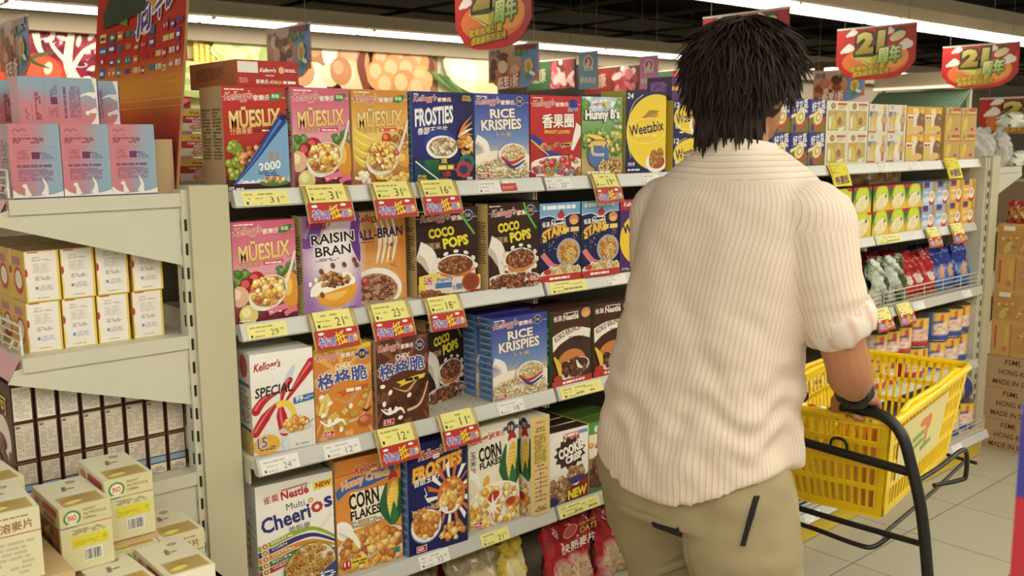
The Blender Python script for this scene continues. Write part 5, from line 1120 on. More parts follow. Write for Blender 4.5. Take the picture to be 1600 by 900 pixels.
def sky(u, v):
    if v < .2: return mix((170,24,14),(206,50,16),v*5)
    if v < .41: 
        k = abs(v-.31)/.10; return mix((255,180,40),(214,60,14),min(1,k))
    return mix((214,50,14),(196,16,14),(v-.41)/.59)
A.grad(0,0,1,H,sky,14,24)
for k in range(5): A.rect(.0,H*(.25+.022*k),1,.003,mix((246,190,80),(226,120,40),A.rnd.random()))
lc = [(236,226,214),(60,140,120),(206,40,50),(70,110,170),(240,210,120),(226,120,60),(120,60,140)]
for r_ in range(4):
    for k in range(11):
        if A.rnd.random() < .1: continue
        x = .05+.085*k; y = H*(.36+.040*r_); c = A.rnd.choice(lc); w_ = A.rnd.uniform(.04,.07); h_ = A.rnd.uniform(.025,.05)
        if A.rnd.random() < .5: A.rect(x,y,w_,h_,c); A.micro(x+.006,y+h_*.3,w_-.012,h_*.4,1,(60,40,60) if sum(c) > 500 else WHT,.8,1)
        elif A.rnd.random() < .5: A.ell(x+w_/2,y+h_/2,w_*.5,h_*.5,c); A.ell(x+w_/2,y+h_/2,w_*.25,h_*.2,WHT)
        else: A.micro(x,y+.01,w_+.02,.026,1,c,.9,1)
A.ell(.66,H*.66,.2,.14,(226,160,60)); A.text('21',.3,H*.69,.4,.34,(226,196,70),.06,.1,6,((60,70,40),.06),c2=(170,140,30)); A.text('周年慶',.66,H*.60,.5,.2,(110,60,150),.05,.2,16,(WHT,.06)); A.poly([(.12,H*.56),(.32,H*.52),(.32,H*.59),(.18,H*.61)],(120,140,50))
mb.obj('printed_face', CLOTHY, t)
# rectangular meat tins at the back of the top shelf
def meat(label, z, x=.185, y=.60, grp=None):
    mb = MB(); mb.box(-.055,.055,-.03,.03,.004,.056,(206,60,44), top=(190,180,150))
    A = Art(mb, (-.055,-.03,.004), (1,0,0), (0,0,1), .11, 0, 33, .052/.11); A.rect(0,A.H*.72,1,A.H*.28,(236,200,60)); A.rect(0,A.H*.36,1,A.H*.36,(206,40,36)); A.rect(0,0,1,A.H*.36,(236,226,206)); A.text('TULIP',.5,A.H*.86,.4,.06,(30,40,50),.03); A.text('PORK LUNCHEON',.56,A.H*.6,.66,.06,WHT,.03); A.text('MEAT',.5,A.H*.45,.26,.055,WHT,.03); A.flakes(.6,A.H*.17,.3,.07,26,.05,[(214,130,100),(226,150,116)]); A.ell(.7,A.H*.26,.09,.03,(70,130,60))
    A = Art(mb, (-.055,.03,.004), (0,-1,0), (0,0,1), .06, 0, 33, .052/.06); A.rect(0,A.H*.36,1,A.H*.64,(206,40,36)); A.rect(0,0,1,A.H*.36,(236,226,206))
    mb.box(-.0565,.0565,-.0315,.0315,.056,.0605,(196,186,150)); mb.box(-.0565,.0565,-.0315,.0315,0,.004,(196,186,150))
    o = mb.obj('meat_tin', TIN, None, (x, y, z)); tag(o, label, 'can', grp); return o
for k in range(3): meat(['bottom','middle','top'][k]+' red and yellow luncheon meat tin of the pile left of the red cereal boxes', SHELF_Z[0]+.0655*k); meat('luncheon meat tin beside the visible pile', SHELF_Z[0]+.0655*k, .065, .60, 'luncheon meat tins behind the sign')

# ------------------------------------------------------------------ pile of beige boxes in front, on a cardboard bin
def beige_top(A, flip=False):
    H = A.H
    A.rect(0,0,1,H,(228,223,190)); A.rect(.12,.06,.8,H*.34,(206,176,96))
    for k in range(14): A.stroke([(.14,.09+H*.02*k),(.5,.13+H*.021*k),(.9,.08+H*.022*k)],(.006,.014,.004),(176,136,70))
    A.ell(.34,.06+H*.1,.2,.1,(232,210,70),14); A.ell(.36,.08+H*.1,.14,.06,(244,230,110),14)
    A.ell(.68,H*.84,.1,.08,(120,160,110)); A.ell(.68,H*.84,.07,.05,(236,150,110)); A.text('即溶麥片',.44,H*.64,.3,.1,(130,60,40),.02,0,78); A.micro(.5,H*.56,.14,.16,2,(160,120,100))
def beige_front(A):
    H = A.H
    A.rect(0,0,1,H,(218,212,160)); A.rect(0,H*.7,1,H*.3,(214,208,154)); A.ell(.24,H*.83,.17,.16,(80,140,84)); A.ell(.24,H*.83,.13,.12,(236,226,200)); A.text('INO',.24,H*.83,.17,.12,(206,110,70),.04); A.rect(.14,H*.71,.2,.05,(232,226,180))
    for k, s in enumerate(('INSTANT','NUTRITIOUS','CEREAL')): A.text(s,.44+[.14,.24,.14][k],H*(.92-.065*k),[.24,.44,.26][k],.055,(150,110,70),.02)
    A.rect(0,H*.685,1,.02,(206,120,60)); A.rect(0,H*.685,.3,.02,(60,90,160)); A.rect(.3,H*.685,.25,.02,(170,160,60)); A.micro(.22,H*.56,.66,.12,4,(150,140,100)); A.rect(.2,H*.36,.72,H*.17,(226,214,40)); A.micro(.22,H*.39,.5,.1,3,(196,176,40)); A.text('1/2',.84,H*.45,.06,.08,(60,50,30))
    A.rect(.4,H*.12,.38,H*.2,(232,228,214))
    for k in range(18): A.rect(.43+.018*k,H*.14,A.rnd.choice((.006,.01,.004)),H*.16,(70,56,60))
def beige_pic(A):
    H = A.H
    A.rect(0,0,1,H,(238,234,204)); A.rect(.1,.08,.82,H*.7,(196,150,84))
    for k in range(10): A.stroke([(.12,.1+H*.06*k),(.4,.16+H*.065*k),(.7,.12+H*.07*k)],(.01,.02,.006),(150,100,54))
    A.ell(.74,H*.5,.14,.28,(226,206,80),-24); A.ell(.72,H*.56,.09,.18,(240,226,120),-24)
def beige_box(front):
    w, h, d = .0875, .119, .158; mb = MB(); mb.box(-w/2,w/2,-d/2,d/2,0,h,(216,210,168), top=(226,220,184))
    front(Art(mb, (-w/2,-d/2,0), (1,0,0), (0,0,1), w, 0, 7, h/w)); beige_top(Art(mb, (-w/2,-d/2,h), (1,0,0), (0,1,0), w, 0, 8, d/w))
    S = Art(mb, (-w/2,d/2,0), (0,-1,0), (0,0,1), d, 0, 9, h/d); S.rect(0,0,1,S.H,(232,226,190)); S.rect(.08,.06,.86,S.H*.6,(150,104,60)); S.flakes(.5,S.H*.34,.4,S.H*.26,50,.06,[(176,126,70),(130,84,46),(196,150,90)]); S.rect(.42,S.H*.84,.5,S.H*.1,(206,60,60)); S.ell(.2,S.H*.84,.08,.07,(226,150,120)); S.micro(.44,S.H*.72,.44,S.H*.08,1,(170,110,80),.9,1); S.rect(0,S.H*.685,1,.012,(150,120,60))
    R = Art(mb, (w/2,-d/2,0), (0,1,0), (0,0,1), d, 0, 9, h/d); R.rect(.06,.06,.88,R.H*.6,(196,150,84)); R.micro(.1,R.H*.75,.7,R.H*.12,2,(150,110,80))
    return mb.mesh('beige_carton', PRINT)
BG1 = beige_box(beige_front); BG2 = beige_box(beige_pic)
def a_side(A):
    H = A.H; A.rect(0,0,1,H,(218,212,170)); A.text('即溶麥片',.5,H*.78,.74,.18,(150,90,60),.03,0,4); A.micro(.3,H*.9,.5,.05,1,(170,120,90)); A.rect(0,H*.66,1,.02,(190,90,80)); A.micro(.1,H*.1,.8,H*.5,7,(190,184,150))
BG3 = beige_box(a_side)
ZB = .612
t = thing('display_bin', 'tan cardboard bin carrying the pile of beige cereal boxes at lower left', 'bin', (-.47, -.24, 0))
mb = MB(); mb.box(-.30,.33,-.235,.235,.0,.60,(196,160,104)); mb.obj('bin_body', mat('kraft_board', (196,160,104), .75, vary=.08, vscale=12), t)
mb = MB(); 
for x0,x1,y0,y1 in ((-.31,.345,-.245,-.235),(-.31,.345,.235,.245),(-.31,-.30,-.235,.235),(.335,.345,-.235,.235)): mb.box(x0,x1,y0,y1,.55,.611,(206,170,112))
mb.box(-.31,.345,-.245,.245,.6,.611,(206,170,112)); mb.obj('bin_rim', mat('kraft_board', ()), t)
pile = [(BG1,-.395,-.121,.7325,0,'beige oat box with yellow strip and barcode, nearest of the two tilted upper boxes'), (BG1,-.300,-.075,.7325+.016,-1,'beige oat box with yellow strip set behind and right of the nearest one'),
 (BG3,-.530,-.200,.7325+.045,-2,'beige oat box with red lettering cut by the left edge of the picture'), (BG1,-.515,-.035,.7325+.045,3,'beige oat box behind the one cut by the left edge'),
 (BG2,-.262,-.250,ZB,-1,'lower beige box with a wood picture, rightmost of the pile'), (BG2,-.365,-.250,ZB,2,'lower beige box with a wood picture under the nearest upper box'), (BG3,-.21,-.083,ZB,0,'lower beige box half hidden behind the rightmost one'),
 (BG1,-.300,-.083,ZB,0,'lower beige box under the box set behind'), (BG1,-.395,-.083,ZB,0,'lower beige box buried under the middle of the pile'), (BG3,-.52,-.26,ZB,0,'lower beige box under the one cut by the left edge'), (BG3,-.52,-.09,ZB,0,'lower beige box at the far left corner of the bin'), (BG2,-.62,-.2,ZB,0,'lower beige box outside the left edge of the picture')]
for m, x, y, z, rz, lab in pile: place(m, 'cereal_box', (x, y, z), rz, lab, 'cereal box')
for o in [bpy.data.objects[k] for k in ()]: pass
place(carton('board_slip', .1, .0155, .14, None, (206,176,120), 85), 'cardboard_slip', (-.300, -.075, ZB+.1195), 0, 'flat cardboard slip between two layers of beige boxes', 'cardboard'); place(carton('board_slip_thick', .17, .0445, .28, None, (206,176,120), 86), 'cardboard_slip', (-.53,-.15,ZB+.1195), 0, 'thick cardboard slip under the left beige boxes', 'cardboard')

# ------------------------------------------------------------------ far end: cartons, bags, noodles
def a_fsml(A):
    H = A.H; c = (60,46,34)
    A.text('FSML',.26,H*.82,.16,.055,c,.01,.15); A.text('HONG KONG',.32,H*.5,.40,.055,c,.01,.1); A.text('MADE IN SINGAPORE',.38,H*.18,.62,.055,c,.01,.1); A.rect(0,H*.97,1,.006,(150,116,76))
M_FS = carton('carton_shipping', .46, .1525, .3, None, (186,150,108), 90)
mbx = MB(); mbx.box(-.15,.15,-.23,.23,0,.1525,(186,150,108)); A = Art(mbx, (-.15,.23,0), (0,-1,0), (0,0,1), .46, 0, 4, .1525/.46); a_fsml(A); M_FS = mbx.mesh('shipping_carton', PRINT)
XC = 3.915
for k in range(3): place(M_FS, 'shipping_carton', (XC, -.265, .153*k), 0, ['bottom','middle','top'][k]+' plain brown shipping carton marked FSML at the far end', 'carton')
def a_food(A):
    H = A.H; A.rect(0,0,1,H,(206,160,84)); A.rect(.02,.04,.6,H-.08,(200,150,76))
    for k in range(9): A.stroke([(.04,.06+.05*k),(.3,.1+.05*k),(.6,.06+.05*k)],(.006,.016,.004),(176,120,60))
    A.ell(.2,H*.3,.06,.12,(206,184,90),-30); A.rect(.1,H*.8,.2,.08,(236,226,206)); A.ell(.5,H*.42,.05,.09,(214,150,140)); A.rect(.64,0,.02,H,(190,80,60)); A.rect(.7,H*.1,.06,H*.6,(214,180,80)); A.ell(.76,H*.8,.05,.05,(206,120,80)); A.rect(.9,H*.1,.035,H*.7,(206,80,60)); A.flakes(.34,H*.5,.24,H*.3,14,.04,[(190,140,70),(214,170,96),(176,120,60)])
mbx = MB(); mbx.box(-.14,.14,-.13,.13,0,.1545,(206,160,84), top=(214,176,110)); A = Art(mbx, (-.14,.13,0), (0,-1,0), (0,0,1), .26, 0, 4, .1545/.26); a_food(A); M_FD = mbx.mesh('food_carton', PRINT)
mbx = MB(); mbx.box(-.14,.14,-.13,.13,0,.1545,(206,160,84)); A = Art(mbx, (-.14,-.13,.1545), (0,1,0), (0,0,-1), .26, 0, 4, .1545/.26); a_food(A); M_FD2 = mbx.mesh('food_carton', PRINT)
ln = ['bottom','second','third','top']
for k in range(4): place(M_FD if k % 2 else M_FD2, 'food_carton', (XC, -.17, .459+.155*k), 0, ln[k]+' tan food picture carton of the left stack at the far end', 'carton'); place(M_FD, 'food_carton', (XC+.01, -.435, .459+.155*k), 0, ln[k]+' tan food picture carton of the right stack at the far end', 'carton')
def noodle(u, v, r):
    if .2 < v < .8 and .1 < u < .9: return r.choice([(206,160,70),(226,190,90),(120,140,50),(196,60,40),(214,120,60)])
    return r.choice([(190,40,44),(206,60,50)])
B_NOO = bag('noodle_pack', .11, .105, .05, None, noodle, 91, crimp=.02)
for k, (x, y, z, lab) in enumerate([(3.83,-.11,1.0795,'left red and yellow noodle pack on the tan cartons'), (3.83,-.24,1.0795,'middle red and yellow noodle pack on the tan cartons'), (3.84,-.37,1.0795,'right red and yellow noodle pack on the tan cartons')]): place(B_NOO, 'noodle_pack', (x, y, z), -90, lab, 'pack')
CLEARF = mat('clear_film', (226,222,214), .12, 0, .6, alpha=.45)
BC = MB()
def clearbag(w, h, d, seed):
    rnd = random.Random(seed); m = bag('clear_bag', w, h, d, None, lambda u, v, r: (214,206,190), seed); m.materials[0] = CLEARF; return m
CB = clearbag(.2, .185, .12, 92)
for k, (x, y, lab) in enumerate([(3.86,.10,'nearest clear plastic bag on the far end shelf'), (4.02,.08,'second clear plastic bag on the far end shelf'), (3.87,.3,'clear plastic bag behind the nearest one'), (4.03,.28,'clear plastic bag behind the second one')]): place(CB, 'clear_bag', (x, y, 1.335), 20*k, lab, 'bag')
def a_veg(u, v, r): return (226,226,210) if not (.25 < u < .8 and .2 < v < .75) else r.choice([(70,120,50),(96,150,70),(50,96,44)])
BV = bag('vegetable_pack', .2, .07, .16, None, a_veg, 93)
place(BV, 'vegetable_pack', (4.02,.0+.02,1.522), 10, 'upper white and green vegetable pack over the clear bags', 'pack'); place(BV, 'vegetable_pack', (4.16,.04,1.335), 10, 'white and green vegetable pack at the end of the far shelf', 'pack')

# ------------------------------------------------------------------ back wall picture
mb = MB(); mb.box(-.1, 9.4, 6.165, 6.199, .9, 2.335, (240,226,196))
A = Art(mb, (-.1,6.165,.9), (1,0,0), (0,0,1), 1.0, 0, 95, 1.435); A.clip = False; A.STEP = .0002
X = lambda x: x+.1
Zz = lambda z: z-.9
A.grad(0,0,2.66,1.435,lambda u,v:(150,40,50),2,2); A.grad(2.66,0,1.0,1.435,lambda u,v: mix((176,170,90),(206,190,100),v),2,3); A.grad(3.6,0,1.9,1.435,lambda u,v: mix((150,90,50),(226,170,100),u*.6),3,2); A.grad(5.3,0,4.2,1.435,lambda u,v: mix((190,196,110),(250,238,206),min(1,v*1.1)),4,4)
rnd = random.Random(7)
for k in range(170): x = rnd.uniform(.3,1.16); z = rnd.uniform(1.5,2.22); A.ball(X(x), Zz(z), rnd.uniform(.03,.06), rnd.choice([(84,110,50),(104,130,60),(66,92,40)]), (140,160,80))
for k in range(34): x = rnd.uniform(1.2,2.6); z = rnd.uniform(1.9,2.3); A.ell(X(x),Zz(z),rnd.uniform(.08,.2),rnd.uniform(.05,.12),rnd.choice([(176,40,60),(196,60,80),(150,30,48)]),rnd.uniform(0,180))
A.ell(X(1.62),Zz(2.2),.3,.3,(150,30,56),n=30); 
for k in range(60): a = rnd.uniform(0,6.28); q = .28*math.sqrt(rnd.random()); A.ell(X(1.62+q*math.cos(a)),Zz(2.2+q*math.sin(a)),.05,.02,rnd.choice([(236,214,206),(176,50,80),(120,20,50)]),rnd.uniform(0,180),n=8,up=.3)
A.stroke([(X(1.66),Zz(1.9)),(X(1.58),Zz(2.1)),(X(1.62),Zz(2.33))],(.12,.07,.05),(244,232,206)); A.stroke([(X(1.6),Zz(2.05)),(X(1.7),Zz(2.2)),(X(1.82),Zz(2.28))],(.04,.03,.01),(244,232,206)); A.stroke([(X(1.7),Zz(1.92)),(X(1.86),Zz(2.06)),(X(1.92),Zz(2.32))],(.06,.06,.04),(244,232,206)); A.stroke([(X(1.36),Zz(2.32)),(X(1.38),Zz(2.2)),(X(1.46),Zz(2.08))],(.06,.04,.02),(244,232,206)); A.stroke([(X(1.58),Zz(2.1)),(X(1.48),Zz(2.22)),(X(1.45),Zz(2.3))],(.04,.03,.01),(244,232,206))
A.ell(X(1.36),Zz(2.0),.2,.17,(222,60,36),n=28); A.ell(X(1.4),Zz(2.04),.13,.1,(236,90,54),n=20); A.ell(X(1.43),Zz(2.06),.03,.05,(250,214,190),-20); A.ell(X(1.12),Zz(1.94),.14,.14,(226,70,40)); A.stroke([(X(1.3),Zz(2.12)),(X(1.38),Zz(2.16)),(X(1.48),Zz(2.18))],(.02,.03,.008),(80,100,50)); A.stroke([(X(1.28),Zz(2.16)),(X(1.33),Zz(2.1)),(X(1.44),Zz(2.06))],(.01,.03,.006),(70,90,40)); A.stroke([(X(1.75),Zz(1.98)),(X(2.0),Zz(2.02)),(X(2.3),Zz(2.0))],(.04,.09,.03),(170,150,70))
for i in range(16):
    for j in range(7): A.ell(X(2.62+.05*i),Zz(2.32-.035*j-.012*i),.026,.02,(240,214,90),n=8,up=.1)
for k in range(6): A.stroke([(X(2.3),Zz(2.16-.05*k)),(X(2.6),Zz(2.14-.05*k)),(X(2.85),Zz(2.12-.05*k))],(.05,.05,.05),[(200,206,130),(170,180,96)][k%2])
for k in range(60): x = rnd.uniform(2.84,3.55); z = rnd.uniform(2.05,2.34); A.ell(X(x),Zz(z),rnd.uniform(.05,.13),rnd.uniform(.04,.09),rnd.choice([(190,206,120),(214,224,150),(166,190,100),(226,232,176)]),rnd.uniform(0,180))
for x, z, r, c in [(3.62,2.28,.14,(196,130,80)),(3.78,2.3,.17,(190,120,70)),(3.98,2.3,.16,(246,236,220)),(4.16,2.26,.18,(206,146,96)),(3.74,2.06,.14,(240,226,196)),(3.9,2.1,.1,(236,206,160)),(4.14,2.08,.15,(226,196,150)),(4.02,2.14,.12,(196,130,80)),(3.62,2.12,.12,(206,150,100))]: A.ball(X(x),Zz(z),r,c,mix(c,(255,250,240),.25),r*1.1)
A.stroke([(X(4.28),Zz(2.35)),(X(4.24),Zz(2.2)),(X(4.3),Zz(1.98))],(.06,.09,.08),(130,60,34)); A.stroke([(X(5.02),Zz(2.35)),(X(5.08),Zz(2.2)),(X(5.0),Zz(2.0))],(.06,.08,.06),(130,60,34))
for x, z, r in [(4.5,2.26,.13),(4.7,2.3,.15),(4.92,2.27,.13),(4.44,2.12,.14),(4.62,2.16,.15),(4.8,2.16,.15),(4.96,2.1,.13),(4.54,2.0,.15),(4.74,2.02,.16),(4.92,1.98,.14)]: A.ball(X(x),Zz(z),r,rnd.choice([(226,150,90),(214,136,76),(236,166,106)]),(240,182,130),r*1.05)
for k in range(9): A.stroke([(X(5.02+.07*k),Zz(2.2-.02*k)),(X(5.3+.06*k),Zz(2.04-.02*k)),(X(5.9+.05*k),Zz(1.86-.02*k))],(.02,.05,.04),[(84,120,50),(110,146,70),(70,104,44)][k%3])
for k in range(7): A.stroke([(X(5.2+.03*k),Zz(2.34)),(X(5.24+.02*k),Zz(2.26)),(X(5.28),Zz(2.14))],(.008,.014,.03),(150,170,90))
A.ell(X(5.62),Zz(2.2),.4,.22,(250,232,190),-14); A.ell(X(5.5),Zz(2.22),.2,.12,(252,244,220),-10); A.ell(X(6.0),Zz(2.02),.36,.12,(244,214,160)); A.ell(X(6.6),Zz(1.96),.4,.1,(236,214,160))
for k in range(10): A.stroke([(X(6.3+.2*k),Zz(1.78+.02*(k%3))),(X(6.8+.2*k),Zz(1.86)),(X(7.4+.2*k),Zz(1.8))],(.03,.06,.04),[(110,146,60),(226,220,150),(150,176,80)][k%3])
A.rect(X(5.95), Zz(1.95), 3.45, .385, (48,40,34)); pm = mb.obj('vegetable_mural', PRINT); tag(pm, 'long wall picture of vegetables and eggs on the back wall', 'picture')  # dark space behind the meat panels is painted on as a dark rectangle

# ------------------------------------------------------------------ hanging signs facing down the aisle
STR = mat('hanging_cord', (150,140,120), .6)
def outline_sign(w, h, r, n=10):
    """flat top, rounded bottom"""
    P = [(0,h)]
    P.append((0,r))
    for k in range(n+1):
        t_ = k/n; P.append((w*t_, r*(1-math.sin(math.pi*(.02+.96*t_)))*.75 if False else r*((2*t_-1)**4)))
    P.append((w,r)); P.append((w,h)); 
    return P[:1]+P[2:-2]+P[-1:]
def hang(name, label, X0, ya, yb, zb, zt, draw, shape='round', cat='sign', thick=.006, ceil=2.95):
    w = ya-yb; h = zt-zb; t = thing(name, label, cat, (X0, (ya+yb)/2, zb))
    mb = MB(); A = Art(mb, (0, w/2, 0), (0,-1,0), (0,0,1), w, 0, int(X0*10), h/w); A.STEP = .0002
    P = outline_sign(1, h/w, .2*h/w*1.6) if shape == 'round' else [(0,h/w),(0,0),(1,0),(1,h/w)]
    base = draw(None); A.poly(P, base); f = [A.P(x, y, 1) for x, y in P]; b = [p+Vector((thick,0,0)) for p in f]
    mb.face(b[::-1], base)
    for i in range(len(f)): j = (i+1) % len(f); mb.face([f[j], f[i], b[i], b[j]], mix(base,(40,20,20),.3))
    draw(A); mb.obj('sign_board', PRINT, t)
    mb = MB(); mb.box(-.004,.01,-w/2,w/2,h,h+.012,(206,200,186)); mb.obj('top_rail', mat('rail_white', (206,200,186), .5), t)
    for yy in (-w*.4, w*.4): mb = MB(); mb.tube([(.003,yy,h+.01),(.003,yy,ceil-zb)], .0018, (150,140,120), 5); mb.obj('cord', STR, t)
    return t
def cloud(A, x, y, s):
    s *= .62
    for dx, dy, r in ((0,0,.07),(.07,.01,.06),(-.06,-.02,.05),(.03,.05,.05),(-.12,-.05,.03)): A.ell(x+dx*s,y+dy*s,r*s*1.2,r*s,(236,226,220),up=.2)
def d21(A):
    if A is None: return (196,34,30)
    H = A.H
    A.ell(.5,H*.36,.42,.17,(226,110,44)); A.ell(.72,H*.42,.2,.13,(240,146,50)); cloud(A,.15,H*.62,1); cloud(A,.86,H*.62,1.2); cloud(A,.2,H*.92,.8); cloud(A,.66,H*.9,.8)
    A.poly([(.2,H*.46),(.26,H*.54),(.52,H*.54),(.56,H*.44),(.46,H*.26)],(230,220,170)); A.poly([(.215,H*.455),(.265,H*.525),(.52,H*.525),(.55,H*.44),(.46,H*.28)],(60,64,24)); A.poly([(.23,H*.45),(.46,H*.44),(.46,H*.3)],(206,186,70)); A.poly([(.46,H*.44),(.54,H*.47),(.53,H*.35),(.46,H*.3)],(176,160,50))
    A.text('21',.44,H*.72,.36,H*.42,(226,206,110),.07,.12,2,((50,56,20),.07),c2=(150,130,20)); A.text('周年',.68,H*.46,.28,.19,(236,232,170),.06,.18,6,((70,90,30),.09),c2=(120,170,40))
    A.text('歡樂無限21載',.42,H*.24,.44,.065,(206,170,40),.06,.14,4,((90,66,20),.1)); A.text('感謝顧客的支持',.46,H*.14,.46,.065,(206,170,40),.06,.14,4,((90,66,20),.1)); A.ell(.8,H*.86,.07,.06,(60,90,40)); A.ell(.78,H*.8,.1,.05,(226,206,150),20)
hang('anniversary_sign','red 21 anniversary sign hanging at top centre, cut by the top of the picture',2.2,2.03,1.46,1.92,2.30,d21)
hang('anniversary_sign','red 21 anniversary sign hanging behind the shopper\'s head',4.1,1.95,1.33,1.90,2.22,d21)
hang('anniversary_sign','red 21 anniversary sign hanging right of the shopper\'s head',6.0,2.14,1.51,1.91,2.29,d21)
hang('anniversary_sign','red 21 anniversary sign hanging at the far right under the light strip',8.0,2.25,1.58,1.91,2.28,d21)
hang('anniversary_sign','red 21 anniversary sign standing low above the clear bags at right',6.2,1.12,.5,1.50,1.74,d21)
def dchef(A):
    if A is None: return (206,140,96)
    H = A.H
    A.grad(.0,.16*H,1,.84*H,lambda u,v: mix((190,110,70),(214,170,140),v),3,4); A.poly([(.62,H),(.68,H*.5),(.6,H*.02),(.8,.03),(.97,.2),(1,H)],(96,146,214)); A.text('特價',.14,H*.86,.2,.1,(90,80,110),.03,.1)
    for k in range(14): A.ell(A.rnd.uniform(.06,.58),H*A.rnd.uniform(.3,.78),A.rnd.uniform(.05,.12),A.rnd.uniform(.04,.09),A.rnd.choice([(150,70,40),(226,170,140),(206,120,90),(110,50,30),(236,206,180)]))
    A.text('低至1折',.4,H*.16,.42,.16,(246,236,220),.05,.1,6,((196,44,34),.09)); A.rect(.55,H*.88,.4,.1,(150,40,60)); A.flakes(.7,H*.82,.2,.03,20,.03,[(80,130,50),(110,150,60)])
    for k in range(5): A.ell(.82+.04*math.cos(k*1.25),H*.5+.05*math.sin(k*1.25),.05,.05,(236,196,80)); 
    A.ell(.82,H*.5,.05,.055,(214,150,50)); A.stroke([(.82,H*.44),(.83,H*.3),(.8,H*.16)],(.03,.03,.02),(84,140,70)); A.ell(.76,H*.3,.06,.025,(110,160,80),20); A.ell(.89,H*.32,.06,.025,(240,240,236),-20)
hang('offer_sign','photo sign with a blue edge hanging at the far left before the tomato picture',.62,4.20,3.62,1.84,2.14,dchef)
hang('offer_sign','photo sign with a blue edge hanging before the egg picture',2.2,4.05,3.48,1.88,2.2,dchef)
hang('offer_sign','photo sign with a blue edge hanging under the top centre anniversary sign',4.0,3.92,3.35,1.87,2.18,dchef)
hang('offer_sign','photo sign with a blue edge hanging right of the shopper above the beige boxes',8.0,3.56,3.0,1.84,2.14,dchef)
def dflag(c, c2):
    def f(A):
        if A is None: return c
        H = A.H; A.ell(.5,H*.72,.26,.28,(240,232,226)); A.ell(.5,H*.74,.19,.2,c2); A.stroke([(.48,H*.84),(.54,H*.74),(.46,H*.66),(.54,H*.6)],(.06,.16,.1),(244,238,230)); A.rect(.3,H*.5,.44,.14,(240,232,226)); A.text('優質',.52,H*.54,.3,.1,c,.02); A.text('鮮肉專家',.5,H*.24,.84,.24,(244,240,236),.03,.1,-4)
    return f
hang('hanging_flag','blue pennant with white lettering hanging above the honey cereal box',5.5,4.43,4.19,1.94,2.26,dflag((112,168,206),(206,50,100)),'flat','flag',.002)
hang('hanging_flag','pink pennant with white lettering hanging above the large wheat biscuit box',6.3,4.40,4.17,1.96,2.26,dflag((232,136,204),(206,50,110)),'flat','flag',.002)
def dmeat(c):
    def f(A):
        if A is None: return c
        H = A.H; A.text('健康',.26,H*.5,.3,.2,(206,190,160),.0,0,4); A.rect(.5,.0,.5,H,(120,60,40))
        for k in range(26): A.ell(A.rnd.uniform(.56,.96),H*A.rnd.uniform(.1,.9),A.rnd.uniform(.04,.1),A.rnd.uniform(.03,.08),A.rnd.choice([(226,120,130),(240,170,170),(206,80,90),(246,200,196),(190,60,70)]),A.rnd.uniform(0,180))
        A.ell(.72,H*.92,.04,.04,(240,236,226))
    return f
hang('meat_sign','green meat picture panel with pale Chinese lettering left of the blue pennant',6.3,6.02,5.28,2.02,2.31,dmeat((60,100,66)),'flat','sign',.02)
hang('meat_sign','red meat picture panel between the two pennants',7.2,6.02,5.2,2.0,2.28,dmeat((150,50,44)),'flat','sign',.02)
hang('meat_sign','green meat picture panel right of the pink pennant',8.2,5.95,5.2,1.98,2.28,dmeat((60,100,66)),'flat','sign',.02)
# teal awning and lit cornice far right
t = thing('striped_awning', 'teal striped awning under a lit cornice far behind the oat boxes', 'awning', (10, 3.38, 1.52))
mb = MB(); n = 30
rows = [[(0.0-.5*(1-j), .55-1.1*i/n, .12+.36*j) for i in range(n+1)] for j in (0, 1)]
mb.grid(rows, (60,120,116), False, 0, False)
for i in range(0, 30, 1):
    y = .55-1.1*i/n; mb.face([(-.515,y,.12),(-.515,y-.016,.12),(-.012,y-.03,.484),(-.012,y-.014,.484)], (150,170,120))
mb.face([(-.5,.55,.12),(-.5,-.55,.12),(-.5,-.55,.05),(-.5,.55,.05)][::-1], (70,130,124)); mb.obj('canvas', CLOTHY, t)
for yy in (-.5, .5): mb = MB(); mb.box(.02,.06,yy-.02,yy+.02,-1.52,.5,(120,110,96)); mb.obj('pole', POST, t)
mb = MB(); mb.box(-.1,.1,-.55,.55,.50,.68,(226,204,170)); mb.obj('cornice', mat('cornice_board', (214,196,164), .7), t)
mb = MB(); mb.box(-.12,-.101,-.55,.55,.50,.53,(255,240,210)); mb.obj('light_tube', mat('warm_tube', (255,255,255), .5, emit=((1,.86,.62), .8)), t)
t = thing('timber_frame', 'dark brown timber frame behind the oat boxes beside the awning', 'frame', (9.3, 4.3, 0))
for k in range(3): mb = MB(); mb.box(-.04,.04,-.35+.3*k,-.27+.3*k,0,2.35,(96,62,40)); mb.obj('post', mat('dark_timber', (96,62,40), .6), t)
for z_ in (1.78, 2.28): mb = MB(); mb.box(-.05,.05,-.4,.4,z_,z_+.06,(110,72,46)); mb.obj('beam', mat('dark_timber', ()), t)
t = thing('market_counter', 'dark shop counter far behind carrying the awning', 'counter', (10.55, 3.2, 0))
mb = MB(); mb.box(-.35,.35,-1.4,1.4,0,1.0,(110,90,70)); mb.obj('counter_body', mat('counter_brown', (110,90,70), .6), t); 
for yy in (-1.28, 1.28): mb = MB(); mb.box(-.35,-.30,yy-.04,yy+.04,1.0,2.38,(120,110,96)); mb.obj('post', POST, t)

# tall red and blue display box at the right edge, close to the camera
t = thing('display_stand', 'tall red and blue cardboard standee cut by the right edge of the picture', 'sign', (.1095, -1.752, 0), math.radians(-69.8))
mb = MB(); mb.box(-.19,.19,-.02,.02,0,1.145,(190,36,50)); mb.obj('red_base', PRINT, t)
mb = MB(); mb.box(-.19,.19,-.02,.02,1.145,1.225,(60,56,150)); mb.obj('blue_top', PRINT, t)

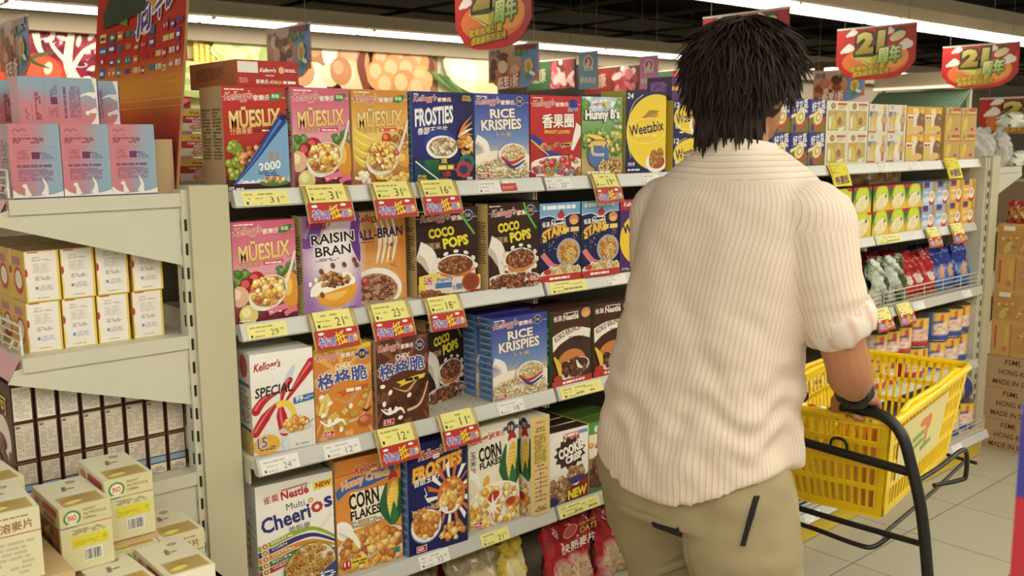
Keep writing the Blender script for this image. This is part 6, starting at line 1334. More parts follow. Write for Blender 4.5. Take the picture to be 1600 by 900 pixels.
# ------------------------------------------------------------------ yellow hand basket on its trolley
BASK = mat('basket_yellow', (240,204,18), .34, 0, .5)
BLK = mat('black_tube', (26,25,24), .45, 0, .4)
BLKW = mat('black_wire', (34,33,31), .35, .3, .5)
RA, RB, RC, RD = [Vector(p) for p in ((1.066,-.930,.862),(1.726,-.808,.862),(1.670,-.503,.862),(1.010,-.625,.862))]
e1 = (RB-RA).normalized(); e2 = (RD-RA).normalized()
ZQ = .617
QA = RA+e1*.075+e2*.03; QB = RB-e1*.06+e2*.03; QC = RC-e1*.06-e2*.03; QD = RD+e1*.075-e2*.03
for q in (QA, QB, QC, QD): q.z = ZQ
BO = (RA+RC)/2; BO.z = ZQ-.004
t_b = thing('shopping_basket', 'yellow slatted plastic basket riding on the black trolley in front of the shopper', 'basket', BO)
def patch_box(mb, P0, P1, Q0, Q1, u0, u1, v0, v1, th=.004, c=(232,188,14)):
    n = (P1-P0).cross(Q0-P0).normalized()
    f = lambda u, v: Q0.lerp(Q1, u).lerp(P0.lerp(P1, u), v)-BO
    a = [f(u0,v0), f(u1,v0), f(u1,v1), f(u0,v1)]; b = [p+n*th for p in a]
    mb.face(a, c); mb.face(b[::-1], c)
    for i in range(4): j = (i+1) % 4; mb.face([a[j], a[i], b[i], b[j]], c)
def wall(P0, P1, Q0, Q1, n, bands, name, solid=None, slot=None):
    mb = MB()
    for v0, v1 in bands: patch_box(mb, P0, P1, Q0, Q1, 0, 1, v0, v1, .0048)
    for k in range(n+1):
        u = k/n; w = .19/n; patch_box(mb, P0, P1, Q0, Q1, max(0, u-w), min(1, u+w), 0, 1, .0036)
    for u0, u1 in ((0,.05),(.95,1)): patch_box(mb, P0, P1, Q0, Q1, u0, u1, 0, 1, .005)
    if solid: patch_box(mb, P0, P1, Q0, Q1, *solid, .0042)
    return mb.obj(name, BASK, t_b)
BAND = [(0,.07),(.27,.32),(.50,.55),(.73,.78),(.93,1.0)]
wall(RA, RD, QA, QD, 15, BAND, 'near_wall')
wall(RC, RB, QC, QB, 15, BAND, 'far_wall')
wall(RB, RA, QB, QA, 24, BAND, 'side_wall', None)
wall(RD, RC, QD, QC, 24, BAND, 'side_wall', (0.05,.97,.30,.76))
mb = MB(); 
for k in range(13): patch_box(mb, QA+Vector((0,0,0)), QD, QB, QC, 0, 1, k/12*.985, k/12*.985+.03, .004)
for k in range(9): patch_box(mb, QA, QD, QB, QC, k/8*.98, k/8*.98+.03, 0, 1, .004)
mb.obj('base_grid', BASK, t_b)
mb = MB(); o_ = .008
rim = []
cs = [RA-e1*o_-e2*o_, RB+e1*o_-e2*o_, RC+e1*o_+e2*o_, RD-e1*o_+e2*o_]
for i in range(4):
    p, q, r_ = cs[i-1], cs[i], cs[(i+1) % 4]
    for k in range(5): s = k/4; a = q+(p-q).normalized()*.04; b = q+(r_-q).normalized()*.04; rim.append(a.lerp(q, s).lerp(q.lerp(b, s), s)-BO)
mb.tube(rim, .0095, (232,188,14), 10, closed=True)
m3 = [p+Vector((0,0,-.016)) for p in rim]; mb.grid([rim+[rim[0]], m3+[m3[0]]], (232,188,14)); mb.obj('rim', BASK, t_b)
for s_, (P, Q) in enumerate(((RA, RB), (RD, RC))):
    mb = MB(); sg = 1 if s_ else -1
    pts = [P.lerp(Q,.10), P.lerp(Q,.20)+Vector((0,0,.014)), P.lerp(Q,.5)+e2*sg*.012+Vector((0,0,.017)), P.lerp(Q,.80)+Vector((0,0,.014)), P.lerp(Q,.90)]
    mb.tube([p-BO for p in pts], .0065, (236,194,20), 8); mb.obj('carry_handle', BASK, t_b)
# cream badge on the right long wall
mb = MB(); nrm = (RA-RB).cross(QB-RB).normalized(); 
def sp(u, v, k): return QA.lerp(QB, u).lerp(RA.lerp(RB, u), v)-BO-e2*(.0062+.0001*k)
class Badge(Art):
    def P(s, x, y, k): return sp(.10+.62*x, .30+.58*y, k)
A = Badge(mb, (0,0,0), (1,0,0), (0,0,1), 1, 0, 3, 1); A.rect(0,0,1,1,(222,208,130)); A.ell(.62,.68,.06,.15,(224,120,60)); A.ell(.52,.74,.1,.08,(224,120,60)); A.rect(.56,.3,.06,.4,(224,120,60)); A.rect(.3,.5,.24,.09,(120,160,80),10); A.rect(.34,.36,.2,.08,(120,160,80),10); A.rect(.5,.22,.24,.09,(120,160,80),10)
mb.obj('badge', PRINT, t_b)

t_t = thing('basket_trolley', 'black tubular trolley with two inward bent grips carrying the yellow basket', 'trolley', (1.25,-.80,0))
TO = Vector((1.25,-.80,0))
def tt(name, pts, r, m=BLK, n=10, smooth=6):
    P = [Vector(p)-TO for p in pts]; out = []
    for i in range(len(P)-1):
        p0 = P[max(i-1,0)]; p1 = P[i]; p2 = P[i+1]; p3 = P[min(i+2,len(P)-1)]
        for k in range(smooth): s = k/smooth; out.append(.5*((2*p1)+(p2-p0)*s+(2*p0-5*p1+4*p2-p3)*s*s+(3*p1-p0-3*p2+p3)*s**3))
    out.append(P[-1]); mb = MB(); mb.tube(out, r, (26,25,24), n); return mb.obj(name, m, t_t)
tt('grip_tube', [(1.045,-.815,.882),(1.048,-.87,.884),(1.05,-.925,.878),(1.05,-.966,.846),(1.05,-.992,.780),(1.05,-1.018,.69),(1.055,-1.035,.57),(1.07,-1.045,.42),(1.10,-1.05,.2),(1.12,-1.05,.06)], .0125)
tt('grip_tube', [(1.045,-.735,.886),(1.046,-.69,.888),(1.046,-.60,.882),(1.046,-.566,.846),(1.046,-.55,.780),(1.046,-.54,.69),(1.05,-.53,.57),(1.07,-.52,.42),(1.10,-.515,.2),(1.12,-.515,.06)], .0125)
tt('cross_bar', [(1.05,-1.0,.768),(1.05,-.78,.774),(1.048,-.565,.780)], .0105)
tt('hook', [(1.048,-.80,.776),(1.047,-.805,.800),(1.047,-.825,.806),(1.047,-.84,.798),(1.048,-.842,.774)], .0035, BLKW)
tt('lower_bar', [(1.056,-1.03,.615),(1.06,-.78,.607),(1.052,-.535,.612)], .007, BLKW)
for y_ in (-.93, -.64): tt('basket_rail', [(1.06,y_,.606),(1.4,y_+.05,.604),(1.70,y_+.10,.604)], .005, BLKW)
tt('basket_rail', [(1.70,-.86,.604),(1.72,-.70,.604),(1.70,-.51,.604)], .005, BLKW)
tt('wire_loop', [(1.06,-.70,.606),(1.035,-.71,.600),(1.0,-.745,.598),(1.0,-.80,.596),(1.0,-.90,.592),(1.01,-.935,.594),(1.06,-.945,.606)], .0055, BLKW)
tt('wire_loop', [(1.05,-1.005,.752),(1.16,-1.005,.760),(1.27,-1.0,.770),(1.30,-1.0,.755),(1.315,-.995,.70),(1.30,-.99,.690),(1.22,-.965,.690)], .0055, BLKW)
for y_ in (-1.05, -.515):
    tt('base_rail', [(1.12,y_,.085),(1.4,y_+.02,.075),(1.72,y_+(.06 if y_ < -.8 else -.06),.085)], .0125)
tt('base_rail', [(1.12,-1.05,.085),(1.12,-.78,.085),(1.12,-.515,.085)], .010)
for x_, y_ in ((1.13,-1.05),(1.13,-.515),(1.71,-.99),(1.71,-.575)):
    mb = MB(); rows = [[(x_-TO.x+r_*math.cos(a*.2618), y_-TO.y+w_, .036+r_*math.sin(a*.2618)) for a in range(24)] for r_, w_ in ((.001,-.011),(.03,-.011),(.035,-.007),(.035,.007),(.03,.011),(.001,.011))]
    mb.grid(rows, (40,40,40), True); cw = mb.obj('castor', BLKW, t_t)
    mb = MB(); mb.box(x_-TO.x-.012, x_-TO.x+.012, y_-TO.y-.016, y_-TO.y+.016, .066, .084, (60,60,60)); f_ = mb.obj('fork', BLKW, cw)
# bottles in the basket along the near wall
BOTT = {}
def bottle(k, pos, body, cap, lab):
    t = thing('juice_bottle', lab, 'bottle', pos, 0, None)
    mb = MB(); mb.lathe([(.0005,0),(.015,0),(.0175,.006),(.0175,.135),(.016,.155),(.009,.182),(.008,.195)], lambda i, j: body if i < 2 or i > 3 else mix(body,(250,236,150),.35), 16); mb.obj('bottle_body', FILM, t)
    mb = MB(); mb.lathe([(.0095,.193),(.0095,.218),(.0085,.220),(.0005,.220)], cap, 14); mb.obj('cap', PRINT, t); return t
caps = [((240,200,30),(236,230,220),'white'),((242,196,30),(250,240,230),'cream'),((240,206,40),(206,40,40),'red'),((244,204,40),(236,236,230),'pale'),((240,190,30),(40,60,80),'navy'),((244,196,30),(60,90,60),'green'),((240,176,30),(230,230,214),'ivory'),((236,150,30),(60,120,60),'bright green'),((226,110,30),(40,50,40),'black'),((206,110,80),(206,60,50),'scarlet')]
for k, (b_, c_, nm) in enumerate(caps):
    p = QA.lerp(QD, .06+.88*(1-k/9))+e1*.035; 
    bottle(k, (p.x, p.y, ZQ+.0045), b_, c_, f'small juice bottle with {nm} cap against the near wall inside the basket')
M_SNK = carton('pack_snack', .11, .09, .07, lambda A: (A.rect(0,0,1,A.H,(224,110,40)), A.ell(.5,A.H*.5,.3,.24,(240,190,90)), A.micro(.1,A.H*.8,.8,.1,1,WHT,.9,1)), (216,100,40), 96)
for k, (s1, s2, lab) in enumerate([(.20,.13,'near orange snack box lying in the basket'),(.34,.19,'middle orange snack box lying in the basket'),(.47,.14,'far orange snack box lying in the basket')]):
    p = QA+e1*s1+e2*s2*.9; o = place(M_SNK, 'snack_box', (p.x, p.y, ZQ+.0045), 30*k+10, lab, 'box')

# ------------------------------------------------------------------ the shopper
from mathutils import noise, bvhtree
PX, PY = .70, -.71
def W3(f, l, z): return Vector((f, l, z))
def lerp(a, b, t): return a+(b-a)*t
def tab(rows, z):
    if z <= rows[0][0]: return rows[0][1:]
    for a, b in zip(rows, rows[1:]):
        if z <= b[0]:
            t = (z-a[0])/(b[0]-a[0]); t = t*t*(3-2*t) if False else t
            return [lerp(a[i], b[i], t) for i in range(1, len(a))]
    return rows[-1][1:]
class Solid:
    """closed tubes and ellipsoids gathered, then fused into one skin"""
    def __init__(s): s.bm = bmesh.new()
    def ring_tube(s, rings):
        V = [[s.bm.verts.new(p) for p in r] for r in rings]; n = len(V[0])
        for a, b in zip(V, V[1:]):
            for i in range(n): j = (i+1) % n; s.bm.faces.new((a[i], a[j], b[j], b[i]))
        s.bm.faces.new(V[0][::-1]); s.bm.faces.new(V[-1])
    def limb(s, pts, rad, n=14, sub=6):
        P = [Vector(p) for p in pts]; out = []; R = []
        for i in range(len(P)-1):
            p0 = P[max(i-1,0)]; p1 = P[i]; p2 = P[i+1]; p3 = P[min(i+2,len(P)-1)]
            for k in range(sub):
                t = k/sub; out.append(.5*((2*p1)+(p2-p0)*t+(2*p0-5*p1+4*p2-p3)*t*t+(3*p1-p0-3*p2+p3)*t**3)); R.append(lerp(rad[i], rad[i+1], t*t*(3-2*t)))
        out.append(P[-1]); R.append(rad[-1])
        d0 = (out[1]-out[0]).normalized(); d1 = (out[-1]-out[-2]).normalized()
        out = [out[0]-d0*R[0]*.9, out[0]-d0*R[0]*.6]+out+[out[-1]+d1*R[-1]*.6, out[-1]+d1*R[-1]*.9]; R = [R[0]*.35, R[0]*.8]+R+[R[-1]*.8, R[-1]*.35]
        rings = []; ref = None
        for i, p in enumerate(out):
            t = (out[min(i+1,len(out)-1)]-out[max(i-1,0)]).normalized()
            if ref is None: ref = Vector((0,0,1)) if abs(t.z) < .8 else Vector((0,1,0))
            a = (ref-t*ref.dot(t)).normalized(); b = t.cross(a); ref = a
            rings.append([p+(a*math.cos(6.28319*k/n)+b*math.sin(6.28319*k/n))*R[i] for k in range(n)])
        s.ring_tube(rings)
    def ell(s, c, r, rot=None, n=16, m=10):
        c = Vector(c); rings = []
        M = rot or Matrix.Identity(3)
        for j in range(1, m): 
            ph = math.pi*j/m-math.pi/2; rings.append([c+M@Vector((r[0]*math.cos(ph)*math.cos(6.28319*k/n), r[1]*math.cos(ph)*math.sin(6.28319*k/n), r[2]*math.sin(ph))) for k in range(n)])
        s.ring_tube(rings)
    def fuse(s, voxel, smooth=3):
        bmesh.ops.recalc_face_normals(s.bm, faces=s.bm.faces)
        me = bpy.data.meshes.new('fused'); s.bm.to_mesh(me); s.bm.free()
        ob = bpy.data.objects.new('fused', me); COL.objects.link(ob)
        r = ob.modifiers.new('r', 'REMESH'); r.mode = 'VOXEL'; r.voxel_size = voxel; r.use_smooth_shade = True
        if smooth: q = ob.modifiers.new('s', 'SMOOTH'); q.iterations = smooth; q.factor = .5
        dg = bpy.context.evaluated_depsgraph_get(); dg.update(); m2 = bpy.data.meshes.new_from_object(ob.evaluated_get(dg))
        bpy.data.objects.remove(ob); bpy.data.meshes.remove(me)
        return m2
SPINE = [(0.0,-.01,.015),(.86,-.010,.015),(1.0,.0,.006),(1.15,.018,-.012),(1.30,.036,-.030),(1.40,.046,-.034),(1.47,.052,-.032),(1.70,.072,-.052)]
HD = Vector((.072,-.024,1.582))
SR, ER, WR = Vector((.040,-.215,1.325)), Vector((.086,-.272,1.045)), Vector((.262,-.190,.948))
SL, EL, WL = Vector((.040,.152,1.325)), Vector((.095,.195,1.045)), Vector((.262,.112,.942))
body = Solid()
body.ell(HD, (.092,.074,.112)); body.ell(HD+Vector((.03,0,-.05)), (.066,.056,.066)); body.ell(HD+Vector((.05,0,-.085)), (.04,.036,.03))
body.limb([HD+Vector((.098,0,.01)), HD+Vector((.108,0,-.025))], [.010,.014], 8, 3)                         # nose
body.limb([HD+Vector((.086,-.022,-.06)), HD+Vector((.093,0,-.061)), HD+Vector((.086,.022,-.06))], [.006,.009,.006], 8, 3)   # lips
for s_ in (-1, 1):
    body.ell(HD+Vector((.0,s_*.076,-.015)), (.020,.010,.034)); body.limb([HD+Vector((.078,s_*.045,.026)), HD+Vector((.09,s_*.015,.028))], [.008,.008], 8, 3)
body.limb([HD+Vector((-.012,0,-.05)), (.052,-.034,1.44), (.045,-.034,1.36)], [.056,.056,.075])
body.limb([(.042,-.036,1.33),(.02,-.015,1.16),(-.005,.01,.98),(-.01,.015,.86)], [.105,.115,.105,.115])
body.limb([(.042,-.17,1.33),(.042,.09,1.33)], [.052,.052])
for S_, E_, W_, s_ in ((SR,ER,WR,-1),(SL,EL,WL,1)):
    body.limb([S_, S_.lerp(E_,.5)+Vector((-.008,0,0)), E_, E_.lerp(W_,.35)+Vector((0,0,-.004)), E_.lerp(W_,.7), W_], [.050,.046,.043,.045,.036,.0275])
    # hand gripping the tube end: palm over the tube, four fingers wrapped round it, thumb inside
    gx, gz = .346, (.885 if s_ < 0 else .887); yc = -.872-PY if s_ < 0 else -.635-PY
    for d in (-.028,-.010,.010,.028): body.limb([W_+Vector((.004,d*.55,0)), (W_+Vector((gx-.012,yc+d,gz+.031)))*.5-Vector((W_.x*0,0,0))+Vector((0,0,0)) if False else Vector((lerp(W_.x,gx-.006,.55), lerp(W_.y,yc+d,.6), lerp(W_.z,gz+.030,.65))), (gx-.002, yc+d, gz+.027)], [.020,.0165,.0135], 10, 4)
    for q, (d, ln_, r0) in enumerate(((.031,.94,.0095),(.0105,1.06,.0100),(-.0105,1.0,.0096),(-.030,.84,.0086))):
        y_ = yc-s_*0+d*(1 if s_ < 0 else -1); R_ = .0225
        pts = [(gx-.004, y_, gz+.027)]
        for a in (58, 14, -34, -82, -128): 
            aa = math.radians(90-(90-a)*ln_); pts.append((gx+R_*math.cos(aa), y_+.0015*(58-a)/60*(1 if d < 0 else -1), gz+R_*math.sin(aa)))
        body.limb(pts, [r0*1.12, r0*1.05, r0, r0*.95, r0*.88, r0*.74], 10, 4)
    i_ = 1 if s_ < 0 else -1
    body.limb([(lerp(W_.x,gx,.35), lerp(W_.y,yc,.4)+i_*.016, gz+.034), (gx-.022, yc+i_*.046, gz+.018), (gx-.010, yc+i_*.056, gz-.006), (gx-.004, yc+i_*.052, gz-.030)], [.0165,.0125,.0108,.0085], 10, 4)
LEGS = {-1: [(-.012,-.085,.84),(.005,-.098,.66),(.03,-.104,.47),(-.03,-.108,.26),(-.075,-.11,.09)], 1: [(-.012,.118,.84),(.03,.150,.66),(.09,.150,.47),(.105,.145,.26),(.12,.14,.09)]}
for s_ in (-1, 1):
    body.limb(LEGS[s_], [.085,.075,.056,.050,.036]); a = Vector(LEGS[s_][-1]); body.limb([a+Vector((-.03,0,-.045)), a+Vector((.06,0,-.055)), a+Vector((.14,s_*.01,-.066))], [.032,.034,.022])
me = body.fuse(.0042, 2)
SKIN = mat('skin', (174,120,86), .5, 0, .35, vary=.08, vscale=14)
me.materials.clear(); me.materials.append(SKIN)
me.polygons.foreach_set('use_smooth', [True]*len(me.polygons))
person = bpy.data.objects.new('person', me); COL.objects.link(person); person.location = (PX, PY, 0)
tag(person, 'person seen from behind in pink striped cream shirt and khaki trousers pushing a trolley', 'person')

# shirt
SHR = [(.78,.226,.160),(.86,.222,.158),(.95,.212,.150),(1.05,.203,.142),(1.15,.198,.138),(1.24,.200,.134),(1.31,.204,.124),(1.36,.196,.112),(1.395,.172,.100),(1.425,.138,.090),(1.448,.100,.080),(1.464,.072,.070)]
hem = lambda th: .757+.085*math.sin(th)**2
sh = Solid(); rings = []; N = 56
zs = [.0,.34,.67,1.0]+[.95,1.0,1.05,1.1,1.15,1.2,1.24,1.28,1.31,1.34,1.36,1.38,1.395,1.41,1.425,1.437,1.448,1.456,1.464]
for q, z in enumerate(zs):
    r_ = []
    for k in range(N):
        th = 6.28319*k/N
        zz = lerp(hem(th), .87, z) if q < 4 else z
        a, b = tab(SHR, zz); fc, lc = tab(SPINE, zz); ex = 2.5
        ct, st = math.cos(th), math.sin(th); 
        f = -b*abs(ct)**(2/ex)*(1 if ct > 0 else -1); l = a*abs(st)**(2/ex)*(1 if st > 0 else -1)
        r_.append((fc+f, lc+l, zz))
    rings.append(r_)
sh.ring_tube(rings)
def cuffpts(S_, E_, W_):
    return [S_+Vector((0,(.05 if S_.y < 0 else -.05),.0)), S_, S_.lerp(E_,.3)+Vector((-.008,0,0)), S_.lerp(E_,.50)+Vector((-.010,0,0)), S_.lerp(E_,.62)+Vector((-.008,0,0)), S_.lerp(E_,.70)+Vector((-.006,0,0))]
for S_, E_, W_ in ((SR,ER,WR),(SL,EL,WL)): sh.limb(cuffpts(S_,E_,W_), [.072,.072,.070,.069,.069,.064], 18, 6); 
sm = sh.fuse(.0075, 4)
def seg_d(p, pts):
    best = (9, 0, None, None); acc = 0
    for a, b in zip(pts, pts[1:]):
        d = b-a; t = max(0, min(1, (p-a).dot(d)/d.dot(d))); q = a+d*t; e = (p-q).length
        if e < best[0]: best = (e, acc+t*d.length, q, d.normalized())
        acc += d.length
    return best
armR = cuffpts(SR,ER,WR); armL = cuffpts(SL,EL,WL)
SC_ = .0108; st = []; sm.calc_loop_triangles() if False else None
nv = [v.normal.copy() for v in sm.vertices]
for i, v in enumerate(sm.vertices):
    p = v.co.copy(); a, b = tab(SHR, p.z); fc, lc = tab(SPINE, p.z)
    q = ((p.y-lc)/a)**2+((p.x-fc)/b)**2
    e = min((seg_d(p, A_)+(A_,) for A_ in (armR, armL)), key=lambda x: x[0]); s_ = (e[0]/.073)**2
    # cloth folds
    n1 = noise.noise(Vector((p.x*9+3, p.y*9, p.z*5))); n2 = noise.noise(Vector((p.x*20, p.y*20+5, p.z*34))); n3 = noise.noise(Vector((p.x*15+p.z*9, p.y*15-p.z*7, p.z*16+4)))
    amp = .0085*n1+.0042*n3*(1.6 if p.z < 1.15 else 1.0)
    arm = s_ < q and e[1] > .07
    if arm:
        al = e[1]; amp = .004*n1+.0045*noise.noise(Vector((al*44, e[0]*10, p.x*14)))*(.4+1.6*max(0, min(1, (al-.14)/.12)))
    else:
        amp += .0026*n2*max(0, 1-abs(p.z-.98)/.2)+.006*math.sin(p.z*60+5*p.y+7*n1)*max(0, 1-abs(p.z-.93)/.2)*.65
        if p.z > 1.37: amp *= .4
    v.co += nv[i]*amp
    if arm and e[3] is not None:
        ax = e[3]; ref = Vector((0,-1,0)) if e[2].y+0 < 0 else Vector((0,1,0)); a1 = (ref-ax*ref.dot(ax)).normalized(); b1 = ax.cross(a1); r_ = p-e[2]
        ang = math.atan2(r_.dot(b1), r_.dot(a1)); st.append(ang*.070/SC_+100)
    elif p.z > 1.398 and not arm: st.append((p.z-.10*(abs(p.y-lc)**1.4))/SC_*.9)
    else: st.append(math.atan2((p.y-lc)/a, -(p.x-fc)/b)*.192/SC_+50)
at = sm.attributes.new('stripe', 'FLOAT', 'POINT'); at.data.foreach_set('value', st)
sm.polygons.foreach_set('use_smooth', [True]*len(sm.polygons))
SHM = mat('striped_shirt', (226,212,190), .85, 0, .15); nt = SHM.node_tree
an = nt.nodes.new('ShaderNodeAttribute'); an.attribute_name = 'stripe'; fr = nt.nodes.new('ShaderNodeMath'); fr.operation = 'FRACT'; rp = nt.nodes.new('ShaderNodeValToRGB')
el = rp.color_ramp.elements; el[0].position = 0; el[0].color = (*lin((220,208,192)),1); el[1].position = 1; el[1].color = (*lin((220,208,192)),1)
for p_, c_ in ((.34,(220,208,192)),(.40,(208,174,160)),(.50,(206,170,156)),(.56,(218,205,188)),(.72,(218,205,188)),(.75,(212,192,176)),(.79,(218,205,188))): q = el.new(p_); q.color = (*lin(c_),1)
nt.links.new(an.outputs['Fac'], fr.inputs[0]); nt.links.new(fr.outputs[0], rp.inputs[0]); nt.links.new(rp.outputs[0], nt.nodes['Principled BSDF'].inputs['Base Color'])
sm.materials.clear(); sm.materials.append(SHM)
so = bpy.data.objects.new('shirt', sm); COL.objects.link(so); so.parent = person
# collar band and rolled cuffs
mb = MB(); fc, lc = tab(SPINE, 1.465)
rows = [[(fc+(.073+d)*math.cos(6.28319*k/28)*.98, lc+(.075+d)*math.sin(6.28319*k/28), z+.012*math.cos(6.28319*k/28)*-1) for k in range(28)] for d, z in ((.008,1.432),(.007,1.452),(.002,1.470),(-.003,1.468),(-.004,1.44))]
mb.grid(rows, (220,208,192), True); co = mb.obj('collar', mat('collar_cloth', (220,208,192), .85, 0, .15), person)
for S_, E_, W_ in ((SR,ER,WR),(SL,EL,WL)):
    C0 = S_.lerp(E_,.64)+Vector((-.004,0,0)); ax = ((E_-S_).normalized()+Vector((.22,0,0))).normalized(); a1 = (Vector((0,1,0))-ax*ax.y).normalized(); b1 = ax.cross(a1); mb = MB(); rows = []
    for q, (d, r_) in enumerate(((-.012,.064),(-.010,.0695),(.006,.0725),(.026,.0715),(.040,.069),(.046,.062),(.042,.052),(.028,.046))):
        rows.append([C0+ax*(d+.010*noise.noise(Vector((k*.5,q*.2,1.7))))+(a1*math.cos(6.28319*k/40)+b1*math.sin(6.28319*k/40))*(r_+.006*noise.noise(Vector((math.cos(6.28*k/40)*2.2,math.sin(6.28*k/40)*2.2,q*.9)))+.0008*math.sin(k*1.9+q)) for k in range(40)])
    mb.grid(rows, lambda i, j: (206,172,158) if j % 4 == 0 else (220,208,192), True, flip=True); mb.obj('rolled_cuff', CLOTHY, person)

# trousers
tr = Solid(); rings = []
for z, a, b, f_, l_ in ((.70,.212,.142,-.012,.020),(.76,.215,.150,-.015,.018),(.82,.206,.144,-.013,.015),(.88,.186,.132,-.008,.012),(.93,.176,.122,-.004,.010)):
    rings.append([(f_-b*math.cos(6.28319*k/36), l_+a*math.sin(6.28319*k/36), z) for k in range(36)])
tr.ring_tube(rings)
for s_ in (-1, 1): 
    L = [Vector(p) for p in LEGS[s_]]; L[-1].z = .10; tr.limb([L[0]+Vector((-.01,s_*.004,-.05)),L[1],L[2],L[3],L[4]], [.122,.122,.102,.092,.085], 20, 6)
tm = tr.fuse(.011, 5)
for v in tm.vertices:
    p = v.co; n1 = noise.noise(Vector((p.x*8, p.y*8, p.z*6))); n2 = noise.noise(Vector((p.x*16+p.z*14, p.y*16, p.z*22+2))); v.co = p+v.normal*(.007*n1+.0045*n2)
tm.polygons.foreach_set('use_smooth', [True]*len(tm.polygons)); KH = mat('khaki_cotton', (160,147,116), .85, 0, .15, vary=.20, vscale=9, bump=.0); tm.materials.clear(); tm.materials.append(KH)
to = bpy.data.objects.new('trousers', tm); COL.objects.link(to); to.parent = person
bv_t = bvhtree.BVHTree.FromPolygons([v.co[:] for v in tm.vertices], [tuple(p.vertices) for p in tm.polygons])
def on_trousers(name, quad, m, c, d=Vector((1,0,0)), off_=.003, n=8):
    """patch sewn on: a quad in (y,z) pressed onto the seat of the trousers"""
    rows = []; inner = []
    for i in range(n+1):
        r_ = []; r2_ = []
        for j in range(n+1):
            u, v = j/n, i/n
            y = lerp(lerp(quad[0][0],quad[1][0],u), lerp(quad[3][0],quad[2][0],u), v); z = lerp(lerp(quad[0][1],quad[1][1],u), lerp(quad[3][1],quad[2][1],u), v)
            o0 = Vector((0,y,z))-d*.6; hit = bv_t.ray_cast(o0, d); p = hit[0] if hit[0] else Vector((-.13,y,z)); nn = hit[1] if hit[0] else -d
            if nn.dot(d) > 0: nn = -nn
            r_.append(p+nn*off_); r2_.append(p-nn*.002)
        rows.append(r_); inner.append(r2_)
    mb = MB(); mb.grid(rows, c, False, 0, True, flip=True)
    edge = rows[0]+[r[-1] for r in rows[1:]]+rows[-1][-2::-1]+[r[0] for r in rows[-2:0:-1]]; ed2 = inner[0]+[r[-1] for r in inner[1:]]+inner[-1][-2::-1]+[r[0] for r in inner[-2:0:-1]]
    mb.grid([edge+[edge[0]], ed2+[ed2[0]]], c, False, 0, False); return mb.obj(name, m, to)
on_trousers('back_pocket', [(.10,.57),(-.04,.57),(-.045,.705),(.105,.705)], KH, (146,126,92))
on_trousers('pocket_flap', [(.106,.675),(-.046,.675),(-.05,.722),(.11,.722)], KH, (146,126,92), off_=.006)
on_trousers('black_label', [(.005,.698),(-.052,.698),(-.052,.713),(.005,.713)], mat('black_cloth', (26,25,24), .8), (26,25,24), off_=.0095)
dv = Vector((.55,.835,0)).normalized()
on_trousers('side_zip', [(-.128,.700),(-.118,.700),(-.142,.80),(-.152,.80)], mat('black_cloth', ()), (26,25,24), d=Vector((.9,.436,0)).normalized(), off_=.006)
on_trousers('side_pocket', [(-.19,.50),(-.07,.50),(-.07,.62),(-.19,.62)], KH, (146,126,92), d=Vector((.9,.436,0)).normalized(), off_=.004)
# shoes
for s_ in (-1, 1):
    a = Vector(LEGS[s_][-1]); sd = Solid(); sd.limb([a+Vector((-.045,0,-.05)), a+Vector((.03,0,-.046)), a+Vector((.10,s_*.004,-.055)), a+Vector((.165,s_*.008,-.062))], [.040,.044,.040,.030], 16, 5); m_ = sd.fuse(.008, 3)
    for v in m_.vertices: v.co.z = max(v.co.z, .004)
    m_.materials.clear(); m_.materials.append(mat('shoe_leather', (60,50,42), .5)); m_.polygons.foreach_set('use_smooth', [True]*len(m_.polygons)); q = bpy.data.objects.new('shoe', m_); COL.objects.link(q); q.parent = person
    mb = MB(); mb.grid([[(a.x+.06+.125*math.cos(6.283*k/24), a.y+.043*math.sin(6.283*k/24), z) for k in range(24)] for z in (0, .022)], (220,214,200), True, flip=False); mb.face([(a.x+.06+.125*math.cos(6.283*k/24), a.y+.043*math.sin(6.283*k/24), .022) for k in range(24)], (220,214,200)); mb.obj('sole', CLOTHY, q)
# braided wrist cords
for q in range(3):
    ax = (WR-ER).normalized(); c0 = WR-ax*(.018-.012*q); a1 = (Vector((0,1,0))-ax*ax.y).normalized(); b1 = ax.cross(a1); mb = MB()
    mb.tube([c0+ax*(.004*math.sin(k*.55+q))+(a1*math.cos(6.28319*k/36)+b1*math.sin(6.28319*k/36))*(.0335+.0022*math.sin(k*1.3+q*2)) for k in range(36)], .0065, (26,22,18), 7, closed=True); mb.obj('wrist_cord', BLK, person)
# eyes
for s_ in (-1, 1):
    mb = MB(); c = HD+Vector((.080,s_*.031,.010)); mb.lathe([(.0005,-.012),(.008,-.009),(.012,0),(.008,.009),(.0005,.012)], (236,232,226), 12, 0, c); ey = mb.obj('eye', PRINT, person)
    mb = MB(); mb.lathe([(.0003,-.005),(.004,-.003),(.0052,0),(.004,.003),(.0003,.005)], (40,26,20), 10, 0, c+Vector((.0085,0,0))); mb.obj('iris', PRINT, ey)
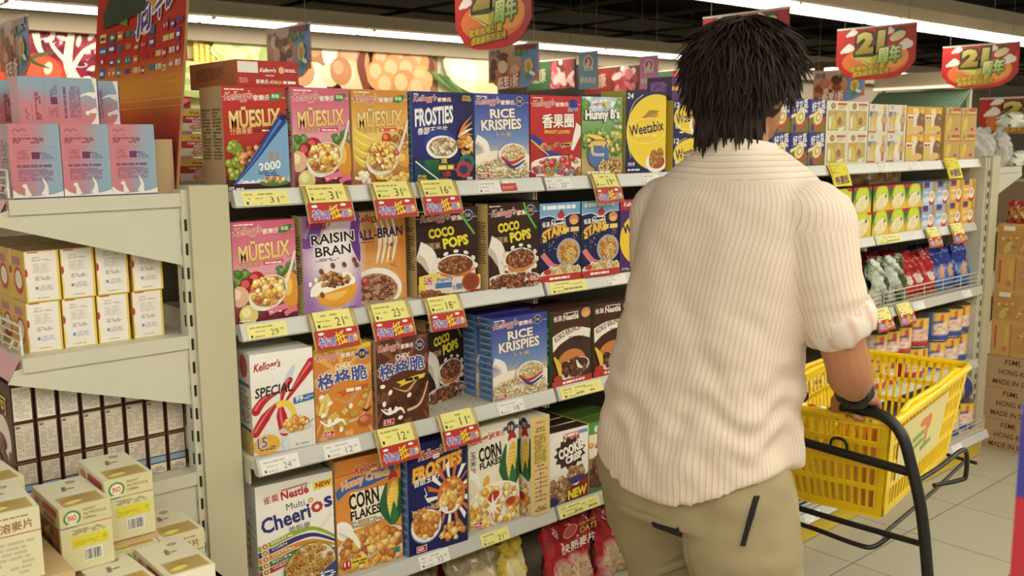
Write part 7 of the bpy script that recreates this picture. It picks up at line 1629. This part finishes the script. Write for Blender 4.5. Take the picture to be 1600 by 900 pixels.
# hair: a cap of overlapping locks
HAIR = mat('dark_hair', (38,27,19), .6, 0, .25)
rnd = random.Random(12); mb = MB()
HC = HD+Vector((-.006,0,.022)); HRx, HRy, HRz = .108, .096, .112
rows = []
for j in range(15):
    ph = math.pi/2-(math.pi*.78)*j/14
    rows.append([HC+Vector((HRx*math.cos(ph)*math.cos(6.28319*k/36), HRy*math.cos(ph)*math.sin(6.28319*k/36), HRz*math.sin(ph))) for k in range(36)])
def faceside(p): return (p.x-HC.x) > .035+.05*max(0, (p.z-HC.z)/.1)
rows = [[(p if not (faceside(p) and p.z < HC.z+.045) else HD+(p-HD)*.80)+(p-HC).normalized()*.006*noise.noise(p*34) for p in r] for r in rows]
mb.grid(rows, (30,23,18), True, flip=True)
def lock(root, nrm, fall, L, w, lift, curl):
    pts = []; p = root.copy(); d = (nrm*lift+fall).normalized()
    for k in range(8):
        pts.append(p.copy()); p = p+d*(L/7)
        d = (d+fall*.30+Vector((0,0,-.20))+curl*.12).normalized()
        v = p-HC; e = math.sqrt((v.x/HRx)**2+(v.y/HRy)**2+(v.z/HRz)**2)
        if e < 1.03 and v.z > -.085: p = HC+v*(1.04/e)
    mb.tube(pts, [w*.55,w,w*1.05,w,w*.85,w*.65,w*.4,w*.12], (30,23,18), 5)
for i in range(1900):
    z = 1-1.46*(i+.5)/1900; ph = i*2.39996; r_ = math.sqrt(max(0, 1-z*z)); nrm = Vector((r_*math.cos(ph), r_*math.sin(ph), z)); root = HC+Vector((nrm.x*HRx, nrm.y*HRy, nrm.z*HRz))
    if faceside(root) and root.z < HC.z+.03: continue
    if abs(nrm.y) > .54 and z < -.10 and nrm.x > -.5: continue      # ears stay clear
    out = Vector((nrm.x, nrm.y, 0)); out = out.normalized() if out.length > .05 else Vector((rnd.uniform(-1,1), rnd.uniform(-1,1), 0)).normalized()
    sw = Vector((-out.y, out.x, 0))*rnd.uniform(-.5,.5)
    fall = (out*(.85*max(0,z)+.08)+sw+Vector((0,0,-(1-max(0,z))*1.0-.12))).normalized()
    low = z < -.15
    if low: fall = (fall-Vector((0, nrm.y*.55, 0))).normalized()
    lock(root, nrm, fall, rnd.uniform(.045,.085) if not low else rnd.uniform(.03,.055), rnd.uniform(.0018,.0042), rnd.uniform(.08,.42) if z > .3 else rnd.uniform(.03,.25), Vector((rnd.uniform(-1,1), rnd.uniform(-1,1), rnd.uniform(-.4,.8))))
for i in range(260):      # the shaggy nape
    a = math.radians(180+rnd.uniform(-58,72)); root = HC+Vector((HRx*.88*math.cos(a), HRy*.82*math.sin(a), rnd.uniform(-.10,-.05)))
    lock(root, Vector((math.cos(a), math.sin(a), 0)), Vector((math.cos(a)*.05+rnd.uniform(-.12,.12), -math.sin(a)*.12+rnd.uniform(-.15,.15), -1)).normalized(), rnd.uniform(.03,.07), rnd.uniform(.0026,.0048), .12, Vector((rnd.uniform(-1,1), rnd.uniform(-1,1), 0)))
mb.obj('hair', HAIR, person)
